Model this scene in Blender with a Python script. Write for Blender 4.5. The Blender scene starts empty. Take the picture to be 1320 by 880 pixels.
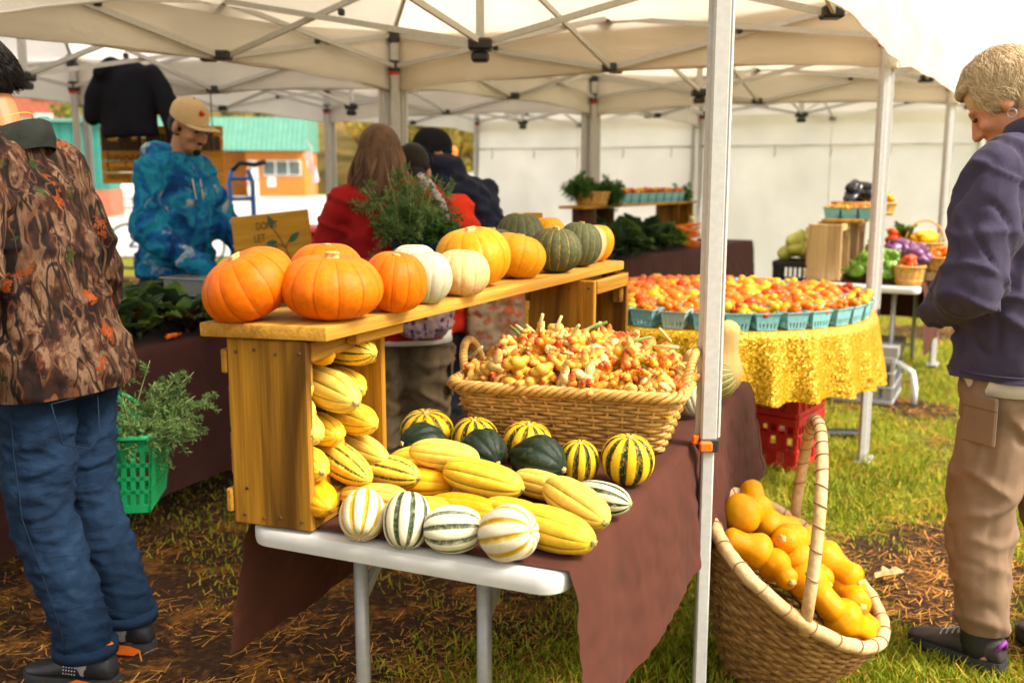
import bpy, bmesh, math, random
from mathutils import Vector, Matrix, Quaternion, noise
R = math.radians; PI = math.pi
sc = bpy.context.scene
C = sc.collection

# ------------------------------------------------------------------ camera
cam = bpy.data.cameras.new('camera'); camo = bpy.data.objects.new('camera', cam); C.objects.link(camo)
camo.location = (0, 0, 1.43); camo.rotation_euler = (R(90 - 9.6), 0, 0)
cam.lens = 35.0; cam.sensor_width = 36.0; cam.clip_end = 2000; cam.clip_start = .05
cam.dof.use_dof = True; cam.dof.focus_distance = 2.25; cam.dof.aperture_fstop = 3.4
sc.camera = camo
# ------------------------------------------------------------------ sky and sun: a bright, thinly overcast day
W = bpy.data.worlds.new('World'); sc.world = W; W.use_nodes = True
wn = W.node_tree; bg = wn.nodes['Background']
sky = wn.nodes.new('ShaderNodeTexSky'); sky.sky_type = 'NISHITA'; sky.sun_disc = False
sky.sun_elevation = R(48); sky.sun_rotation = R(112); sky.air_density = 1.0; sky.dust_density = 4.0
hs = wn.nodes.new('ShaderNodeHueSaturation'); hs.inputs['Saturation'].default_value = .16
tint = wn.nodes.new('ShaderNodeMixRGB'); tint.blend_type = 'MULTIPLY'; tint.inputs[0].default_value = 1
tint.inputs[2].default_value = (1.0, .95, .87, 1)
wn.links.new(sky.outputs[0], hs.inputs['Color']); wn.links.new(hs.outputs[0], tint.inputs[1])
wn.links.new(tint.outputs[0], bg.inputs[0]); bg.inputs[1].default_value = .14
sl = bpy.data.lights.new('sun', 'SUN'); sl.energy = 2.0; sl.angle = R(16); sl.color = (1, .93, .82)
so = bpy.data.objects.new('sun', sl); C.objects.link(so)
so.rotation_euler = Vector((-.72, .30, -.84)).to_track_quat('-Z', 'Y').to_euler()
vs = sc.view_settings; vs.view_transform = 'Standard'; vs.look = 'None'; vs.gamma = 1; vs.use_curve_mapping = False
vs.exposure = 1.5
sc.cycles.use_denoising = True
sc.cycles.max_bounces = 7; sc.cycles.diffuse_bounces = 4; sc.cycles.glossy_bounces = 3
sc.cycles.transmission_bounces = 5; sc.cycles.transparent_max_bounces = 6
sc.cycles.sample_clamp_indirect = 6

# ------------------------------------------------------------------ helpers: objects
def tag(o, label, cat, group=None, kind=None):
    if label: o['label'] = label
    if cat: o['category'] = cat
    if group: o['group'] = group
    if kind: o['kind'] = kind
    return o
def thing(name, label, cat, loc=(0, 0, 0), rz=0, group=None):
    o = bpy.data.objects.new(name, None); C.objects.link(o); o.empty_display_size = .1
    o.location = loc; o.rotation_euler = (0, 0, rz)
    return tag(o, label, cat, group)
def link(name, me, mat=None, parent=None, loc=None, rot=None, scale=None):
    if mat is not None and not me.materials:
        for m in (mat if isinstance(mat, (list, tuple)) else [mat]): me.materials.append(m)
    o = bpy.data.objects.new(name, me); C.objects.link(o)
    if parent: o.parent = parent
    if loc is not None: o.location = loc
    if rot is not None:
        if isinstance(rot, Quaternion): o.rotation_mode = 'QUATERNION'; o.rotation_quaternion = rot
        else: o.rotation_euler = rot
    if scale is not None: o.scale = scale
    return o
def structure(o): o['kind'] = 'structure'; return o
def aim(d, roll=0): return Vector(d).to_track_quat('Z', 'Y') @ Quaternion((0, 0, 1), roll)
def lerp(a, b, t): return a + (b - a) * t
def V(*a): return Vector(a)

class MB:
    def __init__(s): s.v = []; s.f = []; s.m = []; s.at = {}
    def add(s, vs_, fs, mi=0):
        b = len(s.v); s.v += [tuple(p) for p in vs_]; s.f += [tuple(i + b for i in q) for q in fs]; s.m += [mi] * len(fs); return s
    def box(s, c, d, q=None, mi=0, taper=1.0):
        c = Vector(c); h = Vector(d) / 2; out = []
        for z in (-1, 1):
            k = 1 if z < 0 else taper
            for x, y in ((-1, -1), (1, -1), (1, 1), (-1, 1)):
                p = Vector((x * h.x * k, y * h.y * k, z * h.z))
                out.append(c + (q @ p if q else p))
        return s.add(out, [(3, 2, 1, 0), (4, 5, 6, 7), (0, 1, 5, 4), (1, 2, 6, 5), (2, 3, 7, 6), (3, 0, 4, 7)], mi)
    def cbox(s, c, d, b=.003, q=None, mi=0):
        """a box with chamfered edges along every side"""
        bm = bmesh.new(); bmesh.ops.create_cube(bm, size=1)
        for v in bm.verts: v.co = Vector((v.co.x * d[0], v.co.y * d[1], v.co.z * d[2]))
        bmesh.ops.bevel(bm, geom=bm.edges[:], offset=min(b, min(d) * .45), segments=1, affect='EDGES', profile=.5)
        bm.verts.index_update(); c = Vector(c)
        s.add([c + (q @ v.co if q else v.co) for v in bm.verts], [[v.index for v in f.verts] for f in bm.faces], mi); bm.free(); return s
    def bar(s, a, b, w, h=None, mi=0, up=(0, 0, 1)):
        a = Vector(a); b = Vector(b); d = b - a; h = h or w
        z = d.normalized(); u = Vector(up)
        if abs(z.dot(u)) > .95: u = Vector((0, 1, 0))
        x = u.cross(z).normalized(); y = z.cross(x)
        q = Matrix((x, y, z)).transposed().to_quaternion()
        return s.box((a + b) / 2, (w, h, d.length), q, mi)
    def tube(s, pts, r, n=8, closed=False, cap=True, mi=0, flat=1.0):
        pts = [Vector(p) for p in pts]; k = len(pts); rr = r if isinstance(r, (list, tuple)) else [r] * k
        rings = []; pn = None
        for i in range(k):
            a = pts[(i - 1) % k] if (closed or i) else pts[i]; b = pts[(i + 1) % k] if (closed or i < k - 1) else pts[i]
            t = (b - a).normalized() if (b - a).length > 1e-9 else Vector((0, 0, 1))
            if pn is None:
                u = Vector((0, 0, 1)) if abs(t.z) < .9 else Vector((1, 0, 0)); pn = (u - t * u.dot(t)).normalized()
            else:
                pn = pn - t * pn.dot(t)
                pn = pn.normalized() if pn.length > 1e-6 else t.orthogonal().normalized()
            bn = t.cross(pn)
            rings.append([pts[i] + (pn * math.cos(2 * PI * j / n) + bn * math.sin(2 * PI * j / n) * flat) * rr[i] for j in range(n)])
        return s.loft(rings, closed, cap, mi)
    def loft(s, rings, closed=False, cap=True, mi=0):
        n = len(rings[0]); k = len(rings); fs = []
        for i in range(k if closed else k - 1):
            for j in range(n):
                a = i * n + j; b = i * n + (j + 1) % n; c = ((i + 1) % k) * n + (j + 1) % n; d = ((i + 1) % k) * n + j
                fs.append((a, b, c, d))
        if cap and not closed: fs.append(tuple(range(n - 1, -1, -1))); fs.append(tuple((k - 1) * n + j for j in range(n)))
        return s.add([p for r in rings for p in r], fs, mi)
    def lathe(s, prof, n=16, c=(0, 0, 0), cap=True, mi=0):
        return s.loft([[(c[0] + r * math.cos(2 * PI * j / n), c[1] + r * math.sin(2 * PI * j / n), c[2] + z) for j in range(n)] for r, z in prof], False, cap, mi)
    def ball(s, c, r, q=None, n=12, k=8, mi=0):
        c = Vector(c); r = Vector(r) if isinstance(r, (tuple, list, Vector)) else Vector((r, r, r)); rings = []
        for i in range(1, k):
            a = -PI / 2 + PI * i / k
            rings.append([Vector((r.x * math.cos(a) * math.cos(2 * PI * j / n), r.y * math.cos(a) * math.sin(2 * PI * j / n), r.z * math.sin(a))) for j in range(n)])
        vs_ = [p for g in rings for p in g] + [Vector((0, 0, -r.z)), Vector((0, 0, r.z))]; m = len(rings); fs = []
        for i in range(m - 1):
            for j in range(n): fs.append((i * n + j, i * n + (j + 1) % n, (i + 1) * n + (j + 1) % n, (i + 1) * n + j))
        B = m * n
        for j in range(n): fs.append((B, (j + 1) % n, j)); fs.append((B + 1, (m - 1) * n + j, (m - 1) * n + (j + 1) % n))
        return s.add([c + (q @ p if q else p) for p in vs_], fs, mi)
    def cap(s, a, b, ra, rb, n=14):
        """round-ended tapered limb"""
        a = Vector(a); b = Vector(b); d = (b - a); L = d.length; t = d.normalized(); x = t.orthogonal().normalized(); y = t.cross(x); rings = []
        prof = [(-math.cos(e) * ra, math.sin(e) * ra) for e in (R(10), R(35), R(62))] + [(0, ra), (L / 2, (ra + rb) / 2), (L, rb)] + [(L + math.sin(e) * rb, math.cos(e) * rb) for e in (R(28), R(55), R(80))]
        for z, r in prof: rings.append([a + t * z + (x * math.cos(2 * PI * j / n) + y * math.sin(2 * PI * j / n)) * r for j in range(n)])
        return s.loft(rings)
    def chain(s, pts, rr, n=14):
        for i in range(len(pts) - 1): s.cap(pts[i], pts[i + 1], rr[i], rr[i + 1], n)
        return s
    def rings(s, rs, n=24, p=2.0):
        """body loft from (cx,cy,z,rx,ry) stations"""
        out = []
        for cx, cy, z, rx, ry in rs:
            g = []
            for j in range(n):
                a = 2 * PI * j / n; ca, sa = math.cos(a), math.sin(a)
                g.append((cx + rx * math.copysign(abs(ca) ** (2 / p), ca), cy + ry * math.copysign(abs(sa) ** (2 / p), sa), z))
            out.append(g)
        return s.loft(out)
    def mesh(s, name, smooth=True, angle=None):
        me = bpy.data.meshes.new(name); me.from_pydata(s.v, [], s.f)
        if any(s.m): me.polygons.foreach_set('material_index', s.m)
        if smooth: me.polygons.foreach_set('use_smooth', [True] * len(me.polygons))
        for k, vals in s.at.items():
            a = me.attributes.new(k, 'FLOAT', 'POINT'); a.data.foreach_set('value', vals)
        me.update()
        if angle is not None: me.set_sharp_from_angle(angle=R(angle))
        return me
    def build(s, name, mat, parent=None, smooth=False, loc=None, rot=None, angle=None):
        return link(name, s.mesh(name, smooth or angle is not None, angle), mat, parent, loc, rot)

def union(mb, voxel, it=6, fac=.6, cut=None, fold=None):
    """one continuous surface from overlapping solids; cut = list of (point, outward normal) planes that trim open hems; fold = f(co, no) -> offset"""
    me = mb.mesh('tmp'); o = bpy.data.objects.new('tmp', me); C.objects.link(o)
    m = o.modifiers.new('r', 'REMESH'); m.mode = 'VOXEL'; m.voxel_size = voxel; m.use_smooth_shade = True
    if it: q = o.modifiers.new('s', 'SMOOTH'); q.factor = fac; q.iterations = it
    dg = bpy.context.evaluated_depsgraph_get(); out = bpy.data.meshes.new_from_object(o.evaluated_get(dg))
    bpy.data.objects.remove(o); bpy.data.meshes.remove(me)
    if fold:
        cs = [(v.co.copy(), v.normal.copy()) for v in out.vertices]
        for v, (c, n_) in zip(out.vertices, cs): v.co = c + n_ * fold(c, n_)
    if cut:
        bm = bmesh.new(); bm.from_mesh(out)
        for p, n_ in cut:
            bmesh.ops.bisect_plane(bm, geom=bm.verts[:] + bm.edges[:] + bm.faces[:], plane_co=p, plane_no=n_, clear_outer=True)
        bm.to_mesh(out); bm.free()
    out.polygons.foreach_set('use_smooth', [True] * len(out.polygons)); out.materials.clear(); out.update()
    return out
def nz(x, y, z): return noise.noise(Vector((x, y, z)))
def copy_tree(o, parent=None, loc=None, rot=None):
    c = o.copy(); C.objects.link(c); c.parent = parent
    if loc is not None: c.location = loc
    if rot is not None: c.rotation_euler = rot
    for ch in list(o.children): copy_tree(ch, c)
    return c

# ------------------------------------------------------------------ helpers: materials
class G:
    def __init__(s, name, rough=.6, spec=.3, metal=0):
        s.m = bpy.data.materials.new(name); s.m.use_nodes = True; s.t = s.m.node_tree; s.b = s.t.nodes['Principled BSDF']
        s.b.inputs['Roughness'].default_value = rough; s.b.inputs['Specular IOR Level'].default_value = spec; s.b.inputs['Metallic'].default_value = metal
    def put(s, sock, v):
        if hasattr(v, 'links'): s.t.links.new(v, sock)
        elif isinstance(v, (tuple, list)) and len(v) == 3 and sock.type == 'RGBA': sock.default_value = (*v, 1)
        else: sock.default_value = v
    def n(s, typ, out=0, **kw):
        nd = s.t.nodes.new('ShaderNode' + typ)
        for k, v in kw.items():
            if k[0].islower(): setattr(nd, k, v)
            else: s.put(nd.inputs[k.replace('_', ' ')], v)
        return nd.outputs[out]
    def obj(s): return s.n('TexCoord', 3)
    def map(s, vec, sc=(1, 1, 1), loc=(0, 0, 0), rot=(0, 0, 0)): return s.n('Mapping', Vector=vec, Scale=sc, Location=loc, Rotation=rot)
    def noise(s, vec, scale, detail=3, rough=.5, dist=0, out=0): return s.n('TexNoise', out, Vector=vec, Scale=scale, Detail=detail, Roughness=rough, Distortion=dist)
    def vor(s, vec, scale, feature='F1', out=0, rand=1): return s.n('TexVoronoi', out, feature=feature, Vector=vec, Scale=scale, Randomness=rand)
    def math(s, op, a, b=0.0, c=None):
        nd = s.t.nodes.new('ShaderNodeMath'); nd.operation = op; s.put(nd.inputs[0], a); s.put(nd.inputs[1], b)
        if c is not None: s.put(nd.inputs[2], c)
        return nd.outputs[0]
    def ramp(s, f, st, interp='LINEAR'):
        nd = s.t.nodes.new('ShaderNodeValToRGB'); cr = nd.color_ramp; cr.interpolation = interp
        while len(cr.elements) < len(st): cr.elements.new(.5)
        for e, (p, c) in zip(cr.elements, st):
            e.position = p; e.color = (c, c, c, 1) if isinstance(c, (int, float)) else (*c, 1)
        s.put(nd.inputs[0], f); return nd.outputs[0]
    def mix(s, f, a, b, mode='MIX'):
        nd = s.t.nodes.new('ShaderNodeMixRGB'); nd.blend_type = mode
        s.put(nd.inputs[0], f); s.put(nd.inputs[1], a); s.put(nd.inputs[2], b); return nd.outputs[0]
    def attr(s, name): return s.n('Attribute', 2, attribute_name=name)
    def rand(s): return s.n('ObjectInfo', 5)
    def col(s, v): s.put(s.b.inputs['Base Color'], v); return s
    def rough(s, v): s.put(s.b.inputs['Roughness'], v); return s
    def bump(s, h, st=.3, d=.01):
        nb = s.t.nodes.new('ShaderNodeBump'); nb.inputs['Strength'].default_value = st; nb.inputs['Distance'].default_value = d
        s.put(nb.inputs['Height'], h); s.t.links.new(nb.outputs[0], s.b.inputs['Normal']); return s
    def translucent(s, colr, f):
        tr = s.n('BsdfTranslucent', Color=colr); mx = s.t.nodes.new('ShaderNodeMixShader'); s.put(mx.inputs[0], f)
        s.t.links.new(s.b.outputs[0], mx.inputs[1]); s.t.links.new(tr, mx.inputs[2])
        s.t.links.new(mx.outputs[0], s.t.nodes['Material Output'].inputs[0]); return s

def plain(name, c, rough=.5, metal=0, spec=.3, var=.15, scale=30, bump=.05):
    g = G(name, rough, spec, metal); n = g.noise(g.obj(), scale, 4)
    d = tuple(x * (1 - var) for x in c); l = tuple(min(1, x * (1 + var)) for x in c)
    g.col(g.ramp(n, [(.3, d), (.7, l)]))
    if bump: g.bump(n, bump, .004)
    return g.m
M = {}
def wood(name, c1, c2, c3, axis=0, rough=.62, stain=.5):
    """sawn board, grain along the local axis"""
    g = G(name, rough, .10); o = g.obj(); r = g.rand()
    off = g.n('CombineXYZ', X=g.math('MULTIPLY', r, 7.3), Y=g.math('MULTIPLY', r, 3.1), Z=g.math('MULTIPLY', r, 5.7))
    o = _vadd(g, o, off)
    s1 = [38, 38, 38]; s1[axis] = 1.6; s2 = [7, 7, 7]; s2[axis] = .9; s3 = [160, 160, 160]; s3[axis] = 5
    n1 = g.noise(g.map(o, tuple(s1)), 1, 5, .6, .6); n2 = g.noise(g.map(o, tuple(s2)), 1, 3, .55, 1.2); n3 = g.noise(g.map(o, tuple(s3)), 1, 2)
    base = g.ramp(n1, [(.28, c1), (.55, c2), (.8, tuple(min(1, x * 1.12) for x in c2))])
    st = g.ramp(n2, [(.47, 0), (.66, stain)])
    base = g.mix(st, base, c3); base = g.mix(.35, base, g.ramp(n3, [(.3, .45), (.65, 1.0)]), 'MULTIPLY')
    base = g.mix(1, base, g.ramp(r, [(0, .82), (1, 1.12)]), 'MULTIPLY')
    kn = g.vor(g.map(o, tuple(9 if i != axis else 3 for i in range(3))), 1)
    base = g.mix(g.ramp(kn, [(.03, .75), (.09, 0)]), base, tuple(x * .5 for x in c3))
    g.col(base).bump(g.math('ADD', n1, g.math('MULTIPLY', n3, .6)), .35, .004); return g.m
def _vadd(g, a, b):
    nd = g.t.nodes.new('ShaderNodeVectorMath'); nd.operation = 'ADD'; g.put(nd.inputs[0], a); g.put(nd.inputs[1], b); return nd.outputs[0]
def cloth(name, c, var=.12, rough=.85, weave=700, fold=.25, fs=9, sheen=0):
    g = G(name, rough, .05); o = g.obj(); n = g.noise(o, fs, 4, .55, .5); w = g.noise(o, weave, 2)
    g.col(g.mix(.25, g.ramp(n, [(.3, tuple(x * (1 - var) for x in c)), (.7, tuple(min(1, x * (1 + var)) for x in c))]), g.ramp(w, [(.3, .55), (.7, 1.0)]), 'MULTIPLY'))
    g.b.inputs['Sheen Weight'].default_value = sheen * .15
    g.bump(g.math('ADD', n, g.math('MULTIPLY', w, .12)), fold, .012); return g.m
def tentcloth(name, c, tr, f):
    g = G(name, .6, .2); o = g.obj(); n = g.noise(g.map(o, (1, 1, 1.8)), 3.2, 5, .55, 1.0); dirt = g.noise(o, 1.1, 4)
    stain = g.ramp(dirt, [(.42, tuple(x * .86 for x in c)), (.6, c)])
    g.col(stain).bump(n, .5, .03).translucent(g.mix(1, tr, g.ramp(dirt, [(.35, .82), (.65, 1.0)]), 'MULTIPLY'), f); return g.m
def squashmat(name, base, base2, stripe, w=.22, soft=.12, edge=.25, fleck=0.0, fscale=60, rough=.38, tip=None, spot=None, inv=False):
    """skin of a gourd: 'g' runs 0 in the grooves to 1 on the ribs, 'h' 0..1 along the axis"""
    g = G(name, rough, .13); o = g.obj(); r = g.rand(); gg = g.attr('g'); hh = g.attr('h')
    ov = _vadd(g, o, g.n('CombineXYZ', X=g.math('MULTIPLY', r, 9.1), Y=g.math('MULTIPLY', r, 4.7), Z=r))
    n1 = g.noise(ov, 9, 4); n2 = g.noise(ov, fscale, 3, .6)
    colr = g.ramp(n1, [(.3, base), (.72, base2)])
    if stripe:
        v = g.math('ADD', gg, g.math('MULTIPLY', g.math('SUBTRACT', n2, .5), edge * 2))
        mask = g.ramp(v, [(max(0, w - soft), 1), (w + soft, 0)]) if not inv else g.ramp(v, [(max(0, w - soft), 0), (w + soft, 1)])
        if fleck:
            fl = g.noise(g.map(ov, (1, 1, .45)), fscale * .8, 2); mask = g.math('MULTIPLY', mask, g.ramp(fl, [(fleck - .04, 0), (fleck + .04, 1)]))
        colr = g.mix(mask, colr, stripe)
    if tip: colr = g.mix(g.ramp(hh, [(.0, 1), (.2, 0)]), colr, tip)
    if spot: colr = g.mix(g.ramp(g.noise(ov, 4.5, 2), [(.6, 0), (.7, 1)]), colr, spot)
    pt = g.noise(ov, 2.6, 5, .65, .8); colr = g.mix(g.ramp(pt, [(.5, 0), (.75, .35)]), colr, tuple(min(1, x * 1.25 + .03) for x in base2)); colr = g.mix(g.ramp(g.noise(ov, 5, 6, .75, 1.5), [(.58, 0), (.72, .4)]), colr, tuple(x * .6 for x in base))
    sp = g.vor(ov, 85); colr = g.mix(g.ramp(sp, [(.05, .35), (.16, 0)]), colr, tuple(x * .55 for x in base))
    colr = g.mix(1, colr, g.ramp(r, [(0, .88), (1, 1.1)]), 'MULTIPLY')
    g.col(colr).rough(g.ramp(n2, [(.3, rough - .08), (.7, rough + .12)])).bump(g.math('ADD', n2, g.math('MULTIPLY', sp, .4)), .2, .004)
    g.b.inputs['Subsurface Weight'].default_value = 0; g.b.inputs['Coat Weight'].default_value = 0; g.b.inputs['Coat Roughness'].default_value = .25
    return g.m
def leafmat(name, c1, c2, c3, scale=14, tr=.3, rough=.5):
    g = G(name, rough, .15); o = g.obj(); r = g.n('Attribute', 2, attribute_name='c'); n = g.noise(o, scale, 3)
    colr = g.ramp(g.math('ADD', g.math('MULTIPLY', r, .7), g.math('MULTIPLY', n, .35)), [(.15, c1), (.5, c2), (.95, c3)])
    g.col(colr).translucent(colr, tr); return g.m
# ------------------------------------------------------------------ shared materials
CREAM = (.74, .69, .60)
M['tent_a'] = tentcloth('beige canopy cloth', (.82, .77, .69), (.94, .83, .67), .50)
M['tent_b'] = tentcloth('white canopy cloth', (.84, .81, .77), (.94, .89, .82), .48)
M['wall'] = tentcloth('white tent wall cloth', (.88, .86, .82), (.97, .95, .91), .60)
M['alu'] = plain('pale painted aluminium', (.46, .445, .42), .42, .0, .5, .08, 60, .03)
M['black'] = plain('black plastic', (.018, .018, .02), .45, 0, .4, .2, 40)
M['redplastic'] = plain('red plastic', (.55, .02, .015), .4, 0, .4, .12, 20)
M['orangeplastic'] = plain('orange plastic', (.85, .16, .01), .4, 0, .4, .1, 20)
M['steel'] = plain('grey enamelled steel', (.36, .36, .35), .4, .2, .5, .08, 60, .03)
M['whiteplastic'] = plain('scuffed white plastic', (.54, .525, .49), .5, 0, .35, .06, 25, .06)
M['crate'] = wood('rough sawn pine', (.18, .074, .008), (.38, .175, .016), (.075, .03, .006), 2, .62, .9)
M['crate_h'] = wood('rough sawn pine slats', (.18, .078, .010), (.36, .17, .02), (.085, .036, .008), 1)
M['plank'] = wood('planed pine plank', (.30, .13, .016), (.50, .25, .036), (.16, .065, .011), 1, .55, .5)
M['palewood'] = wood('pale crate wood', (.42, .26, .11), (.62, .42, .2), (.3, .17, .07), 2)
M['darkwood'] = wood('dark stained wood', (.07, .035, .02), (.12, .065, .035), (.04, .02, .012), 2)
M['browncloth'] = cloth('brown polyester tablecloth', (.074, .0235, .0145), .12, .75, 800, .3, 7, .2)
M['brownfar'] = cloth('dark brown tablecloth', (.06, .024, .02), .12, .8, 800, .3, 6, .2)
M['wicker'] = plain('honey coloured willow', (.50, .27, .065), .5, 0, .3, .3, 45, .1)
M['stemwood'] = plain('dry squash stem', (.62, .42, .15), .8, 0, .2, .35, 70, .5)
M['stemgreen'] = plain('corky green stem', (.36, .32, .12), .8, 0, .2, .35, 70, .5)

# ------------------------------------------------------------------ ground
def grassy(x, y):
    """0 bare earth .. 1 turf"""
    side = max(0, min(1, (x + .55 - max(0, y - 3) * .12) / 1.0))
    v = .5 + .9 * nz(x * .9 + 3, y * .9, 1.7) + .5 * nz(x * 2.6, y * 2.6, 8.1)
    worn = max(0, 1 - abs((x - 1.55 - (y - 3.4) * .35)) / .55) * max(0, 1 - abs(y - 3.75) / 1.1)
    return max(0, min(1, v * (.35 + .75 * side) + .32 * side - .12 - .75 * worn))
bm = MB(); NX, NY = 90, 90; xs = [-300] + [-60 + i * 5 for i in range(10)] + [-8 + i * .2 for i in range(91)] + [14 + i * 6 for i in range(9)] + [300]
ys = [-60, -20, -8] + [-2 + i * .2 for i in range(81)] + [16 + i * 8 for i in range(10)] + [140, 400]
gv = []; ga = []
for y in ys:
    for x in xs:
        near = abs(x) < 10 and -2 < y < 14
        gv.append((x, y, (.018 * nz(x * 1.3, y * 1.3, 0) + .008 * nz(x * 5, y * 5, 3)) * (1 if near else 0))); ga.append(grassy(x, y) if near else .8)
k = len(xs); bm.add(gv, [(j * k + i, j * k + i + 1, (j + 1) * k + i + 1, (j + 1) * k + i) for j in range(len(ys) - 1) for i in range(k - 1)]); bm.at['grass'] = ga
g = G('trodden turf and earth', .95, .1); o = g.n('NewGeometry', 0); n1 = g.noise(o, 3, 5, .6); n2 = g.noise(o, 40, 4, .65); n3 = g.noise(o, 14, 4)
earth = g.ramp(n2, [(.25, (.014, .008, .004)), (.5, (.042, .021, .010)), (.8, (.085, .042, .02))])
turf = g.ramp(n2, [(.25, (.06, .07, .006)), (.55, (.18, .19, .016)), (.85, (.36, .29, .03))])
gm = g.ramp(g.math('ADD', g.attr('grass'), g.math('MULTIPLY', g.math('SUBTRACT', n3, .5), .8)), [(.3, 0), (.6, 1)])
litter = g.ramp(g.noise(o, 5, 5, .7), [(.5, 0), (.62, .7)])
g.col(g.mix(litter, g.mix(gm, earth, turf), g.ramp(n2, [(.3, (.09, .036, .008)), (.7, (.29, .125, .022))]))).bump(n2, .8, .02)
structure(bm.build('ground', g.m, smooth=True))
# far tarmac forecourt, pale in the light
g = G('pale worn tarmac', .85, .2); o = g.obj(); n = g.noise(o, .8, 5); f = g.noise(o, 60, 3)
g.col(g.mix(.4, g.ramp(n, [(.3, (.40, .37, .33)), (.7, (.52, .49, .44))]), g.ramp(f, [(.3, .6), (.7, 1.0)]), 'MULTIPLY')).bump(f, .3, .01)
lot = MB(); lot.add([(-90, 17, .03), (12, 17, .03), (60, 61, .03), (60, 64, .03), (-90, 64, .03)], [(0, 1, 2, 3, 4)]); structure(lot.build('forecourt_pavement', g.m))
g = G('roadside lawn', .95, .1); o = g.obj(); g.col(g.ramp(g.noise(o, 2, 5), [(.3, (.12, .14, .02)), (.7, (.30, .26, .04))]))
kb = MB(); kb.box((-28, 33.5, .07), (24, 1.6, .14)); structure(kb.build('grass_verge', g.m))
g = G('wooded bank', .95, .1); o = g.obj(); g.col(g.ramp(g.noise(o, .6, 6, .7), [(.3, (.05, .045, .012)), (.5, (.13, .1, .025)), (.7, (.24, .12, .03))])).bump(g.noise(o, 3, 4), 1, .2)
hb = MB(); nxh = 40; hv = []
for j in range(12):
    for i in range(nxh + 1):
        x = -110 + i * 5.5; y = 70 + j * 6; hv.append((x, y + 2 * nz(x * .1, j, 2), -.05 + (j / 11) ** .7 * 11 + (1.2 * nz(x * .08, y * .08, 5) if j else 0)))
hb.add(hv, [(j * (nxh + 1) + i, j * (nxh + 1) + i + 1, (j + 1) * (nxh + 1) + i + 1, (j + 1) * (nxh + 1) + i) for j in range(11) for i in range(nxh)])
structure(hb.build('wooded_hillside', g.m, smooth=True))

# grass blades and fallen needles: too many to count
rg = random.Random(5)
def scatter(n, d0, d1):
    for _ in range(n):
        D = 1 / lerp(1 / d0, 1 / d1, rg.random()) if rg.random() < .8 else d0 * (d1 / d0) ** rg.random()
        a = lerp(-.60, .62, rg.random()); yield D * a / math.cos(0) * 1.0, D
def gz(x, y): return .018 * nz(x * 1.3, y * 1.3, 0) + .008 * nz(x * 5, y * 5, 3)
gb = MB(); ca = []
v_, f_ = [], []
for x, y in scatter(260000, 1.75, 13):
    d = grassy(x, y)
    d2 = d * (.55 + .9 * max(0, .5 + nz(x * 7, y * 7, 4)))
    if rg.random() > d2 * 1.15: continue
    h = (.012 + .030 * rg.random() ** 1.5) * (.6 + .6 * d) * (1 + .07 * y); w = .0013 + .0016 * rg.random() + .0003 * y; a = rg.random() * 6.28; l = h * (.2 + .9 * rg.random()); b = rg.random() * 6.28
    z = gz(x, y) - .004; i = len(v_); dx, dy = math.cos(a) * w, math.sin(a) * w; lx, ly = math.cos(b) * l, math.sin(b) * l
    v_ += [(x - dx, y - dy, z), (x + dx, y + dy, z), (x + lx * .4 - dx * .7, y + ly * .4 - dy * .7, z + h * .62), (x + lx * .4 + dx * .7, y + ly * .4 + dy * .7, z + h * .62), (x + lx, y + ly, z + h)]
    f_ += [(i, i + 1, i + 3, i + 2), (i + 2, i + 3, i + 4)]
    c = rg.random() * .75 + .25 * max(0, min(1, .5 + nz(x * 2, y * 2, 9))); ca += [c] * 5
gb.add(v_, f_); gb.at['c'] = ca
M['grass'] = leafmat('autumn turf blades', (.07, .12, .006), (.24, .29, .014), (.60, .48, .04), 3, .3, .6)
tag(gb.build('grass', M['grass']), 'short autumn grass growing in patches round the stalls', 'grass', kind='stuff')
nb = MB(); ca = []; v_, f_ = [], []
for x, y in scatter(46000, 1.75, 11):
    cl = .5 + 1.1 * nz(x * 3.1, y * 3.1, 21) + .4 * nz(x * .8, y * .8, 13)
    if rg.random() > (cl + .12) * (.55 if x < 0 else 1): continue
    L = .02 + .035 * rg.random(); a = rg.gauss(.5, .9); w = .0006 + .0006 * rg.random() + .00014 * y; z = gz(x, y) + .004 + .016 * rg.random() * (.3 + grassy(x, y)); t = rg.gauss(0, .22)
    i = len(v_); ux, uy = math.cos(a), math.sin(a)
    v_ += [(x - uy * w, y + ux * w, z), (x + uy * w, y - ux * w, z), (x + ux * L + uy * w, y + uy * L - ux * w, z + L * t), (x + ux * L - uy * w, y + uy * L + ux * w, z + L * t)]; f_.append((i, i + 1, i + 2, i + 3)); ca += [rg.random()] * 4
nb.add(v_, f_); nb.at['c'] = ca
g = G('fallen pine needles', .7, .3); g.col(g.ramp(g.attr('c'), [(0, (.14, .045, .008)), (.5, (.46, .17, .02)), (1, (.72, .36, .06))])); M['needle'] = g.m
tag(nb.build('pine_needles', g.m), 'orange fallen pine needles littering the ground', 'needles', kind='stuff')

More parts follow.
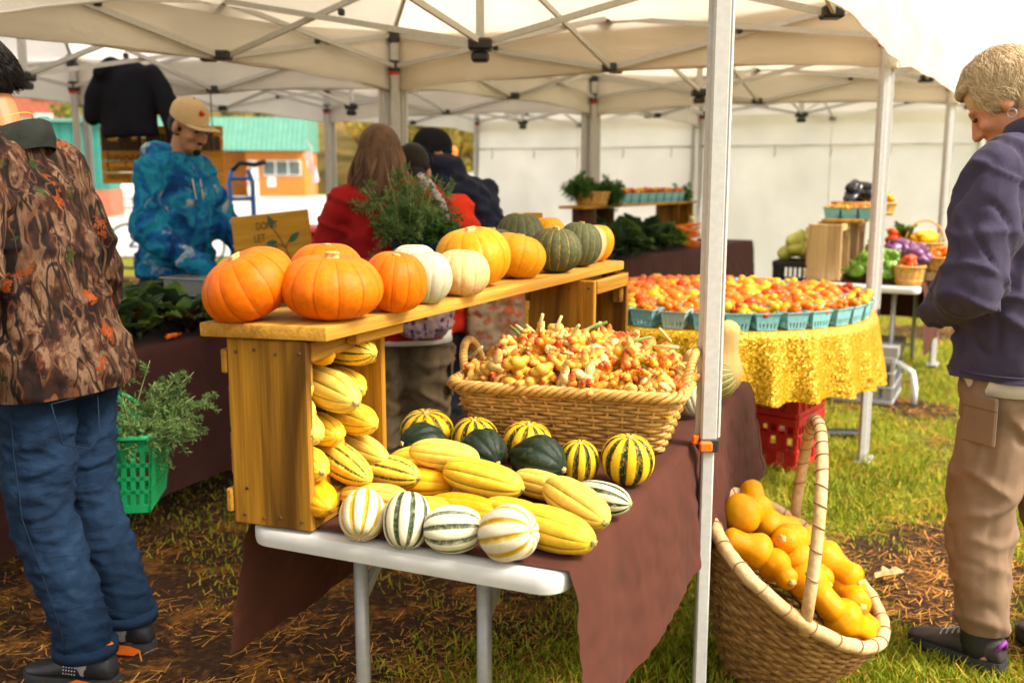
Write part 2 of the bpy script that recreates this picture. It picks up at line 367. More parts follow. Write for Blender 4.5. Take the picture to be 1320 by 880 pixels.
# ------------------------------------------------------------------ pop-up tents
TH = R(29); TT = V(math.sin(TH), math.cos(TH), 0); TN = V(-math.cos(TH), math.sin(TH), 0)
def PG(i, j): return V(1.81, 4.83, 0) + TT * (2.9 * i) + TN * (2.9 * j)
ZE, ZP, ZV = 2.27, 3.05, 1.95
def leg_part(root, p, out, thick=.043, zadj=.76):
    p = V(p.x, p.y, 0)
    m = MB(); m.cbox(p + V(0, 0, (ZE + zadj) / 2), (thick, thick, ZE - zadj), .005)
    for e in (-1, 1): m.box(p + out * (thick * .53) * e + V(0, 0, (ZE + zadj) / 2), (thick * .35, thick * .35, ZE - zadj - .02), Quaternion((0, 0, 1), -TH))
    l = m.build('leg', M['alu'], root)
    m = MB(); m.cbox(p + V(0, 0, zadj / 2 + .02), (thick * .74, thick * .74, zadj + .02), .004); m.build('lower_leg', M['alu'], l)
    m = MB(); m.cbox(p + V(0, 0, .008), (thick * 1.9, thick * 1.7, .012), .003, Quaternion((0, 0, 1), -TH)); m.build('foot_plate', M['steel'], l)
    m = MB(); m.cbox(p + V(0, 0, zadj - .01), (thick * 1.18, thick * 1.18, .035), .004); m.build('collar', M['black'], l)
    m = MB(); m.cbox(p + V(-.01, -thick * .72, zadj - .01), (thick * .75, .018, .026), .004); m.cbox(p + V(-thick * .72, -.005, zadj + .002), (.018, thick * .5, .026), .004); m.build('adjuster_latch', M['orangeplastic'], l)
    m = MB(); m.cbox(p + V(0, 0, 2.06), (thick * 1.5, thick * 1.5, .07), .008); m.build('slider', M['black'], l)
    m = MB(); m.cbox(p + V(0, 0, 2.02), (thick * 1.35, thick * 1.35, .022), .006); m.build('slider_catch', M['redplastic'], l)
    m = MB(); m.cbox(p + V(0, 0, ZE - .03), (thick * 1.5, thick * 1.5, .09), .008); m.build('top_bracket', M['black'], l)
def tent(corners, label, fab, seed, noval=()):
    cs = [Vector(c) for c in corners]; ctr = sum(cs, V(0, 0, 0)) / 4; root = thing('market_tent', label, 'tent', ctr, 0, 'pop-up market tents')
    L = [c - ctr for c in cs]; peak = V(0, 0, ZP); up = V(0, 0, 1)
    ins = [c * (1 - .055 / c.length * 1.2) for c in L]
    for i in range(4):
        a, b = L[i] + up * ZE, L[(i + 1) % 4] + up * ZE; nrm = (b - a).cross(up).normalized()
        if nrm.dot((a + b) / 2) < 0: nrm = -nrm
        # roof panel, slack between the ribs
        m = MB(); n = 12; idx = {}
        for r in range(n + 1):
            for q in range(n - r + 1):
                u, w = q / n, r / n; p = a * (1 - u - w) + b * u + peak * w; s_ = (1 - u - w) * u * 4 * (1 - w)
                p = p - up * (.10 * s_) + up * .012 * nz(p.x * 2.5 + seed, p.y * 2.5, i); idx[q, r] = len(m.v); m.v.append(tuple(p))
        for r in range(n):
            for q in range(n - r):
                m.f.append((idx[q, r], idx[q + 1, r], idx[q, r + 1])); m.m.append(0)
                if q + r < n - 1: m.f.append((idx[q + 1, r], idx[q + 1, r + 1], idx[q, r + 1])); m.m.append(0)
        m.build('roof_panel', fab, root, True)
        m = MB(); nu, nv = 40, 7; vv = []
        for r in range(nv + 1):
            for q in range(nu + 1):
                u, w = q / nu, r / nv; p = a.lerp(b, u); e = min(u, 1 - u)
                zb = ZV - .03 * math.exp(-e * 14) + .018 * nz(u * 5, seed, i * 3.3) + .022 * math.sin(PI * u)
                z = lerp(ZE + .015, zb, w); off = .012 + w * (.02 * nz(u * 7, w * 1.5, seed + i) + .008 * nz(u * 25, w * 3, seed) + .012 * math.sin(u * 40 + seed) * math.exp(-e * 10))
                vv.append(V(p.x, p.y, z) + nrm * off)
        m.add(vv, [(r * (nu + 1) + q, r * (nu + 1) + q + 1, (r + 1) * (nu + 1) + q + 1, (r + 1) * (nu + 1) + q) for r in range(nv) for q in range(nu)])
        val = m.build('valance', fab, root, True)
        hm = MB(); hm.tube([V(*vv[nv * (nu + 1) + q]) for q in range(nu + 1)], .006, 5, flat=.5); hm.build('hem', fab, val, True)
        ia, ib = ins[i], ins[(i + 1) % 4]; mid = (ia + ib) / 2
        # scissor bars of the side truss
        for c0 in (ia, ib):
            side = (mid - c0).normalized()
            for z0, z1, o_ in ((ZE - .03, 1.985, .012), (2.06, 2.235, -.012)):
                m = MB(); m.bar(c0 + side * .02 + up * z0 + nrm * o_, mid - side * .02 + up * z1 + nrm * o_, .013, .026); m.build('truss_bar', M['alu'], root)
            m = MB(); m.cbox((c0 + mid) / 2 + up * ((ZE - .03 + 1.985 + 2.06 + 2.235) / 4), (.03, .03, .03), .006); m.build('pivot', M['black'], root)
        m = MB(); m.cbox(mid + up * 1.985, (.075, .075, .045), .008); m.build('joint', M['black'], root)
        m = MB(); m.cbox(mid + up * 2.235, (.06, .06, .035), .008); m.build('joint', M['black'], root)
        for z0, z1, o_ in ((2.235, 1.965, .012), (1.985, 2.36, -.012)):
            m = MB(); d = -mid.normalized(); s_ = d.cross(up); m.bar(mid + d * .02 + up * z0 + s_ * o_, up * z1 + s_ * o_ - d * .02, .013, .026); m.build('truss_bar', M['alu'], root)
        m = MB(); m.cbox(mid / 2 + up * 2.135, (.03, .03, .03), .006); m.build('pivot', M['black'], root)
        rb = MB(); rb.bar(ia + up * (ZE - .01), up * (ZP - .03), .022, .022); rb.build('roof_rib', M['alu'], root)
        leg_part(root, ins[i], nrm)
    m = MB(); m.bar(up * 1.93, up * (ZP - .02), .035); m.build('king_post', M['alu'], root)
    for z, w, h in ((1.955, .10, .05), (1.905, .075, .04), (2.36, .08, .05)):
        m = MB(); m.cbox(up * z, (w, w, h), .01); m.build('hub', M['black'], root)
    return root
A0 = V(.52, 2.40, 0)
tent([A0, PG(0, 0), PG(0, 1), PG(-1, 1)], 'nearest beige canopy tent standing over the pumpkin table', M['tent_a'], 1.3)
tent([PG(0, 0), PG(1, 0), PG(1, 1), PG(0, 1)], 'beige canopy tent standing behind the gold round table', M['tent_a'], 4.1)
tent([PG(1, 0), PG(2, 0), PG(2, 1), PG(1, 1)], 'white canopy tent over the crate of eggplants, at the back wall', M['tent_b'], 7.7)
tent([PG(0, 1), PG(1, 1), PG(1, 2), PG(0, 2)], 'white canopy tent above the shoppers with the hanging black jacket', M['tent_b'], 11.2)
tent([PG(1, 1), PG(2, 1), PG(2, 2), PG(1, 2)], 'white canopy tent over the kale and carrots, farthest left', M['tent_b'], 14.9)
tent([PG(-1, 1), PG(0, 1), PG(0, 2), PG(-1, 2)], 'white canopy tent above the man in the camouflage jacket', M['tent_b'], 17.4)
# side walls hung along the back
def wallcurtain(a, b, label, seed):
    m = MB(); nu, nv = 60, 22; vv = []; d = (b - a); nr = d.cross(V(0, 0, 1)).normalized()
    root = thing('tent_wall', label, 'tent wall', (a + b) / 2, 0, 'white tent walls')
    for r in range(nv + 1):
        for q in range(nu + 1):
            u, w = q / nu, r / nv; p = a.lerp(b, u) - (a + b) / 2; z = lerp(2.05, .01, w)
            off = .012 * max(0, 1 - abs(((u * 4 + w * .9) % 1) - .5) * 12) * nz(w * 3, u, seed) + .03 * nz(u * 4 + seed, w * 2.2, 1) + .014 * nz(u * 10 + w * 6, w * 5, seed) + .010 * abs(nz(u * 5 - w * 7, w * 3 + u * 6, seed + 3))
            vv.append(V(p.x, p.y, z) + nr * off)
    m.add(vv, [(r * (nu + 1) + q, r * (nu + 1) + q + 1, (r + 1) * (nu + 1) + q + 1, (r + 1) * (nu + 1) + q) for r in range(nv) for q in range(nu)])
    m.build('curtain', M['wall'], root, True)
    for u in (.5,): m = MB(); p = a.lerp(b, u) - (a + b) / 2 + nr * .03; m.bar(p + V(0, 0, 2.0), p + V(0, 0, .05), .012, .004); m.build('seam', M['wall'], root)
    q = d.normalized(); m = MB(); m.tube([a + q * .05 - (a + b) / 2 + V(0, 0, 1.72) - nr * .0, b - q * .05 - (a + b) / 2 + V(0, 0, 1.72)], .012, 6); m.build('hanging_rail', M['wall'], root, True)
    for u in (.1, .3, .5, .7, .9):
        m = MB(); p = a.lerp(b, u) - (a + b) / 2 + nr * .05; m.tube([p + V(0, 0, 1.72), p + V(.01, 0, 1.66), p + V(0, 0, 1.60)], .006, 5); m.build('tie', M['steel'], root, True)
wallcurtain(PG(2, 1) - TT * .06, PG(2, 0) - TT * .06, 'creased white tent wall behind the crate display on the right', 2.2)
wallcurtain(PG(2, 2) - TT * .06, PG(2, 1) - TT * .06, 'bright white tent wall behind the kale table', 6.2)
# ------------------------------------------------------------------ far surroundings
M['orangewall'] = plain('orange painted clapboard', (.55, .20, .04), .7, 0, .2, .1, 3)
M['greenmetal'] = plain('green painted metal roofing', (.11, .28, .21), .5, 0, .3, .1, 2)
M['glass'] = plain('dark window glass', (.10, .12, .12), .08, 0, .6, .2, 2, 0)
M['whitepaint'] = plain('white paint', (.75, .74, .71), .6, 0, .3, .04, 5)
M['brick'] = plain('red brick', (.38, .12, .07), .85, 0, .2, .2, 4)
M['teal'] = plain('teal sheet panel', (.03, .20, .16), .55, 0, .3, .1, 3)
b = thing('roadside_shop', 'orange clapboard shop with a ribbed green metal roof across the forecourt', 'building', (-15.2, 61, 0), R(4))
m = MB(); m.box((.9, 3, 1.4), (3.5, 6, 2.8)); m.build('wall', M['orangewall'], b)
m = MB(); m.box((-3.75, 4.2, 1.4), (5.8, 4, 2.8)); m.build('recessed_wall', M['orangewall'], b)
for k in range(9): m = MB(); m.box((.9, -.02, .1 + k * .13), (3.44, .05, .115)); m.build('clapboard', M['orangewall'], b)
rf = MB(); rf.add([(-6.9, -.7, 2.75), (2.75, -.7, 2.75), (2.75, .9, 4.75), (-6.9, .9, 4.75), (-6.9, 6.6, 4.75), (2.75, 6.6, 4.75), (-6.9, 6.6, 2.75), (2.75, 6.6, 2.75)], [(0, 1, 2, 3), (3, 2, 5, 4), (1, 7, 5, 2), (6, 0, 3, 4), (0, 6, 7, 1)]); roof = rf.build('roof', M['greenmetal'], b)
for k in range(33): m = MB(); x = -6.8 + k * .295; m.bar((x, -.72, 2.77), (x, .88, 4.77), .06, .07); m.build('roof_seam', M['greenmetal'], roof)
m = MB(); m.box((-.42, -.04, 1.1), (.6, .08, 2.15)); d_ = m.build('door', M['whitepaint'], b); m = MB(); m.box((-.2, -.1, 1.05), (.06, .06, .12)); m.build('handle', M['black'], d_)
for k in range(3):
    m = MB(); m.box(((.55 + k * .76), -.05, 1.72), (.74, .1, .92)); wd = m.build('window', M['whitepaint'], b)
    m = MB(); m.box(((.55 + k * .76), -.115, 1.72), (.64, .03, .78)); m.build('pane', M['glass'], wd)
m = MB(); m.box((-4.6, 2.16, 1.2), (1.0, .08, 2.2)); d_ = m.build('dark_door', M['darkwood'], b)
m = MB(); m.box((.65, -.06, .9), (.5, .04, .6)); m.build('notice', M['whitepaint'], b)

b = thing('apartment_block', 'red brick block with white windows far off at the left edge', 'building', (-50, 92, 4), R(12))
m = MB(); m.box((0, 0, 7), (26, 8, 14)); m.build('wall', M['brick'], b)
for r in range(4):
    for q in range(8):
        m = MB(); m.box((-11.4 + q * 3.25, -4.05, 1.6 + r * 3.2), (1.5, .2, 1.9)); w_ = m.build('window', M['whitepaint'], b)
        m = MB(); m.box((-11.4 + q * 3.25, -4.18, 1.6 + r * 3.2), (1.1, .08, 1.5)); m.build('pane', M['glass'], w_)
b = thing('storage_shed', 'teal metal shed on a brick base behind the camouflage jacket', 'shed', (-14.6, 33, 0), R(10))
m = MB(); m.box((0, 0, .45), (3.1, 2.2, .9)); m.build('base', M['brick'], b)
for k in range(9): m = MB(); m.box((-1.4 + k * .35, -1.02, 1.95), (.33, .06, 2.1)); m.build('panel', M['teal'], b)
m = MB(); m.box((0, .02, 1.95), (3.0, 2.0, 2.09)); m.build('body', M['teal'], b); m = MB(); m.box((0, 0, 3.06), (3.4, 2.5, .1)); m.build('roof', M['greenmetal'], b)

# white box trailer
b = thing('box_trailer', 'white box trailer parked on the far verge under the wooden sign', 'trailer', (-15.4, 40.5, 0), R(8))
m = MB(); m.cbox((0, 0, 1.05), (2.3, 1.6, 1.35), .12); m.build('body', M['whitepaint'], b)
for x in (-.55, .55):
    m = MB(); m.lathe([(0.01, -.09), (.27, -.09), (.3, -.05), (.3, .05), (.27, .09), (.01, .09)], 20); w_ = m.build('wheel', M['black'], b, True, (x, -.72, .3), (R(90), 0, 0))
    m = MB(); m.lathe([(0.01, .085), (.14, .1), (.15, .09)], 14); m.build('rim', M['steel'], w_, True)
m = MB(); m.box((0, -.82, 1.05), (.8, .04, 1.1)); m.build('door', M['whitepaint'], b)

# parked cars glimpsed past the tents
def car(label, loc, rz, paint):
    c = thing('parked_car', label, 'car', loc, rz, 'cars parked beyond the tents'); L = 4.3
    prof = [(-2.15, .45), (-2.1, .78), (-1.5, .9), (-.75, 1.0), (-.15, 1.42), (1.15, 1.45), (1.95, 1.02), (2.12, .85), (2.15, .4)]
    m = MB(); m.loft([[(x, s * (.86 - (z > 1.1) * .16), z) for x, z in prof] + [(2.0, s * .86, .28), (-2.0, s * .86, .28)] for s in (-1, 1)]); m.build('body', paint, c)
    m = MB()
    for s in (-1, 1): m.box((.45, s * .79, 1.2), (1.5, .06, .3))
    m.build('window', M['glass'], c)
    for x in (-1.35, 1.35):
        for s in (-1, 1):
            m = MB(); m.lathe([(.01, -.1), (.3, -.1), (.32, 0), (.3, .1), (.01, .1)], 18); w_ = m.build('wheel', M['black'], c, True, (x, s * .78, .32), (R(90), 0, 0))
            m = MB(); m.lathe([(.01, .11), (.19, .105), (.19, -.105), (.01, -.11)], 12); m.build('rim', M['steel'], w_, True)
    for s in (-1, 1): m = MB(); m.ball((-2.08, s * .6, .7), (.08, .16, .08)); m.build('headlight', M['whitepaint'], c, True)
    return c
car('silver parked car seen beside the navy jacket', (-1.15, 37, 0), R(75), plain('silver car paint', (.5, .5, .52), .25, .5, .5, .05, 2, 0))
car('white parked car behind the silver one, past the tents', (-1.6, 47, 0), R(70), plain('white car paint', (.7, .7, .7), .25, 0, .5, .05, 2, 0))
b = thing('bollard', 'orange marker post with yellow cap by the parked cars', 'post', (-1.9, 33, 0))
m = MB(); m.lathe([(.12, 0), (.12, 2.0), (.1, 2.05)], 12); m.build('post', M['brick'], b, True); m = MB(); m.ball((0, 0, 2.1), (.13, .13, .2)); m.build('cap', M['orangeplastic'], b, True)
# feather flag
b = thing('feather_flag', 'small pink and white flag on a pole by the forecourt', 'flag', (-9.3, 47, 0))
m = MB(); m.tube([(0, 0, 0), (0, 0, 2.6), (-.25, 0, 2.9)], .03, 6); m.build('pole', M['steel'], b, True)
m = MB(); vv = [(.02, .0, .9), (.3, .05, 1.3), (.12, -.05, 1.5), (-.12, .04, 2.2), (-.42, -.03, 2.3), (-.25, .05, 2.85)]
g = G('striped flag', .8, .1); o = g.obj(); g.col(g.ramp(g.n('TexWave', 1, Vector=o, Scale=1.6, Distortion=.6), [(.4, (.7, .68, .7)), (.55, (.62, .25, .2))]))
m.add([(.05, 0, .95), (.32, .08, 1.05), (.16, -.05, 1.75), (-.2, .05, 1.7), (-.05, -.05, 2.45), (-.4, .03, 2.3)], [(0, 1, 2, 3), (3, 2, 4, 5)]); m.build('flag', g.m, b)

# trees: crown built of many leaf-sized faces in clumps
def tree(label, x, y, z, h, cr, cols, seed, group='autumn trees beyond the forecourt', nleaf=2600):
    r = random.Random(seed); t = thing('tree', label, 'tree', (x, y, z), r.random() * 6, group)
    m = MB(); m.tube([(0, 0, -.2), (.1, 0, h * .3), (-.05, .1, h * .6), (.1, 0, h * .9)], [.28, .22, .14, .04], 8)
    for k in range(7):
        a = k * 2.4; z0 = h * (.2 + .08 * k); m.tube([(0, 0, z0), (math.cos(a) * cr * .5, math.sin(a) * cr * .5, z0 + h * .12), (math.cos(a) * cr * .85, math.sin(a) * cr * .85, z0 + h * .2)], [.09, .06, .02], 5)
    m.build('trunk', M['bark'], t, True)
    cl = []
    for k in range(26):
        zz = r.random(); rad = cr * math.sqrt(max(.05, 1 - (2 * zz - .95) ** 2)) * (.35 + .65 * r.random()); a = r.random() * 6.28
        cl.append((V(math.cos(a) * rad, math.sin(a) * rad, h * (.12 + .88 * zz)), cr * (.2 + .2 * r.random()), r.random()))
    m = MB(); ca = []; vv = []; ff = []
    for _ in range(nleaf):
        c, s, tint_ = cl[r.randrange(len(cl))]; d = V(r.gauss(0, 1), r.gauss(0, 1), r.gauss(0, .75)).normalized() * s * r.random() ** .4; p = c + d
        q = Quaternion((r.gauss(0, 1), r.gauss(0, 1), r.gauss(0, 1), r.gauss(0, 1)));
        if q.magnitude < .01: continue
        q.normalize(); w = .10 + .10 * r.random(); i = len(vv)
        vv += [p + q @ V(-w, 0, 0), p + q @ V(0, -w * .6, 0), p + q @ V(w, 0, 0), p + q @ V(0, w * .6, .03)]; ff.append((i, i + 1, i + 2, i + 3)); ca += [max(0, min(1, tint_ * .6 + r.random() * .4))] * 4
    m.add(vv, ff); m.at['c'] = ca; m.build('crown', cols, t)
M['bark'] = plain('dark bark', (.09, .06, .04), .9, 0, .1, .3, 8, .4)
M['lf_y'] = leafmat('yellowing leaves', (.10, .11, .012), (.30, .27, .03), (.55, .40, .05), 1, .35)
M['lf_g'] = leafmat('green leaves', (.04, .07, .012), (.13, .18, .025), (.34, .33, .05), 1, .3)
M['lf_o'] = leafmat('orange leaves', (.16, .06, .012), (.42, .17, .025), (.6, .34, .05), 1, .35)
TS = [(-8.6, 71, 0, 9, 3.2, 'lf_y', 'broad yellow tree right of the green roofed shop'), (-11.2, 78, 1, 10, 3.4, 'lf_o', 'rusty orange tree just behind the green roofed shop'), (-5.4, 73, 0, 9, 3.0, 'lf_g', 'green tree over the long-haired shopper'), (-2.6, 70, 0, 8, 2.8, 'lf_y', 'yellow-green tree above the navy jacket'), (-.2, 76, .6, 9, 3.0, 'lf_g', 'green tree beside the tent wall edge'), (-4, 82, 2, 9, 3.4, 'lf_o', 'orange tree higher up the bank behind the shoppers'), (-7.5, 84, 3, 10, 3.6, 'lf_g', 'dark green tree high on the bank'), (2.6, 72, 0, 9, 3, 'lf_y', 'yellow tree hidden mostly by the tent wall'), (-36, 62, 0, 6, 3, 'lf_y', 'golden bush left of the hanging jacket'), (-31, 60, 0, 5, 2.6, 'lf_o', 'orange bush behind the camouflage collar'), (-27, 63, 0, 6, 2.6, 'lf_g', 'green bush above the teal shed'), (-24, 70, 0, 8, 3, 'lf_y', 'yellow tree behind the wooden sign'), (-19, 76, 0, 9, 3.2, 'lf_g', 'green tree rising above the shop roof')]
for k, (x, y, z, h, cr, mt, lb) in enumerate(TS): tree(lb, x, y, z, h, cr, M[mt], 40 + k)
# ------------------------------------------------------------------ main folding table (local x to its right-hand long side, y away from the camera)
TA = R(23.3); TO = V(.084, 1.622, 0); TRZ = -TA
tx = V(math.cos(TA), -math.sin(TA), 0); ty = V(math.sin(TA), math.cos(TA), 0)
def TW(x, y, z=0): return TO + tx * x + ty * y + V(0, 0, z)
TWID, TLEN, TZ = .67, 1.76, .742
def roundrect(x0, x1, y0, y1, r, n=6):
    pts = []
    for cx, cy, a0 in ((x1 - r, y0 + r, -90), (x1 - r, y1 - r, 0), (x0 + r, y1 - r, 90), (x0 + r, y0 + r, 180)):
        for k in range(n + 1): a = R(a0 + 90 * k / n); pts.append((cx + r * math.cos(a), cy + r * math.sin(a)))
    return pts
def folding_table(label, loc, rz, wid, length, lr=.16, group='white plastic folding tables'):
    t = thing('folding_table', label, 'table', loc, rz, group)
    m = MB(); rr = []
    for off, z in ((.012, .700), (.002, .704), (0, .715), (0, .732), (.004, .738), (.012, .740)):
        rr.append([(x, y, z) for x, y in roundrect(-wid + off, -off, off, length - off, .05 - off * .5)])
    m.loft(rr); m.build('table_top', M['whiteplastic'], t, angle=40)
    for yy in (.17, length - .2):
        m = MB()
        for x in (-wid + .16, -lr): m.tube([(x, yy, .70), (x, yy, .0)], .0155, 10)
        m.tube([(-wid + .16, yy, .12), (-lr, yy, .12)], .012, 8); f = m.build('leg_frame', M['steel'], t, True)
        for x in (-wid + .16, -lr):
            s = 1 if yy < 1 else -1
            m = MB(); m.bar((x, yy + .012, .55), (x, yy + .06 * s, .59), .012, .022); m.bar((x, yy + .06 * s, .59), (x, yy + .17 * s, .695), .012, .022); m.build('brace', M['steel'], f)
    return t
main_table = folding_table('white folding table with brown cloth, piled with squash', TO, TRZ, TWID, TLEN, .225)
# curved foot of the far legs seen below the cloth
m = MB(); m.tube([TW(-.05, 1.20, .30), TW(.06, 1.20, .29), TW(.115, 1.20, .25), TW(.135, 1.20, .17), TW(.135, 1.20, .0)], .014, 8)
o = m.build('leg', M['steel'], None, True); o.parent = main_table; o.matrix_parent_inverse = Matrix.LocRotScale(TO, Quaternion((0, 0, 1), TRZ), None).inverted()

# brown cloth, open at the camera end, hanging down both long sides
def drape(label, wid, y0, y1, zt, zl, zr, mat, loc, rz, seed, endfall=.0, amp=1.0, name='tablecloth'):
    m = MB(); prof = []
    nl, nt_, nr = 22, 26, 26
    for i in range(nl): prof.append(('L', i / nl))
    for i in range(nt_ + 1): prof.append(('T', i / nt_))
    for i in range(1, nr + 1): prof.append(('R', i / nr))
    ny = int((y1 - y0) / .013); vv = []
    for j in range(ny + 1):
        v = j / ny; y = lerp(y0, y1, v)
        for s, u in prof:
            if s == 'T':
                x = lerp(-wid - .004, .004, u); e = min(u, 1 - u)
                z = zt + .0035 + .0022 * abs(nz(x * 9, y * 9, seed)) + .004 * max(0, nz(x * 5 + y * 6, y * 2.2, seed + 4)) * min(1, e * 8); yy = y
            else:
                d = u if s == 'R' else 1 - u; sg = 1 if s == 'R' else -1; drop = (zr if s == 'R' else zl)
                base = .004 if s == 'R' else -wid - .004
                w = math.sin(y * 10.5 + seed) * .5 + math.sin(y * 19 + seed * 2.1 + d) * .28 + .7 * nz(y * 7, d * 1.2, seed)
                out = .012 * math.sin(min(1, d * 7) * PI / 2) + amp * d * (.034 + .013 * w) + .006 * nz(y * 22, d * 7, seed + 2) * min(1, d * 4) + .007 * amp * abs(nz(y * 9 + d * 6, d * 4 - y * 5, seed + 8)) * min(1, d * 3)
                x = base + sg * out; z = zt + .003 - (zt - drop) * d - .006 * math.sin(min(1, d * 10) * PI / 2) + d * .008 * nz(y * 3, seed, 1)
                yy = y + .02 * d * nz(y * 3, 3, seed) - (.03 * d * (1 - v) ** 8)
            vv.append((x, yy, z))
    k = len(prof); m.add(vv, [(j * k + i, j * k + i + 1, (j + 1) * k + i + 1, (j + 1) * k + i) for j in range(ny) for i in range(k - 1)])
    if endfall:
        ev = []; ne = 14
        for q in range(ne + 1):
            for i in range(k):
                x, y, z = vv[ny * k + i]; d = q / ne; zz = zt - (zt - endfall) * d; ev.append((x, y + .01 + .03 * d + .02 * d * math.sin(x * 14), min(z, zt) if q == 0 else min(z, zz)))
        m.add(ev, [(q * k + i, q * k + i + 1, (q + 1) * k + i + 1, (q + 1) * k + i) for q in range(ne) for i in range(k - 1)])
    return tag(m.build(name, mat, None, True, loc, (0, 0, rz)), label, 'tablecloth')
drape('rusty brown cloth hanging down the squash table', TWID, .03, TLEN + .015, .7405, .455, .43, M['browncloth'], TO, TRZ, 2.0, .43)

# ------------------------------------------------------------------ wooden crates and the plank shelf
def crate(label, loc, rz, w, l, h, mats=('crate', 'crate_h'), open_side=1):
    """open on its right (+x): two end boards, back slats, floor and roof cleats"""
    c = thing('wooden_crate', label, 'crate', loc, rz, 'wooden display crates'); v, hmat = M[mats[0]], M[mats[1]]
    for y in (.008, l - .008):
        m = MB(); m.cbox((-w * .52, y, h / 2), (w * .96, .017, h), .003); e = m.build('end_panel', v, c)
        for k, (x, z) in enumerate(((-.16, .05), (-.42, .06), (-.62, .045), (-.86, .055), (-.12, .94), (-.4, .93), (-.66, .945), (-.88, .93), (-.82, .2))):
            m = MB(); s = -1 if y < .1 else 1; m.lathe([(.0035, 0), (.0035, .002), (.001, .003)], 7); m.build('nail', M['darkwood'], e, False, (x * w, y + s * .0083, z * h), (R(90) * (1 if s < 0 else -1), 0, 0))
    for k in range(4):
        hh = h * .235; e_ = .012 if k in (0, 3) else -.012; m = MB(); m.cbox((-w - .007 + (.006 if k in (1, 2) else 0), l / 2 + .001 * k, h * (.125 + .25 * k)), (.013, l + e_, hh * (.55 if k in (0, 3) else 1)), .003); m.build('slat', hmat, c)
    for k in range(3):
        m = MB(); m.cbox((-w * (.17 + .31 * k), l / 2, .011), (w * .27, l - .036, .018), .003); m.build('floor_slat', hmat, c)
    m = MB(); m.cbox((-.016, l / 2, .034), (.022, l - .036, .026), .003); m.build('front_lip', hmat, c)
    for x in (-.016, -w + .02):
        m = MB(); m.cbox((x, l / 2, h - .022), (.022, l - .036, .04), .003); m.build('top_cleat', hmat, c)
    for x, y in ((-.03, .03), (-.03, l - .03)):
        m = MB(); m.cbox((x - .004, y, h - .07), (.03, .026, .05), .004); m.build('corner_block', hmat, c)
    return c
crate('tall wooden crate of delicata squash at the camera end of the table', (-.378, 1.832, TZ + .004), R(-19), .183, .33, .372)
crate('wooden crate holding up the far end of the plank shelf', (.25, 2.90, TZ + .004), R(-26), .22, .30, .372)
pf = [V(-.345, 1.822, 0), V(.365, 3.235, 0), V(.13, 3.35, 0), V(-.60, 1.885, 0)]
ctr = sum(pf, V(0, 0, 0)) / 4
pa = (pf[1] - pf[0]).normalized(); prz = -math.atan2(pa.x, pa.y)
def ploc(p): return Quaternion((0, 0, 1), -prz) @ (p - ctr)
m = MB(); ZB = TZ + .004 + .374
bmx = bmesh.new(); q = [ploc(p) for p in pf]
vs0 = [bmx.verts.new((p.x, p.y, -.014)) for p in q]; vs1 = [bmx.verts.new((p.x, p.y, .014)) for p in q]
bmx.faces.new(vs0[::-1]); bmx.faces.new(vs1)
for i in range(4): bmx.faces.new((vs0[i], vs0[(i + 1) % 4], vs1[(i + 1) % 4], vs1[i]))
bmesh.ops.bevel(bmx, geom=bmx.edges[:], offset=.004, segments=2, affect='EDGES', profile=.5)
pme = bpy.data.meshes.new('plank'); bmx.to_mesh(pme); bmx.free(); pme.polygons.foreach_set('use_smooth', [True] * len(pme.polygons)); pme.set_sharp_from_angle(angle=R(25))
shelf = thing('plank_shelf', 'long pine plank shelf carrying the row of pumpkins', 'shelf', ctr + V(0, 0, ZB + .0145), prz)
link('board', pme, M['plank'], shelf)
for y, l_ in ((-.55, .17), (.60, .17)):
    m = MB(); m.cbox((0.085, y, -.0285), (.03, l_, .027), .003); m.build('cleat', M['crate_h'], shelf)
PZ = ZB + .029   # top of the plank

# ------------------------------------------------------------------ gourds
def gourd(key, prof, L, depth, seg=None, sharp=1.6, seed=0, wob=.03, dimple=(0, 0), phase=0):
    seg = seg or L * 8; r = random.Random(seed); ph = [r.random() * .5 + .75 for _ in range(L)]
    m = MB(); gv = []; hv = []; rings = []
    for i, (rad, z) in enumerate(prof):
        ring = []
        for j in range(seg):
            a = 2 * PI * j / seg; s = abs(math.sin(L * a / 2)); k = int(L * a / 2 / PI) % L
            gr = 1 - depth * (1 - s) ** sharp * ph[k] * min(1, rad * 4)
            wv = 1 + wob * nz(math.cos(a) * 1.3 + seed, math.sin(a) * 1.3, z * 1.2)
            ring.append((rad * gr * wv * math.cos(a), rad * gr * wv * math.sin(a), z)); gv.append(s); hv.append(i / (len(prof) - 1))
        rings.append(ring)
    m.loft(rings); m.at['g'] = gv; m.at['h'] = hv
    return m.mesh(key, True)
def prof_pumpkin(flat=.7, top=.12, bot=.08, n=26, pw=.85):
    out = []
    for i in range(n + 1):
        a = -PI / 2 + PI * i / n; r = max(.015, max(0, math.cos(a)) ** pw); z = math.sin(a) * flat
        d = top if z > 0 else bot; z -= math.copysign(d * math.exp(-(r / .30) ** 2), z); out.append((r, z))
    return out
def prof_del(n=30, e=2.3): return [(max(.02, .36 * max(0, 1 - abs(2 * i / n - 1) ** (2.6 if i > n / 2 else 3.0)) ** .52 * (1 + .05 * math.sin(i / n * 3))), (2 * i / n - 1)) for i in range(n + 1)]
def prof_acorn(n=26): return [(max(.015, max(0, math.sin(PI * (i / n) ** 1.08)) ** .8), (2 * i / n - 1) * (.92) - (.10 * math.exp(-(math.sin(PI * i / n) / .3) ** 2) if i > n / 2 else -.03)) for i in range(n + 1)]
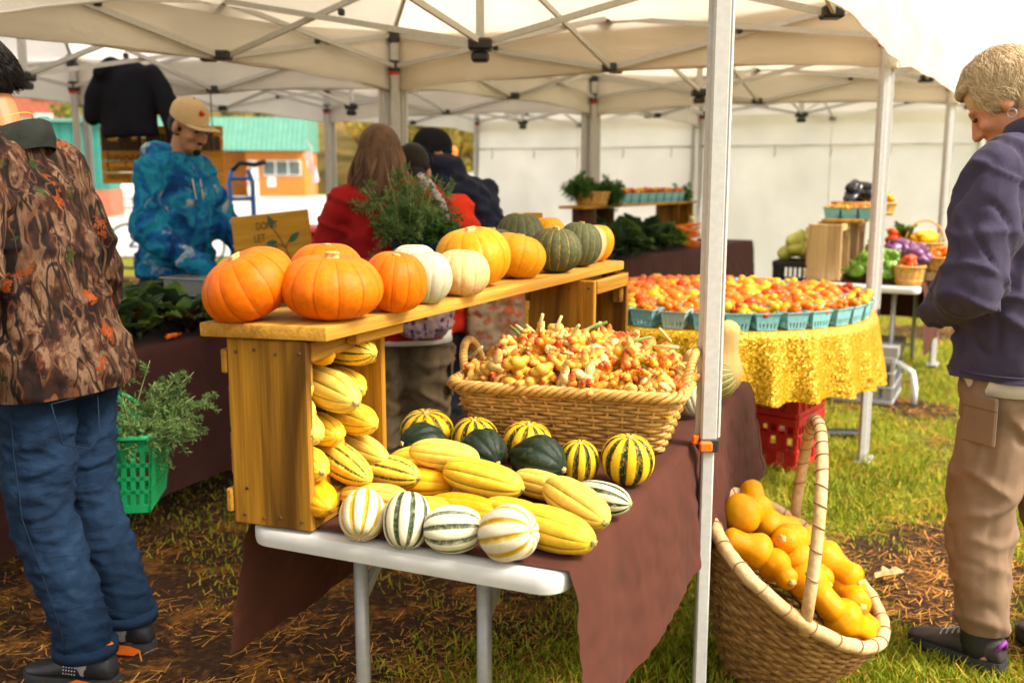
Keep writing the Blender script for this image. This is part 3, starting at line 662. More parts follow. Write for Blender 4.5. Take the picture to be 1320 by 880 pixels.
def prof_butter(n=30):
    out = []
    for i in range(n + 1):
        u = i / n; b = math.sqrt(max(0, 1 - ((u - .28) / .28) ** 2)) if u < .56 else 0; nk = .66 if u > .4 else 0
        if u > .28: b = max(.0, .66 + .34 * .5 * (1 + math.cos(min(1, (u - .28) / .36) * PI)))
        if u > .84: b *= math.sqrt(max(0, 1 - ((u - .84) / .165) ** 2))
        out.append((max(.02, b), u * 2.75 - 1.37))
    return out
GM = {
 'pump': gourd('pumpkin_body', prof_pumpkin(.70, .10), 13, .022, 104, 2.6, 3, .05),
 'pump2': gourd('pumpkin_body', prof_pumpkin(.74, .12), 12, .035, 96, 2.2, 9, .07),
 'kab': gourd('kabocha_body', prof_pumpkin(.80, .09, .05), 16, .05, 112, 1.8, 5, .03),
 'big': gourd('hubbard_body', prof_pumpkin(.72, .10), 10, .04, 90, 2.2, 21, .07),
 'del': gourd('delicata_body', prof_del(), 9, .075, 90, 1.5, 2, .07),
 'acorn': gourd('acorn_body', prof_acorn(), 10, .10, 100, 1.3, 4, .05),
 'carn': gourd('carnival_body', prof_pumpkin(.86, .10, .04), 10, .085, 110, 1.5, 6, .06),
 'sweet': gourd('dumpling_body', prof_pumpkin(.92, .13, .08, pw=.7), 9, .10, 99, 1.4, 8, .06),
 'butter': gourd('butternut_body', prof_butter(), 8, .012, 40, 1.5, 11, .05)}
def stem_mesh(seed, lobes=5, h=.35, r=.18, flare=1.7, bend=.12):
    m = MB(); rr = []
    for i in range(7):
        u = i / 6; rad = r * (flare * (1 - u) ** 2 + 1 * (1 - (1 - u) ** 2)) * (1 + .12 * (u > .8))
        rr.append([(bend * u * u + rad * (1 + .16 * math.cos(lobes * a)) * math.cos(a), rad * (1 + .16 * math.cos(lobes * a)) * math.sin(a), u * h) for a in [2 * PI * j / 20 + u * .5 for j in range(20)]])
    m.loft(rr); return m.mesh('stem', True)
STM = {'p': stem_mesh(1, 6, .17, .105, 1.7, .06), 'd': stem_mesh(2, 5, .10, .07, 1.3, .02), 'c': stem_mesh(3, 5, .16, .10, 1.4, .04), 'b': stem_mesh(4, 5, .20, .13, 1.5, .05)}
Q = {
 'orange': squashmat('orange pumpkin skin', (.62, .108, .0008), (.70, .145, .001), (.40, .05, .0006), .08, .1, .1, rough=.34),
 'orange2': squashmat('deep orange pumpkin skin', (.63, .114, .0008), (.71, .155, .0015), (.42, .055, .0006), .08, .1, .1, rough=.36),
 'white': squashmat('pale grey-green pumpkin skin', (.40, .39, .26), (.50, .47, .32), (.29, .30, .18), .12, .12, .2, rough=.5),
 'peach': squashmat('peach pumpkin skin', (.58, .33, .13), (.66, .42, .19), (.46, .25, .09), .12, .12, .2, rough=.5, spot=(.80, .40, .10)),
 'yellow': squashmat('yellow-orange squash skin', (.62, .225, .004), (.68, .29, .010), (.50, .16, .003), .08, .12, .1, rough=.36),
 'kab': squashmat('dull green kabocha skin', (.060, .065, .026), (.115, .11, .045), (.20, .17, .07), .10, .10, .35, rough=.55, fscale=50),
 'kabo': squashmat('green kabocha skin with orange streaks', (.055, .06, .022), (.11, .105, .04), (.42, .24, .03), .14, .10, .4, .47, 26, .5),
 'del': squashmat('yellow delicata skin', (.68, .39, .014), (.74, .49, .05), (.15, .15, .012), .15, .07, .2, rough=.38),
 'del2': squashmat('creamy delicata skin', (.68, .43, .05), (.72, .51, .11), (.22, .21, .02), .15, .07, .2, rough=.4),
 'delg': squashmat('green striped delicata skin', (.70, .40, .016), (.76, .52, .08), (.03, .06, .012), .40, .06, .3, .40, 55, .36),
 'delo': squashmat('golden delicata skin', (.64, .27, .004), (.70, .34, .008), (.55, .30, .03), .05, .05, .07, rough=.36),
 'carn': squashmat('carnival squash skin', (.66, .37, .008), (.72, .44, .02), (.008, .022, .009), .66, .06, .42, .36, 34, .34),
 'carn2': squashmat('carnival squash skin with orange crown', (.64, .36, .008), (.70, .42, .02), (.008, .022, .009), .64, .06, .42, .37, 34, .36, spot=(.60, .18, .005)),
 'acorn': squashmat('dark acorn squash skin', (.008, .016, .009), (.018, .028, .013), (.01, .016, .01), .08, .08, .1, rough=.32, spot=(.035, .05, .02)),
 'swy': squashmat('ivory squash skin with yellow stripes', (.62, .54, .36), (.68, .60, .42), (.50, .28, .006), .50, .07, .22, rough=.36),
 'swg': squashmat('ivory squash skin with dark green stripes', (.62, .55, .34), (.68, .61, .42), (.015, .038, .008), .58, .06, .34, .34, 60, .36),
 'swh': squashmat('ivory squash skin with fine green flecks', (.62, .56, .37), (.66, .60, .41), (.02, .045, .010), .55, .06, .4, .40, 70, .36),
 'butter': squashmat('orange-yellow butternut skin', (.62, .225, .0015), (.68, .285, .003), None, rough=.28, tip=(.62, .30, .008)),
 'tan': squashmat('tan butternut skin', (.60, .36, .11), (.66, .42, .16), None, rough=.42),
 'stripe': squashmat('striped green and tan squash skin', (.10, .11, .03), (.22, .18, .06), (.66, .45, .16), .20, .06, .2, .3, 40, .45)}
def veg(kind, skin, label, cat, pos, size, axis=(0, 0, 1), roll=0, st='p', stm='stemwood', name='pumpkin', group=None, sscale=1):
    t = thing(name, label, cat, pos, 0, group); t.rotation_mode = 'QUATERNION'; t.rotation_quaternion = aim(axis, roll)
    me = GM[kind]
    if not me.materials: me.materials.append(Q[skin])
    rv = random.Random(hash((round(pos[0], 3), round(pos[1], 3))) & 65535); b = link('body', me, None, t, rot=(0, 0, rv.random() * 6.28), scale=(size[0] * rv.uniform(.95, 1.05), size[1] * rv.uniform(.95, 1.05), size[2] * rv.uniform(.97, 1.03))); b.material_slots[0].link = 'OBJECT'; b.material_slots[0].material = Q[skin]
    top = {'pump': .60, 'pump2': .62, 'kab': .71, 'big': .62, 'del': .97, 'acorn': .80, 'carn': .76, 'sweet': .79, 'butter': 1.33}[kind]
    if st:
        s = min(size[0], size[1]) * sscale; sm = STM[st]
        if not sm.materials: sm.materials.append(M[stm])
        o = link('stem', sm, None, t, loc=(0, 0, top * size[2] - .006), scale=(s, s, s), rot=(0, 0, roll * 3)); o.material_slots[0].link = 'OBJECT'; o.material_slots[0].material = M[stm]
    return t
PP = 'pumpkins on the plank shelf'
def pump(kind, skin, label, x, y, r, h, axis=(0, 0, 1), roll=0, dz=0, ry=None, name='pumpkin', cat='pumpkin', ss=1.0):
    k = {'pump': .70, 'pump2': .74, 'kab': .80, 'big': .72}[kind]
    veg(kind, skin, label, cat, (x, y, PZ + h / 2 - .003 + dz), (r, ry or r, h / 2 / k), axis, roll, 'p', 'stemwood', name, PP, ss)
pump('pump', 'orange', 'orange pumpkin tipped over at the left end of the plank', -.512, 1.925, .090, .130, (-.42, -.18, .9), .4, .004)
pump('pump', 'orange2', 'largest orange pumpkin, front of the plank by the crate', -.352, 1.93, .105, .132, (.03, -.05, 1), 1.2)
pump('pump2', 'orange', 'orange pumpkin mostly hidden behind the two front ones', -.40, 2.145, .082, .138, (0, 0, 1), 2.0)
pump('pump2', 'orange2', 'orange pumpkin beside the white one, right of the largest', -.243, 2.045, .068, .126, (.12, -.1, 1), .9)
pump('pump2', 'white', 'small whitish pumpkin peeking from behind the front white one', -.232, 2.345, .064, .120, (0, 0, 1), .3)
pump('pump2', 'white', 'grey-white ribbed pumpkin at the shelf edge', -.188, 2.175, .060, .118, (.1, -.05, 1), 1.7)
pump('pump2', 'peach', 'pale peach pumpkin between the white and the yellow ones', -.117, 2.315, .068, .110, (.05, -.02, 1), 2.6)
pump('big', 'yellow', 'biggest yellow-orange squash in the middle of the plank', -.098, 2.515, .112, .150, (-.12, -.1, 1), .5, ry=.100, name='squash', cat='squash')
pump('big', 'yellow', 'yellow squash touching the dark green ones', .012, 2.70, .080, .124, (.25, .1, 1), 2.1, name='squash', cat='squash')
pump('kab', 'kab', 'dull green squash low behind the yellow squash', -.055, 2.92, .074, .128, (0, 0, 1), .2, name='squash', cat='squash')
pump('kab', 'kab', 'tall dull green squash in the back row before the small sign', .025, 3.08, .078, .165, (0, 0, 1), 1.1, name='squash', cat='squash')
pump('kab', 'kabo', 'dark green squash with orange streaks, nearest of the green ones', .125, 2.85, .075, .134, (.05, -.05, 1), 2.4, name='squash', cat='squash')
pump('kab', 'kab', 'wrinkled dark green squash next to the peach ones at the end', .205, 3.03, .068, .142, (.1, 0, 1), .7, name='squash', cat='squash')
pump('pump2', 'peach', 'narrow peach pumpkin near the far end of the plank', .238, 3.135, .060, .128, (.1, 0, 1), .4)
pump('big', 'yellow', 'yellow-orange pumpkin at the very far end of the plank', .272, 3.215, .056, .124, (.05, 0, 1), 1.5)
pump('pump2', 'yellow', 'yellow pumpkin showing between the two dark green tops', .115, 3.20, .062, .150, (0, 0, 1), 1.9)

# delicata squash heaped in the crate, stem ends outwards
DG = 'delicata squash in the crate'
def dele(skin, label, x, y, z, rad, half, axis, roll=0, group=DG, st='d', stm='stemgreen'):
    veg('del', skin, label, 'squash', (x, y, z), (rad * .94 / .36, rad * .94 / .36, half), axis, roll, st, stm, 'squash', group, .9)
CX = V(math.cos(R(19)), -math.sin(R(19)), 0); CY = V(math.sin(R(19)), math.cos(R(19)), 0); CO = V(-.378, 1.832, TZ + .022)
for (u, v, z, rad, half, dx, dz, skin, lb) in (
  (-.068, .135, .316, .031, .075, .10, -.05, 'delo', 'golden squash at the top of the crate, left of the striped one'),
  (-.050, .235, .300, .033, .092, .35, .02, 'delg', 'dark striped yellow squash at the top right of the crate'),
  (-.075, .060, .255, .034, .075, .0, -.05, 'del', 'yellow squash high on the left, against the front board'),
  (-.045, .145, .232, .041, .098, .30, -.10, 'del2', 'largest creamy squash in the middle of the crate'),
  (-.060, .235, .225, .034, .085, .15, .0, 'del', 'yellow squash at mid height by the far board'),
  (-.060, .062, .172, .036, .078, .05, .0, 'del2', 'pale creamy squash seen end-on at the left of the crate'),
  (-.066, .150, .145, .034, .080, .12, .05, 'del', 'yellow ribbed squash at the centre of the crate'),
  (-.045, .240, .150, .036, .090, .20, .02, 'del', 'smooth yellow squash low by the far board'),
  (-.055, .070, .098, .034, .080, .10, .0, 'del', 'lined yellow squash second from the bottom at the left'),
  (-.030, .165, .074, .037, .100, .25, -.14, 'delg', 'green mottled squash sliding out of the crate bottom'),
  (-.038, .258, .078, .033, .095, .3, -.05, 'del2', 'pale yellow squash at the bottom right of the crate'),
  (-.040, .060, .036, .037, .085, .05, -.05, 'delo', 'deep yellow squash at the bottom left of the crate'),
  (-.100, .100, .200, .033, .080, .1, 0, 'del2', 'cream squash tucked at the back of the crate'),
  (-.100, .210, .110, .035, .080, .1, 0, 'del', 'yellow squash half hidden deep in the crate'),
  (-.105, .160, .036, .035, .080, .1, 0, 'delo', 'golden squash hidden at the crate floor')):
    dele(skin, lb, *(CO + CX * u + CY * v + V(0, 0, z)), rad, half, CX * .80 - CY * (.72 - dx) + V(0, 0, dz), u * 40)
DT = 'squash laid out on the brown cloth'
def on(x, y, h): return (x, y, TZ + .004 + h)
for (skin, lb, x, y, z, rad, half, ax) in (
  ('del', 'long plain yellow squash at the back of the yellow heap', -.188, 2.145, .052, .037, .088, (.98, -.1, .05)),
  ('delo', 'golden squash half buried under the back of the heap', -.205, 2.045, .032, .034, .085, (.95, -.15, 0)),
  ('del', 'fat lined yellow squash on top of the yellow heap', -.060, 1.985, .060, .040, .092, (.90, -.40, -.10)),
  ('delo', 'yellow squash squeezed under the heap behind the white ones', -.095, 1.86, .033, .035, .080, (.95, -.3, 0)),
  ('del2', 'pale yellow squash behind the front right pair', .060, 2.025, .034, .033, .075, (.7, -.6, 0)),
  ('del', 'yellow lined squash lying at the cloth edge, front right', .072, 1.755, .036, .040, .100, (.62, -.52, -.02)),
  ('del2', 'creamy yellow squash resting on its twin, front right', .125, 1.865, .050, .041, .096, (.50, -.78, -.10)),
  ('del2', 'yellow squash lying near the crate foot', -.275, 1.93, .034, .034, .080, (.9, -.3, 0)),
  ('del', 'yellow squash wedged behind the upright white squash', -.175, 1.85, .034, .033, .075, (1, .1, 0)),
  ('delg', 'green streaked yellow squash bridging the crate mouth and the heap', -.262, 2.035, .062, .034, .080, (.85, -.45, -.05)),
  ('del2', 'cream squash perched behind the fat lined one', -.145, 2.055, .092, .033, .076, (.95, -.2, -.05)),
  ('del', 'yellow squash in the gap behind the corner white squash', .005, 1.835, .034, .034, .080, (.8, -.55, 0)),
  ('swg', 'cream squash with green stripes lying at the right cloth edge', .180, 1.93, .036, .036, .066, (.75, -.5, 0))):
    dele(skin, lb, *on(x, y, z), rad, half, ax, x * 9, DT, 'd', 'stemgreen')
for (skin, lb, x, y, rx, hh, ax, roll) in (
  ('swy', 'white squash with yellow stripes, nearest the crate', -.284, 1.812, .045, .048, (.02, .75, .66), .2),
  ('swg', 'upright white squash with dark green stripes, second from the crate', -.196, 1.778, .046, .053, (.05, .55, .83), .9),
  ('swh', 'white squash on its side with green flecked bands', -.108, 1.742, .043, .055, (.97, -.1, .10), .3),
  ('swy', 'white squash with mustard stripes at the table corner', -.006, 1.698, .051, .053, (.80, -.45, .30), 1.1)):
    veg('sweet', skin, lb, 'squash', on(x, y, rx * .97), (rx, rx, hh / .92), ax, roll, 'c', 'stemwood', 'squash', DT)
for (kind, skin, lb, x, y, rx, hh, ax, roll) in (
  ('carn', 'carn2', 'carnival squash with an orange crown, at the back left', -.215, 2.43, .066, .049, (-.05, -.15, 1), .2),
  ('carn', 'carn', 'yellow and green squash second from the left, by the wicker basket', -.092, 2.36, .056, .048, (0, -.1, 1), 1.0),
  ('carn', 'carn2', 'green and yellow squash with orange patches before the wicker basket', .038, 2.315, .061, .048, (.1, -.1, 1), 2.1),
  ('carn', 'carn', 'smaller mottled squash second from the right end', .150, 2.15, .047, .049, (.05, -.1, 1), .5),
  ('carn', 'carn', 'round boldly striped yellow and green squash at the right end', .256, 2.135, .059, .058, (.05, -.1, 1), 1.6)):
    veg(kind, skin, lb, 'squash', on(x, y, hh), (rx, rx, hh / .86), ax, roll, 'c', 'stemwood', 'squash', DT)
for (lb, x, y, rx, hh, ax, roll) in (
  ('dark acorn squash at the left beside the crate', -.205, 2.275, .056, .072, (-.7, -.5, .15), .2),
  ('dark green acorn squash in the middle, cleft toward the camera', -.070, 2.195, .058, .072, (.55, -.72, -.12), 1.2),
  ('dark green acorn squash with pale stem, right of the other acorns', .056, 2.125, .060, .078, (.80, -.55, -.12), .7)):
    veg('acorn', 'acorn', lb, 'squash', on(x, y, rx * .94), (rx, rx, hh / .9), ax, roll, 'c', 'stemwood', 'squash', DT)
for (kind, skin, lb, x, y, rx, hh, ax, st) in (
  ('butter', 'tan', 'tan butternut squash standing behind the wicker basket', .678, 3.10, .055, .084, (.05, 0, 1), 'b'),
  ('butter', 'tan', 'tan butternut squash lying far behind the wicker basket', .52, 3.14, .044, .062, (-.6, .3, .35), 'b'),
  ('kab', 'stripe', 'green squash with tan stripes at the far edge of the cloth', .618, 2.93, .056, .070, (.75, -.1, .35), 'c'),
  ('kab', 'white', 'white squash tucked beside the wicker basket', .505, 2.75, .050, .064, (-.3, .2, .9), 'c'),
  ('butter', 'tan', 'tan squash peeping over the wicker basket by the far crate', .20, 2.83, .050, .085, (.1, .1, 1), 'b'),
  ('butter', 'tan', 'short tan squash behind the front post', .545, 2.99, .046, .058, (.2, .1, 1), 'b')):
    lift = {'butter': 1.30 * hh if ax[2] > .8 else rx, 'kab': max(rx, hh) * .92}[kind]
    veg(kind, skin, lb, 'squash', on(x, y, lift), (rx, rx, hh), ax, .6, st, 'stemwood', 'squash', 'squash behind the wicker basket')
# ------------------------------------------------------------------ rectangular willow basket with young ginger
def rr_path(hx, hy, r, n):
    """n points evenly along a rounded rectangle, with outward normals"""
    seg = []; per = 4 * (hx - r) + 4 * (hy - r) + 2 * PI * r; out = []
    for k in range(n):
        d = (k / n) * per
        for L_, p0, dr, arc in (((2 * (hy - r)), (hx, -hy + r), (0, 1), (hx - r, hy - r, 0)), ((2 * (hx - r)), (hx - r, hy), (-1, 0), (-hx + r, hy - r, 90)), ((2 * (hy - r)), (-hx, hy - r), (0, -1), (-hx + r, -hy + r, 180)), ((2 * (hx - r)), (-hx + r, -hy), (1, 0), (hx - r, -hy + r, 270))):
            if d < L_: out.append((p0[0] + dr[0] * d, p0[1] + dr[1] * d, dr[1], -dr[0])); break
            d -= L_; al = PI * r / 2
            if d < al: a = R(arc[2]) + d / r; out.append((arc[0] + r * math.cos(a), arc[1] + r * math.sin(a), math.cos(a), math.sin(a))); break
            d -= al
    return out
BC = TW(-.285, .885, TZ + .006); BRZ = R(-21.5 + 5)
wb = thing('willow_basket', 'rectangular willow basket heaped with young ginger', 'basket', BC, BRZ)
BH, NS = .155, 46
def bdim(u): return lerp(.232, .285, u), lerp(.135, .195, u)
for r in range(15):
    u = (r + .5) / 15; hx, hy = bdim(u); pts = []; path = rr_path(hx, hy, .05, NS * 4)
    for k, (x, y, nx, ny) in enumerate(path):
        o_ = .0048 * math.cos(PI * (k / 4 + r)); pts.append((x + nx * o_, y + ny * o_, u * BH + .002 * nz(k * .1, r, 1)))
    m = MB(); m.tube(pts, .0052, 6, closed=True); m.build('weaver', M['wicker'], wb, True)
for k in range(NS):
    a = rr_path(*bdim(0), .05, NS)[k]; b_ = rr_path(*bdim(1), .05, NS)[k]; m = MB(); m.tube([(a[0], a[1], 0), (b_[0], b_[1], BH)], .0042, 5); m.build('stake', M['wicker'], wb, True)
hx, hy = bdim(1); path = rr_path(hx + .006, hy + .006, .055, 220)
for s in range(4):
    pts = []
    for k, (x, y, nx, ny) in enumerate(path):
        a = 2 * PI * (k / 220 * 22 + s / 4); pts.append((x + nx * .011 * math.cos(a), y + ny * .011 * math.cos(a), BH + .004 + .010 * math.sin(a)))
    m = MB(); m.tube(pts, .0062, 6, closed=True); m.build('braided_rim', M['wicker'], wb, True)
m = MB(); m.box((0, 0, .006), (.44, .25, .012)); m.build('base', M['wicker'], wb)
for sx in (-1, 1):
    h = None
    for s in range(3):
        pts = []
        for k in range(61):
            u = k / 60; a = PI * u; c = V(sx * (.283 + .02 * math.sin(a)), -.075 * math.cos(a), BH + .085 * math.sin(a)); t = 2 * PI * (u * 9 + s / 3); rad = V(0, -math.cos(a), math.sin(a)); pts.append(c + rad * .0065 * math.cos(t) + V(1, 0, 0) * .0065 * math.sin(t))
        m = MB(); m.tube(pts, .006, 6); o = m.build('handle' if s == 0 else 'handle_strand', M['wicker'], h or wb, True); h = h or o
# ginger
g = G('young ginger skin', .45, .35); o = g.obj(); r = g.rand(); ov = _vadd(g, o, g.n('CombineXYZ', X=r, Y=g.math('MULTIPLY', r, 3.3), Z=0.0)); n = g.noise(ov, 28, 4)
base = g.ramp(r, [(0, (.56, .10, .004)), (.2, (.62, .25, .005)), (.45, (.70, .44, .06)), (.65, (.64, .33, .008)), (.85, (.74, .58, .26)), (1, (.66, .40, .03))]); base = g.mix(g.ramp(n, [(.45, 0), (.7, .4)]), base, (.72, .47, .11))
base = g.mix(g.ramp(g.math('ADD', g.attr('t'), g.math('MULTIPLY', g.math('SUBTRACT', n, .5), .6)), [(.38, 0), (.75, 1)]), base, g.ramp(r, [(0, (.46, .025, .006)), (.5, (.62, .16, .03)), (1, (.68, .32, .08))]))
rings_ = g.n('TexWave', 1, Vector=ov, Scale=38, Distortion=2.5); base = g.mix(.22, base, g.ramp(rings_, [(.2, (.45, .25, .06)), (.5, (1, 1, 1))]), 'MULTIPLY')
g.col(base).bump(n, .3, .004); M['ginger'] = g.m
M['stalk'] = plain('green ginger stalk', (.20, .26, .05), .5, 0, .3, .3, 40)
M['stalk2'] = plain('pale cut stalk', (.62, .52, .20), .5, 0, .3, .3, 40)
rn = random.Random(11); GV = []
for k in range(9):
    m = MB(); tv = []
    nl = 3 + k % 3; p = V(-.026, 0, 0)
    for j in range(nl):
        n0 = len(m.v); rad = .0105 + .005 * rn.random(); q = Quaternion((0, 0, 1), rn.gauss(0, .8)); m.ball(p, (rad * 1.35, rad, rad * .85), q, 9, 7); tv += [0.1] * (len(m.v) - n0)
        for _ in range(2):
            d = V(rn.gauss(0, .5), rn.choice((-1, 1)) * (.5 + rn.random()), rn.gauss(.3, .6)).normalized(); L_ = rad * rn.uniform(1.8, 3.0); n0 = len(m.v)
            m.tube([p, p + d * L_ * .45, p + d * L_ * .75, p + d * L_ * .93, p + d * L_], [rad * .62, rad * .74, rad * .62, rad * .34, rad * .08], 8); tv += [min(1, .05 + 1.05 * max(0, ((Vector(v) - p).dot(d) / L_ - .45) * 1.8)) for v in m.v[n0:]]
        p = p + V(.015 + .006 * rn.random(), rn.gauss(0, .009), rn.gauss(0, .004))
    if k == 2:
        n0 = len(m.v); d = V(.3, rn.gauss(0, .6), .9).normalized(); m.tube([p - d * .005, p + d * .03, p + d * (.04 + .02 * rn.random())], [.0055, .005, .004], 7, mi=1); tv += [0] * (len(m.v) - n0)
    m.at['t'] = tv; me = m.mesh('ginger', True); me.materials.append(M['ginger']); me.materials.append(M['stalk2'] if k % 4 else M['stalk']); GV.append(me)
bq = Quaternion((0, 0, 1), BRZ)
def heap(x, y): return BH - .03 + .125 * max(0, (1 - abs(x / .285) ** 2.2)) ** .8 * max(0, (1 - abs(y / .20) ** 2.2)) ** .8 + .012 * nz(x * 14, y * 14, 2)
# core of the heap
m = MB(); n = 26; vv = [(lerp(-.27, .27, i / n), lerp(-.18, .18, j / n), heap(lerp(-.27, .27, i / n), lerp(-.18, .18, j / n)) - .028) for j in range(n + 1) for i in range(n + 1)]
m.add(vv, [(j * (n + 1) + i, j * (n + 1) + i + 1, (j + 1) * (n + 1) + i + 1, (j + 1) * (n + 1) + i) for j in range(n) for i in range(n)]); m.at['t'] = [.2] * len(vv)
o = m.build('ginger_heap', M['ginger'], None, True, BC, (0, 0, BRZ)); tag(o, 'mass of ginger roots filling the willow basket', 'ginger', kind='stuff')
pts = []; tries = 0
while len(pts) < 290 and tries < 14000:
    tries += 1; x, y = lerp(-.262, .262, rn.random()), lerp(-.175, .175, rn.random())
    if abs(x / .262) ** 4 + abs(y / .175) ** 4 > 1.0 or any((x - a) ** 2 + (y - b) ** 2 < .0175 ** 2 for a, b in pts): continue
    pts.append((x, y))
for k, (x, y) in enumerate(pts):
    z = heap(x, y) - .006 + .010 * rn.random(); o = link('ginger_root', GV[k % 9], None, None, BC + bq @ V(x, y, z), Quaternion((rn.gauss(0, 1), rn.gauss(0, .5), rn.gauss(0, .5), rn.gauss(0, 1))).normalized(), [.75 + .4 * rn.random()] * 3)
    tag(o, 'knobbly cream ginger root with reddish tips in the willow basket', 'ginger', 'young ginger roots')
for k in range(16):
    x, y = rn.uniform(-.2, .22), rn.uniform(-.12, .12); z = heap(x, y) + .012; d = V(rn.gauss(0, 1), rn.gauss(0, .8), rn.gauss(.15, .35)).normalized(); L_ = .05 + .05 * rn.random()
    if k < 3: d = V(.03, 0, 1); x, y = (-.20 + .045 * k, .05); z = heap(x, y) - .01
    m = MB(); m.tube([V(0, 0, 0), d * L_ * .5 + V(0, 0, .004), d * L_], [.0055, .005, .004], 7); o = m.build('ginger_stalk', M['stalk'] if k % 3 and k >= 3 else M['stalk2'], None, True, BC + bq @ V(x, y, z)); tag(o, 'cut ginger stalk lying on the ginger heap', 'stalk', 'loose ginger stalks')

# ------------------------------------------------------------------ tilted round basket of butternut squash on the grass
g = G('woven palm leaf', .6, .3); o = g.obj(); n = g.noise(g.map(o, (1, 1, 3)), 30, 4); g.col(g.ramp(n, [(.25, (.09, .036, .008)), (.5, (.25, .12, .03)), (.8, (.42, .235, .075))])).bump(n, .4, .004); M['palm'] = g.m
g = G('husk wrapped rim', .65, .25); o = g.obj(); n = g.noise(o, 60, 4); n2 = g.noise(o, 9, 3); g.col(g.mix(.5, g.ramp(n, [(.25, (.38, .20, .06)), (.7, (.66, .46, .22))]), g.ramp(n2, [(.3, (.44, .24, .08)), (.7, (.70, .52, .28))]))).bump(n, .6, .004); M['husk'] = g.m
M['twine'] = plain('rusty binding wire', (.28, .13, .05), .6, 0, .3, .2, 50)
kc = V(.80, 2.66, .335); kn = V(.50, -.22, .82).normalized(); ku = (V(.72, -.25, -.65) - kn * V(.72, -.25, -.65).dot(kn)).normalized(); kv = kn.cross(ku)   # ku runs to the low lip, kv towards the back
kb = thing('handled_basket', 'tipped round basket with tall handle, full of butternut squash', 'basket', (kc.x, kc.y, 0))
kr = V(kc.x, kc.y, 0); RK = .285
def kp(a, rad, d, o_=0):   # d = depth under the rim along the basket axis; the sides lean in to a base resting on the ground
    return kc - kr + (ku * math.cos(a) + kv * math.sin(a)) * rad - kn * d
def ksurf(a, u):           # u 0 rim .. 1 base ; base ring lies flat on the grass
    top = kp(a, RK, 0); bc = V(-.055, .01, .015); bot = bc + V(math.cos(a - .35), math.sin(a - .35), 0) * .125
    p = top.lerp(bot, u); mid = (top.lerp(bot, .5) - V(0, 0, .17)); out = V(p.x + .03, p.y, 0)
    return p + out.normalized() * .022 * math.sin(PI * u) if out.length > .01 else p
NK, RW = 38, 24
for r in range(RW):
    pts = []; u = (r + .6) / RW
    for k in range(NK * 4):
        a = 2 * PI * k / (NK * 4); p = ksurf(a, u); q = ksurf(a, min(1, u + .02)); out = V(p.x + .03, p.y, p.z * .0).normalized(); pts.append(p + out * .0055 * math.cos(PI * (k / 4 + r)))
    m = MB(); m.tube(pts, .0078, 6, closed=True, flat=.8); m.build('weaver', M['palm'], kb, True)
for k in range(NK):
    a = 2 * PI * k / NK; m = MB(); m.tube([ksurf(a, u / 6) for u in range(7)], .004, 5); m.build('stake', M['palm'], kb, True)
m = MB(); m.lathe([(.01, 0), (.125, 0), (.125, .012), (.01, .012)], 24, (-.055, .01, .008)); m.build('base', M['palm'], kb)
pts = [kp(2 * PI * k / 96, RK + .004, 0) + V(0, 0, .006) + V(.003 * nz(k * .4, 1, 1), 0, .004 * nz(k * .4, 2, 1)) for k in range(96)]
m = MB(); m.tube(pts, [.019 + .003 * nz(k * .5, 5, 2) for k in range(96)], 10, closed=True); rim = m.build('rim', M['husk'], kb, True)
def wrap(path, i, rad, parent):
    c = Vector(path[i]); t = (Vector(path[(i + 1) % len(path)]) - Vector(path[i - 1])).normalized(); x = t.orthogonal().normalized(); y = t.cross(x)
    m = MB(); m.tube([c + (x * math.cos(2 * PI * j / 14) + y * math.sin(2 * PI * j / 14)) * rad + t * .008 * math.sin(2 * PI * j / 14) for j in range(14)], .0017, 4, closed=True); m.build('binding', M['twine'], parent, True)
for i in range(0, 96, 4): wrap(pts, i, .0205, rim)
hp = []
f_, b_ = kp(R(-78), RK + .004, 0), kp(R(98), RK + .004, 0)
hup = V(.10, .02, 1).normalized()
for k in range(41):
    u = k / 40; a = PI * u; c = f_.lerp(b_, .5 - .5 * math.cos(a)); hp.append(c + hup * .41 * math.sin(a) ** .62 if 0 < k < 40 else c - hup * .02)
m = MB(); m.tube(hp, .0165, 10); hd = m.build('handle', M['husk'], kb, True)
for i in range(2, 40, 2): wrap(hp, i, .018, hd)
m = MB(); m.ball(V(-.01, 0, .17), (.19, .19, .13)); 
BN = [(-.21, .03, .075, 70, .052, .05), (-.20, .15, .075, 120, .05, .046), (-.10, .14, .06, 40, .05, .048), (-.16, -.09, .04, 200, .047, .044), (-.06, .03, .085, 250, .052, .048), (-.05, -.11, .05, 300, .046, .044), (.04, .13, .075, 20, .052, .05), (.09, .05, .10, 330, .055, .05), (.02, -.03, .075, 320, .05, .05), (.07, -.12, .07, 345, .052, .052), (.16, .11, .065, 80, .05, .046), (.17, .0, .075, 290, .055, .044), (.20, -.10, .05, 30, .052, .046), (.24, .02, .025, 140, .046, .042), (-.10, -.02, .03, 100, .05, .05), (.1, .19, .03, 60, .045, .045), (-.02, .21, .04, 10, .045, .045), (.12, -.03, .02, 200, .05, .05), (-.02, .09, .02, 120, .05, .05)]
BL = ['butternut squash at the high left lip of the handled basket', 'butternut squash behind the one at the high left lip', 'butternut squash left of the handle, toward the back', 'butternut squash with pale stem below the high left lip', 'butternut squash just left of the tall handle', 'butternut squash low at the front left rim by the handle foot', 'butternut squash right behind the tall handle', 'butternut squash on top of the heap right of the handle', 'bulbous butternut squash in front, right beside the handle', 'long butternut squash over the front rim, stem to the right', 'butternut squash at the back right of the heap', 'large butternut squash near the low right lip', 'butternut squash lowest at the front right rim', 'butternut squash tucked inside the low right lip', 'butternut squash underneath, left of the handle', 'butternut squash at the far back edge of the basket', 'butternut squash at the back rim behind the handle', 'butternut squash underneath, right of the handle', 'butternut squash deep in the middle of the basket']
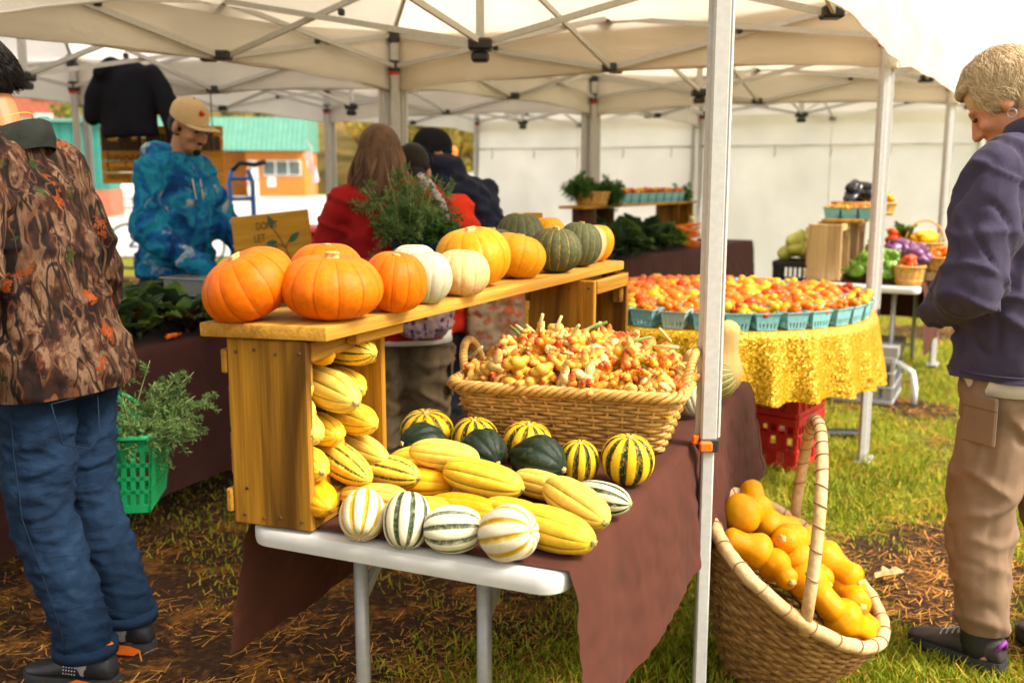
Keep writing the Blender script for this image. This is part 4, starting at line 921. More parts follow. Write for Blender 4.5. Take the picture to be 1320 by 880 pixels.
for k, (a, b_, h, ang, rad, hl) in enumerate(BN):
    if k in (14, 17, 18, 16): continue
    d = ku * math.cos(R(ang)) + kv * math.sin(R(ang)) + kn * (.25 if k % 3 else -.1)
    veg('butter', 'butter', BL[k], 'squash', kc + ku * a * .93 + kv * b_ * .93 + kn * (h - .045), (rad * 1.05, rad * 1.05, hl * 1.2), d, k * 1.3, 'b', 'stemwood', 'butternut_squash', 'butternut squash in the handled basket', 1.35)

# ------------------------------------------------------------------ round table with gold sequin cloth
RC = V(.955, 4.76, 0); RZ_ = .785; RR = .755
t = thing('round_table', 'round board table under the gold sequin cloth', 'table', RC)
m = MB(); m.lathe([(.01, .758), (RR - .01, .758), (RR, .762), (RR, .78), (RR - .01, .783), (.01, .783)], 64); m.build('table_top', M['palewood'], t, angle=40)
for k in range(4):
    a = R(45 + 90 * k); m = MB(); m.tube([(math.cos(a) * .25, math.sin(a) * .25, .758), (math.cos(a) * .25, math.sin(a) * .25, .0)], .016, 8); m.build('leg', M['steel'], t, True)
m = MB(); na, prof = 220, []
vv = []; rows = [('t', r / 10) for r in range(11)] + [('d', d / 18) for d in range(1, 19)]
for kind, u in rows:
    for j in range(na):
        a = 2 * PI * j / na
        if kind == 't': r, z = RR * (.04 + .96 * u) + .004, RZ_ + .003
        else:
            w = .5 + .5 * math.sin(a * 31 + 2.2 * math.sin(a * 3)); w2 = nz(math.cos(a) * 5, math.sin(a) * 5, 3)
            r = RR + .010 + u * (.008 + .055 * w ** 1.5 + .02 * w2); z = RZ_ - .012 - u * (.275 + .012 * w2 + .006 * w)
        vv.append((r * math.cos(a), r * math.sin(a), z))
m.add(vv, [(i * na + j, i * na + (j + 1) % na, (i + 1) * na + (j + 1) % na, (i + 1) * na + j) for i in range(len(rows) - 1) for j in range(na)])
g = G('gold sequins', .34, .5, .35); o = g.obj(); c = g.vor(o, 190, out=1); dd = g.vor(o, 190)
nm = g.n('NewGeometry', 1); pert = g.n('VectorMath', 0, operation='SUBTRACT'); nd = pert.node; g.put(nd.inputs[0], c); nd.inputs[1].default_value = (.5, .5, .5)
sc_ = g.t.nodes.new('ShaderNodeVectorMath'); sc_.operation = 'SCALE'; g.t.links.new(pert, sc_.inputs[0]); sc_.inputs['Scale'].default_value = .75
ad = _vadd(g, nm, sc_.outputs[0]); no = g.t.nodes.new('ShaderNodeVectorMath'); no.operation = 'NORMALIZE'; g.t.links.new(ad, no.inputs[0]); g.t.links.new(no.outputs[0], g.b.inputs['Normal'])
sep = g.n('SeparateColor', Color=c)
g.col(g.mix(g.ramp(dd, [(.4, 0), (.8, .35)]), g.ramp(sep, [(0, (.42, .20, .001)), (1, (.70, .40, .006))]), (.30, .15, .0)))
tag(m.build('sequin_tablecloth', g.m, None, True, RC), 'gold sequin cloth covering the round table', 'tablecloth')
# red crates holding it up
def lattice_crate(root, w, d, h, z0, mat):
    for s, ax in ((-1, 0), (1, 0), (-1, 1), (1, 1)):
        m = MB(); L_ = w if ax == 0 else d; off = (d if ax == 0 else w) / 2 * s
        def P(u, z): return (u, off, z0 + z) if ax == 0 else (off, u, z0 + z)
        def S(lu, lz, th=.012): return (lu, th, lz) if ax == 0 else (th, lu, lz)
        for z, hh in ((.012, .024), (h * .36, .014), (h * .66, .014), (h - .02, .04)): m.cbox(P(0, z), S(L_, hh, .018), .003)
        n_ = 9
        for k in range(n_ + 1): m.box(P(-L_ / 2 + .008 + (L_ - .016) * k / n_, h / 2), S(.016 if k in (0, n_) else .010, h - .01, .010))
        for k in range(0, n_, 2): m.box(P(-L_ / 2 + L_ * (k + .5) / n_, h * .2), S(L_ / n_, h * .26, .004))
        for k in range(1, n_, 2): m.box(P(-L_ / 2 + L_ * (k + .5) / n_, h * .51), S(L_ / n_, h * .26, .004))
        m.build('side_panel', mat, root)
    m = MB(); m.box((0, 0, z0 + .008), (w - .01, d - .01, .01)); m.build('base', mat, root)
for k, lb in enumerate(('lower red plastic crate standing on the grass under the gold table', 'upper red plastic crate stacked under the gold table')):
    c = thing('plastic_crate', lb, 'crate', (1.305, 4.90, .01 + k * .26), R(-38), 'red crates under the round table'); lattice_crate(c, .42, .34, .255, 0, M['redplastic'])
c = thing('plastic_crate', 'red plastic crate behind the far corner of the brown cloth', 'crate', (1.02, 5.18, .01), R(-30), 'red crates under the round table'); lattice_crate(c, .42, .34, .255, 0, M['redplastic'])
o = MB().cbox((0, 0, .02), (.46, .09, .035), .012).build('tent_weight', M['black'], None, False, (1.70, 5.33, .0), (0, 0, R(-4))); tag(o, 'flat black bar weight lying on the grass by the red crates', 'weight')
# pint baskets and tomatoes
def pint_mesh():
    m = MB(); a0, a1, h = .041, .053, .072
    for k in range(4):
        q = Quaternion((0, 0, 1), PI / 2 * k)
        def P(u, z, o=0.0): e = lerp(a0, a1, z / h) + o; return q @ V(u * e, e, z)
        def plate(u0, u1, z0, z1):
            m.add([P(u0, z0), P(u1, z0), P(u1, z1), P(u0, z1), P(u0, z0, -.0025), P(u1, z0, -.0025), P(u1, z1, -.0025), P(u0, z1, -.0025)], [(3, 2, 1, 0), (4, 5, 6, 7), (0, 1, 5, 4), (2, 3, 7, 6), (1, 2, 6, 5), (3, 0, 4, 7)])
        plate(-1, 1, .030, h); plate(-1, 1, 0, .006)
        for j in range(6): u = -1 + j * .36; plate(u, u + .20, .006, .030)
        m.add([P(-1.04, h - .004, .004), P(1.04, h - .004, .004), P(1.04, h + .002, .004), P(-1.04, h + .002, .004), P(-1, h - .004, -.001), P(1, h - .004, -.001), P(1, h + .002, -.001), P(-1, h + .002, -.001)], [(3, 2, 1, 0), (4, 5, 6, 7), (0, 1, 5, 4), (2, 3, 7, 6)])
    m.box((0, 0, .004), (.08, .08, .003)); return m.mesh('pint_basket', False)
PM = pint_mesh()
PC = [plain('teal moulded pulp', (.19, .40, .42), .85, 0, .15, .12, 60, .2), plain('pale grey-green moulded pulp', (.36, .48, .43), .85, 0, .15, .1, 60, .2), plain('bright turquoise moulded pulp', (.20, .46, .47), .85, 0, .15, .12, 60, .2)]
PM.materials.append(PC[0])
tm = MB(); tm.ball((0, 0, 0), (1, 1, .86), None, 12, 9); TM = tm.mesh('tomato', True)
tm = MB(); tm.ball((0, 0, 0), (1, 1, .86), None, 9, 6); TML = tm
def tmat(name, a, b):
    g = G(name, .3, .25); g.col(g.mix(g.rand(), a, b)); return g.m
TC = {'o': tmat('orange tomato skin', (.62, .11, .003), (.70, .19, .004)), 'y': tmat('yellow tomato skin', (.68, .32, .004), (.72, .40, .012)), 'r': tmat('red-orange tomato skin', (.48, .035, .003), (.60, .08, .004))}
TM.materials.append(TC['o'])
rt = random.Random(3); pints = []
for ring, (rad, n_) in enumerate(((.685, 35), (.56, 29), (.435, 22), (.31, 16), (.185, 9), (.05, 2))):
    for k in range(n_):
        a = 2 * PI * (k + .3 * ring) / n_ + rt.gauss(0, .008); pints.append((rad, a, ring, V(RC.x + rad * math.cos(a), RC.y + rad * math.sin(a), RZ_ + .006)))
toms = []
NAMEC = {'o': 'orange', 'y': 'yellow', 'r': 'red'}
for rad, a, ring, p in pints:
    ci = rt.choices((0, 1, 2), (5, 3, 3))[0]; cl = rt.choices('oyr', (7, 3, .7))[0] if ring else rt.choices('yor', (5, 3, 1))[0]
    o = link('pint_basket', PM, None, None, p, (0, 0, a + PI / 2)); o.material_slots[0].link = 'OBJECT'; o.material_slots[0].material = PC[ci]
    row = 'outer ring' if ring == 0 else 'inner rings'
    tag(o, f"{('teal', 'pale grey-green', 'turquoise')[ci]} pint basket of {NAMEC[cl]} tomatoes in the {row} of the gold table", 'pint basket', 'pint baskets on the gold table')
    big = ring >= 1 and rt.random() < .8; rs = (.029, .035) if big else (.0155, .020); cnt = 5 if big else 10
    if p.y > RC.y + .25: cnt = 3 if big else 6
    for j in range(cnt):
        r = rt.uniform(*rs); lim = .047 - r * .35
        if big: x, y = ((-.022, -.022), (.023, -.02), (-.02, .024), (.024, .023), (0, 0))[j]; z = .058 + r * .35 + (.022 if j == 4 else 0)
        else: x, y = (rt.uniform(-1, 1) * lim, rt.uniform(-1, 1) * lim); z = .066 + .014 * rt.random() + (.016 if j > 6 else 0); 
        q = V(x + rt.gauss(0, .002), y + rt.gauss(0, .002), z); q = Quaternion((0, 0, 1), a + PI / 2) @ q; c = cl if rt.random() < .85 else rt.choice('oyr'); toms.append((p + q, r, c, ring))
toms.sort(key=lambda e: e[0].y - (0.0 if e[1] > .022 else -.12))
for p, r, c, ring in toms[:300]:
    o = link('tomato', TM, None, None, p, (rt.random(), rt.random(), rt.random() * 6), (r, r, r)); o.material_slots[0].link = 'OBJECT'; o.material_slots[0].material = TC[c]
    tag(o, f"{NAMEC[c]} {'tomato' if r > .022 else 'cherry tomato'} heaped in a pint basket on the gold table", 'tomato', f"{NAMEC[c]} {'large' if r > .022 else 'cherry'} tomatoes on the gold table")
m = MB()
for p, r, c, ring in toms[300:]: m.ball(p, (r, r, r * .86), None, 9, 6, {'o': 0, 'y': 1, 'r': 2}[c])
tag(m.build('tomatoes', [TC['o'], TC['y'], TC['r']], None, True), 'further tomatoes in the pint baskets at the back of the gold table', 'tomatoes', kind='stuff')
# dry leaf on the grass
g = G('dry brown leaf', .8, .2); o = g.obj(); n = g.noise(o, 60, 3); g.col(g.ramp(n, [(.3, (.38, .17, .06)), (.7, (.62, .36, .16))])).bump(n, .4, .004)
m = MB(); out = [(-.055, 0), (-.04, .022), (-.015, .018), (0, .034), (.02, .02), (.045, .024), (.07, 0), (.045, -.018), (.02, -.016), (0, -.03), (-.015, -.014), (-.04, -.02)]
vv = [(x, y, .012 + .02 * abs(y) / .03 + .012 * nz(x * 30, y * 30, 1)) for x, y in out] + [(0, 0, .01)]; m.add(vv, [(i, (i + 1) % 12, 12) for i in range(12)])
tag(m.build('fallen_leaf', g.m, None, True, (1.325, 3.32, .022), (.1, -.1, .3)), 'large dry brown leaf lying on the grass', 'leaf')
# ------------------------------------------------------------------ leafy produce
def leaf_mesh(L, w, ruff, seed, curl=.3, nu=9, nv=6):
    m = MB(); vv = []; ca = []
    for i in range(nu + 1):
        u = i / nu; half = w * max(.06, math.sin(PI * min(1, u ** .8)) ** .75)
        if u < .22: half = w * .08
        for j in range(nv + 1):
            v = 2 * j / nv - 1; e = abs(v) ** 2
            vv.append((v * half + ruff * .3 * nz(u * 9, v * 3, seed), u * L * (1 - .25 * curl * u), curl * L * (u * .9 - u * u * 1.15) + e * (ruff * math.sin(u * 26 + seed + v * 3) + ruff * nz(u * 11, v * 5, seed)) + e * .12 * w)); ca.append(.15 + .6 * e + .25 * u)
    m.add(vv, [(i * (nv + 1) + j, i * (nv + 1) + j + 1, (i + 1) * (nv + 1) + j + 1, (i + 1) * (nv + 1) + j) for i in range(nu) for j in range(nv)]); m.at['c'] = ca
    return m.mesh('leaf', True)
M['kale'] = leafmat('dark kale leaf', (.012, .03, .014), (.03, .062, .028), (.07, .12, .045), 20, .2)
M['kale2'] = leafmat('mid green chard leaf', (.025, .055, .01), (.06, .12, .02), (.16, .24, .05), 20, .25)
M['lettuce'] = leafmat('lime green leaf', (.07, .14, .015), (.17, .27, .03), (.36, .42, .07), 20, .3)
M['parsley'] = leafmat('parsley leaf', (.015, .05, .008), (.04, .11, .015), (.10, .20, .03), 20, .25)
M['dill'] = leafmat('feathery dill frond', (.035, .07, .018), (.08, .14, .035), (.18, .25, .07), 20, .25)
M['redleaf'] = leafmat('reddish brown leaf', (.05, .02, .012), (.10, .04, .02), (.16, .09, .03), 20, .2)
M['stalkw'] = plain('pale green stalk', (.34, .40, .16), .5, 0, .3, .2, 30)
LM = {k: [leaf_mesh(1, .34, .07, s, .5) for s in (1, 5, 9)] for k in ('kale', 'kale2', 'lettuce', 'redleaf')}
for k in LM:
    for me in LM[k]: me.materials.append(M[k])
rl = random.Random(17)
def bunch(label, cat, pos, size, mats, n=14, spread=1.0, lean=(0, 0), group=None, name='leafy_bunch'):
    t = thing(name, label, cat, pos, rl.random() * 6.28, group)
    for k in range(n):
        a = 2.4 * k; tilt = R(rl.uniform(8, 75)) * spread; d = V(math.cos(a) * math.sin(tilt) + lean[0], math.sin(a) * math.sin(tilt) + lean[1], math.cos(tilt)).normalized()
        x = d.cross(V(0, 0, 1)); x = x.normalized() if x.length > .05 else V(1, 0, 0); q = Matrix((x, d, x.cross(d))).transposed().to_quaternion(); s = size * rl.uniform(.7, 1.1)
        me = LM[mats[k % len(mats)]][k % 3]; link('leaf', me, None, t, (0, 0, 0), q, (s, s, s))
    m = MB()
    for k in range(6): a = k; m.tube([(0, 0, -.0), (math.cos(a) * size * .1, math.sin(a) * size * .1, size * .3)], .006, 5)
    m.build('stalks', M['stalkw'], t, True); return t
def fronds(label, cat, pos, h, spread, n, mat, lean=(0, 0, 1), name='herb_bunch', seed=1, leafy=.008, dens=46, group=None):
    """feathery herb: stems, branchlets and needle leaflets"""
    r = random.Random(seed); t = thing(name, label, cat, pos, 0, group); st = MB(); lf = MB(); ca = []; vv = []; ff = []
    ln = Vector(lean).normalized()
    for s in range(n):
        d = (ln + V(r.gauss(0, spread), r.gauss(0, spread), r.gauss(0, spread * .5))).normalized(); H = h * r.uniform(.6, 1.05); p = V(r.gauss(0, .012), r.gauss(0, .012), 0); pts = [p.copy()]; bend = V(r.gauss(0, .25), r.gauss(0, .25), -.12)
        for k in range(6): p = p + (d + bend * (k / 6)).normalized() * H / 6; pts.append(p.copy())
        st.tube(pts, [.0026, .0024, .002, .0018, .0014, .001, .0006], 4)
        tint_ = r.random()
        for b in range(9):
            u = .25 + .75 * b / 9; base = pts[int(u * 6)].lerp(pts[min(6, int(u * 6) + 1)], u * 6 % 1); bd = (d * .5 + V(r.gauss(0, 1), r.gauss(0, 1), r.gauss(0, .7)).normalized()).normalized(); BL = h * .26 * (1.25 - u) * r.uniform(.7, 1.3) + .02
            for q in range(dens // 4):
                w_ = (q + 1) / (dens // 4); c = base + bd * BL * w_ + V(0, 0, -.25 * BL * w_ * w_)
                for _ in range(2):
                    ld = (bd * .4 + V(r.gauss(0, 1), r.gauss(0, 1), r.gauss(0, 1)).normalized()).normalized(); sx = ld.orthogonal().normalized() * leafy * .22; e = c + ld * leafy * r.uniform(1, 2.2); i = len(vv)
                    vv += [c - sx * .5, c.lerp(e, .5) + sx, e, c.lerp(e, .5) - sx]; ff.append((i, i + 1, i + 2, i + 3)); ca += [max(0, min(1, tint_ * .5 + .5 * r.random()))] * 4
    st.build('stems', M['stalkw'], t, True); lf.add(vv, ff); lf.at['c'] = ca; lf.build('fronds', mat, t); return t

# ------------------------------------------------------------------ left-hand table of greens
LO = V(-.96, 5.0, 0); la = R(24); lx = V(math.cos(la), -math.sin(la), 0); ly = V(math.sin(la), math.cos(la), 0)
LF = LO - ly * 2.1
folding_table('folding table of greens under a dark cloth behind the green basket', LF, -la, .70, 2.1)
drape('dark brown cloth hanging from the greens table on the left', .70, -.01, 2.115, .7405, .15, .14, M['brownfar'], LF, -la, 5.0, .2, .5)
def LT(x, y, z=.752): return LF + lx * x + ly * y + V(0, 0, z)
gl = 'greens on the left table'
bunch('dark leafy chard bunch at the table edge behind the camouflage sleeve', 'greens', LT(-.16, 1.02), .24, ('kale2', 'kale', 'redleaf'), 16, 1, (.2, -.1), gl)
bunch('curly kale bunch lying left of the herb pile', 'greens', LT(-.34, 1.10), .26, ('kale', 'kale2'), 16, .9, (0, 0), gl)
bunch('drooping chard bunch with red stalks over the table edge', 'greens', LT(-.10, 1.24), .22, ('kale2', 'redleaf', 'kale'), 14, 1.1, (.3, 0), gl)
for k, (x, y) in enumerate(((-.14, 1.44), (-.2, 1.58), (-.12, 1.66))):
    fronds(('flat pile of bright green herbs behind the orange pumpkin', 'heap of dill beside the glass tray', 'green herb bunch at the far end of the greens')[k], 'herbs', LT(x, y), .17, .7, 15, M['dill' if k == 1 else 'lettuce'], (.3, -.2, .7), 'herb_bunch', 60 + k, .010, 40, gl)
m = MB(); m.cbox((0, 0, .05), (.05, .035, .035), .01); 
o = MB(); [o.tube([(-.03 + .012 * k, 0, .012 + .006 * (k % 2)), (.03 + .012 * k, .012 * (k % 3), .014)], [.009, .003], 8) for k in range(5)]
tag(o.build('carrots', M['orangeplastic'], None, True, LT(-.03, 1.06), (0, 0, 1.2)), 'few orange carrots among the chard leaves', 'carrots', None, 'stuff')
for k, (x, y, lb) in enumerate(((-.30, .85, 'chard bunch nearest the camouflage sleeve on the greens table'), (-.12, .82, 'dark kale bunch at the near edge of the greens table'), (-.45, 1.30, 'upright kale bunch at the back of the greens table'), (-.28, 1.34, 'mixed chard in the middle of the greens table'))): bunch(lb, 'greens', LT(x, y), .27, ('kale', 'kale2', 'kale') if k % 2 else ('kale2', 'kale', 'redleaf'), 18, 1, (.1, -.1), gl)
# glass tray by the seller's hand
g = G('clear plastic', .1, .5); g.b.inputs['Transmission Weight'].default_value = .85; g.b.inputs['IOR'].default_value = 1.2; g.col((.8, .85, .85)); M['clear'] = g.m
t = thing('clear_tray', 'clear plastic tray with teal base in front of the seller', 'tray', LT(-.32, 1.72), -la)
m = MB()
for c, d in (((0, -.15, .09), (.42, .006, .18)), ((0, .15, .09), (.42, .006, .18)), ((-.21, 0, .09), (.006, .3, .18)), ((.21, 0, .09), (.006, .3, .18))): m.box(c, d)
m.build('side', M['clear'], t); m = MB(); m.cbox((0, 0, .186), (.46, .34, .008), .003); m.build('lid', M['clear'], t); m = MB(); m.box((0, 0, .008), (.40, .28, .014)); m.build('base', PC[0], t)
# painted board "DON'T LET"
def textobj(name, body, size, mat, parent, loc, rot, ext=.0008, align='LEFT', sx=1):
    c = bpy.data.curves.new(name, 'FONT'); c.body = body; c.size = size; c.extrude = ext; c.align_x = align
    o = bpy.data.objects.new('tmp', c); C.objects.link(o); dg = bpy.context.evaluated_depsgraph_get(); me = bpy.data.meshes.new_from_object(o.evaluated_get(dg)); bpy.data.objects.remove(o); bpy.data.curves.remove(c); me.materials.clear()
    return link(name, me, mat, parent, loc, rot, (sx, 1, 1))
M['signwood'] = wood('yellow stained plywood', (.38, .19, .018), (.47, .25, .026), (.30, .14, .015), 0, .6, .3)
M['ink'] = plain('dark brown paint', (.05, .025, .012), .7); M['inkgreen'] = plain('dark green paint', (.015, .09, .06), .7)
sg = thing('painted_sign', "yellow wooden sign painted DON'T LET with a leafy sprig", 'sign', (-1.13, 4.72, .745), R(9)); SH = .09; 
bd = MB().cbox((0, 0, 0), (.36, .02, .27), .004).build('board', M['signwood'], sg, False, (0, 0, .275 + SH), (R(-14), R(-6), 0))
fx = (R(90), 0, 0)
textobj('lettering', "DON'T", .052, M['ink'], bd, (-.07, -.0112, .06), fx, sx=.62); textobj('lettering', 'LET', .055, M['ink'], bd, (-.085, -.0112, .002), fx, sx=.62); textobj('lettering', 'THE DRAMA', .030, M['ink'], bd, (-.085, -.0112, -.038), fx, sx=.62)
m = MB(); m.tube([(.075, -.0115, -.10), (.055, -.0115, -.04), (.03, -.0115, .02), (-.0, -.0115, .075)], .0022, 5); m.tube([(.055, -.0115, -.04), (.075, -.0115, 0)], .0016, 5); m.tube([(.05, -.0115, -.03), (.0, -.0115, -.005)], .0016, 5); m.build('painted_sprig', M['ink'], bd, True)
for (x, z, a, s) in ((.10, .008, -50, .036), (-.005, -.006, 95, .03), (.002, .095, 20, .032)):
    m = MB(); pts = [(0, -1), (.42, -.3), (.38, .3), (0, 1), (-.38, .3), (-.42, -.3)]; ca_, sa_ = math.cos(R(a)), math.sin(R(a))
    m.add([(x + s * (px * ca_ - pz * sa_), -.0116, z + s * (px * sa_ + pz * ca_)) for px, pz in pts], [(0, 1, 2, 3, 4, 5)]); m.build('painted_leaf', M['inkgreen'], bd)
m = MB(); m.bar((0, .02, .34), (0, .12, .0), .03, .012); m.bar((-.1, .012, .27), (-.1, -.01, .0), .02, .012); m.bar((.1, .012, .27), (.1, -.01, .0), .02, .012); m.build('stand', M['signwood'], sg)
# small card standing behind the green squash
sg = thing('small_sign', 'small orange wooden card behind the green squash', 'sign', (.052, 3.42, PZ - .36), R(4))
MB().cbox((0, 0, .47), (.105, .008, .075), .002).build('board', M['signwood'], sg, False, None, (R(0), 0, 0)); m = MB(); m.bar((0, 0, 0), (0, 0, .44), .012); m.build('stick', M['signwood'], sg)
for k in range(3): m = MB(); m.box((-.02 + .02 * k, -.0048, .455), (.012, .001, .010 + .006 * (k == 1))); m.build('mark', M['ink'], sg)
# red cool box and pallets further back
t = thing('cool_box', 'red cool box on a dark trestle beside the long-haired shopper', 'cool box', (-1.22, 6.2, 0), R(-20)); m = MB(); m.cbox((0, 0, .93), (.62, .36, .26), .03); m.build('body', M['redplastic'], t); m = MB(); m.cbox((0, 0, 1.08), (.64, .38, .05), .02); m.build('lid', M['redplastic'], t)
for x in (-.27, .27):
    for y in (-.14, .14): m = MB(); m.box((x, y, .4), (.03, .03, .8)); m.build('leg', M['black'], t)
m = MB(); m.box((0, 0, .79), (.6, .34, .02)); m.build('shelf', M['black'], t)
o = MB(); o.lathe([(.001, 0), (.035, 0), (.037, .09), (.034, .1), (.001, .1)], 16); tag(o.build('paper_cup', M['whitepaint'], None, True, (-.92, 4.86, .75)), 'small cream cup beside the painted sign', 'cup')
# wooden farm sign hanging under the eave, with skyline silhouette
fs_ = thing('farm_sign', 'orange wooden farm sign with a dark skyline, hung behind the seller', 'sign', (-2.40, 6.95, 1.545), R(-4))
M['orangeboard'] = wood('orange stained boards', (.42, .17, .015), (.58, .26, .03), (.3, .11, .01), 0, .6, .3)
for k in range(5): m = MB(); m.cbox((0, 0, -.15 + k * .078), (.86, .022, .075), .003); m.build('board', M['orangeboard'], fs_)
m = MB(); rs = random.Random(8); x = -.42
while x < .41:
    w_ = rs.uniform(.018, .05); h_ = rs.uniform(.04, .15); m.box((x + w_ / 2, -.013, .035 + h_ / 2), (w_ * .9, .004, h_)); x += w_
m.build('skyline', M['ink'], fs_)
for z, s, tx_ in ((-.045, .108, 'Juniperhillfarms'), (-.105, .066, 'a communityfarm'), (-.155, .06, '')): textobj('lettering', tx_ if z > -.14 else 'naturally grown', s, M['ink'], fs_, (-.39, -.0125, z), (R(90), 0, 0), .0006, sx=.78)
for x in (-.36, .36): m = MB(); m.tube([(x, 0, .19), (x, 0, .45)], .004, 5); m.build('cord', M['black'], fs_, True)
# black jacket hung on the truss
m = MB(); m.rings([(0, 0, -.42, .20, .10), (0, 0, -.2, .20, .10), (0, 0, -.02, .19, .085), (0, 0, .03, .12, .06), (0, 0, .07, .06, .05)], 20)
m.chain([(-.16, 0, -.03), (-.23, -.02, -.18), (-.25, -.03, -.30)], [.07, .065, .055]); m.chain([(.17, 0, -.03), (.27, 0, -.22), (.33, 0, -.44)], [.075, .068, .055]); m.chain([(-.08, -.04, .03), (-.15, -.06, -.02)], [.06, .05])
M['blackcloth'] = cloth('black jacket cloth', (.012, .013, .018), .2, .8, 500, .4, 9, .1)
jk = thing('hanging_jacket', 'black jacket hanging from the tent truss behind the sellers', 'jacket', (-2.52, 6.72, 2.09), R(-10))
link('jacket', union(m, .014, 4, fold=lambda c, n_: .016 * nz(c.x * 8, c.y * 8, c.z * 4) + .012 * abs(nz(c.x * 14, 2, c.z * 5))), M['blackcloth'], jk)
m = MB(); m.tube([(-.17, 0, .0), (0, 0, .08), (.17, 0, .0)], .006, 6); m.tube([(0, 0, .08), (0, 0, .13), (.02, 0, .15), (.03, 0, .12)], .004, 6); m.build('hanger', M['steel'], jk, True)
# blue hand truck and bicycle beyond
M['bluepaint'] = plain('blue enamel', (.015, .12, .45), .35, 0, .5, .08, 20)
t = thing('hand_truck', 'blue steel hand truck with black handle behind the seller', 'hand truck', (-2.42, 9.0, 0), R(20))
m = MB()
for x in (-.10, .10): m.tube([(x, 0, .1), (x, 0, 1.35), (x * .7, .04, 1.45)], .022, 8)
m.build('upright', M['bluepaint'], t, True); [MB().tube([(-.1, 0, z), (.1, 0, z)], .016, 6).build('crossbar', M['bluepaint'], t, True) for z in (.3, .6, .9, 1.2, 1.38)]
m = MB(); m.tube([(-.07, .04, 1.45), (.0, .02, 1.52), (.12, -.02, 1.50), (.22, -.03, 1.53)], .022, 8); m.build('handle', M['black'], t, True); m = MB(); m.box((0, -.12, .02), (.34, .24, .015)); m.build('toe_plate', M['bluepaint'], t)
for x in (-.2, .2): m = MB(); m.lathe([(.01, -.03), (.11, -.03), (.13, 0), (.11, .03), (.01, .03)], 16); m.build('wheel', M['black'], t, True, (x, .08, .13), (0, R(90), 0))
m = MB(); m.box((.09, -.05, 1.0), (.16, .1, .06)); m.build('strap_box', M['black'], t)
t = thing('bicycle', 'bicycle parked on the pavement behind the camouflage jacket', 'bicycle', (-5.2, 15, 0), R(8))
for x in (-.52, .52):
    m = MB(); m.tube([(x + .33 * math.cos(2 * PI * k / 32), 0, .35 + .33 * math.sin(2 * PI * k / 32)) for k in range(32)], .018, 6, closed=True); w_ = m.build('wheel', M['black'], t, True)
    for k in range(12): m = MB(); a = PI * k / 6; m.tube([(x, 0, .35), (x + .32 * math.cos(a), 0, .35 + .32 * math.sin(a))], .003, 4); m.build('spoke', M['steel'], w_, True)
m = MB()
for a, b_ in (((-.52, 0, .35), (-.12, 0, .32)), ((-.12, 0, .32), (-.2, 0, .82)), ((-.2, 0, .78), (.38, 0, .80)), ((-.12, 0, .32), (.38, 0, .76)), ((.38, 0, .92), (.52, 0, .35)), ((-.52, 0, .35), (-.2, 0, .78))): m.tube([a, b_], .017, 6)
m.build('frame', M['bluepaint'], t, True); m = MB(); m.ball((-.22, 0, .92), (.13, .07, .035)); m.build('saddle', M['black'], t, True); m = MB(); m.tube([(.38, -.25, 1.0), (.40, 0, 1.02), (.38, .25, 1.0)], .014, 6); m.tube([(.38, 0, .92), (.40, 0, 1.02)], .014, 6); m.build('handlebar', M['black'], t, True)
m = MB(); m.lathe([(.01, -.01), (.09, -.01), (.09, .01), (.01, .01)], 18); m.build('chainring', M['steel'], t, False, (-.12, -.05, .32), (R(90), 0, 0))

# ------------------------------------------------------------------ back table of kale
ka = R(35.5); KF = V(.82, 8.0, 0); kx = V(math.cos(ka), -math.sin(ka), 0); ky = V(math.sin(ka), math.cos(ka), 0)
def KT(x, y, z=.752): return KF + kx * x + ky * y + V(0, 0, z)
folding_table('long folding table of kale and carrots under a dark cloth', KF, -ka, .72, 2.85)
drape('dark brown cloth over the kale table by the white wall', .72, -.01, 2.865, .7405, .1, .1, M['brownfar'], KF, -ka, 9.0, .12, .5)
t = thing('wooden_crate', 'dark wooden crate under the parsley basket', 'crate', KT(-.30, .02), -ka, 'crates on the kale table')
for c, d in (((0, 0, .195), (.22, .02, .39)), ((0, .3, .195), (.22, .02, .39))): m = MB(); m.cbox(c, d, .003); m.build('end_panel', M['darkwood'], t)
for k in range(3): m = MB(); m.cbox((-.105, .15, .07 + .13 * k), (.012, .32, .1), .003); m.build('slat', M['darkwood'], t)
t = thing('wooden_crate', 'wooden crate beside the carrots holding the pint shelf', 'crate', KT(-.34, 1.60), -ka, 'crates on the kale table')
for y in (0, .3): m = MB(); m.cbox((0, y, .195), (.24, .02, .39), .003); m.build('end_panel', M['crate'], t)
for k in range(3): m = MB(); m.cbox((-.115, .15, .07 + .13 * k), (.012, .32, .1), .003); m.build('slat', M['crate_h'], t)
o = MB().cbox((0, 0, 0), (.24, 2.1, .022), .003).build('shelf_board', M['plank'], None, False, KT(-.33, .92, 1.155), (0, 0, -ka)); tag(o, 'plank across the crates on the kale table', 'shelf')
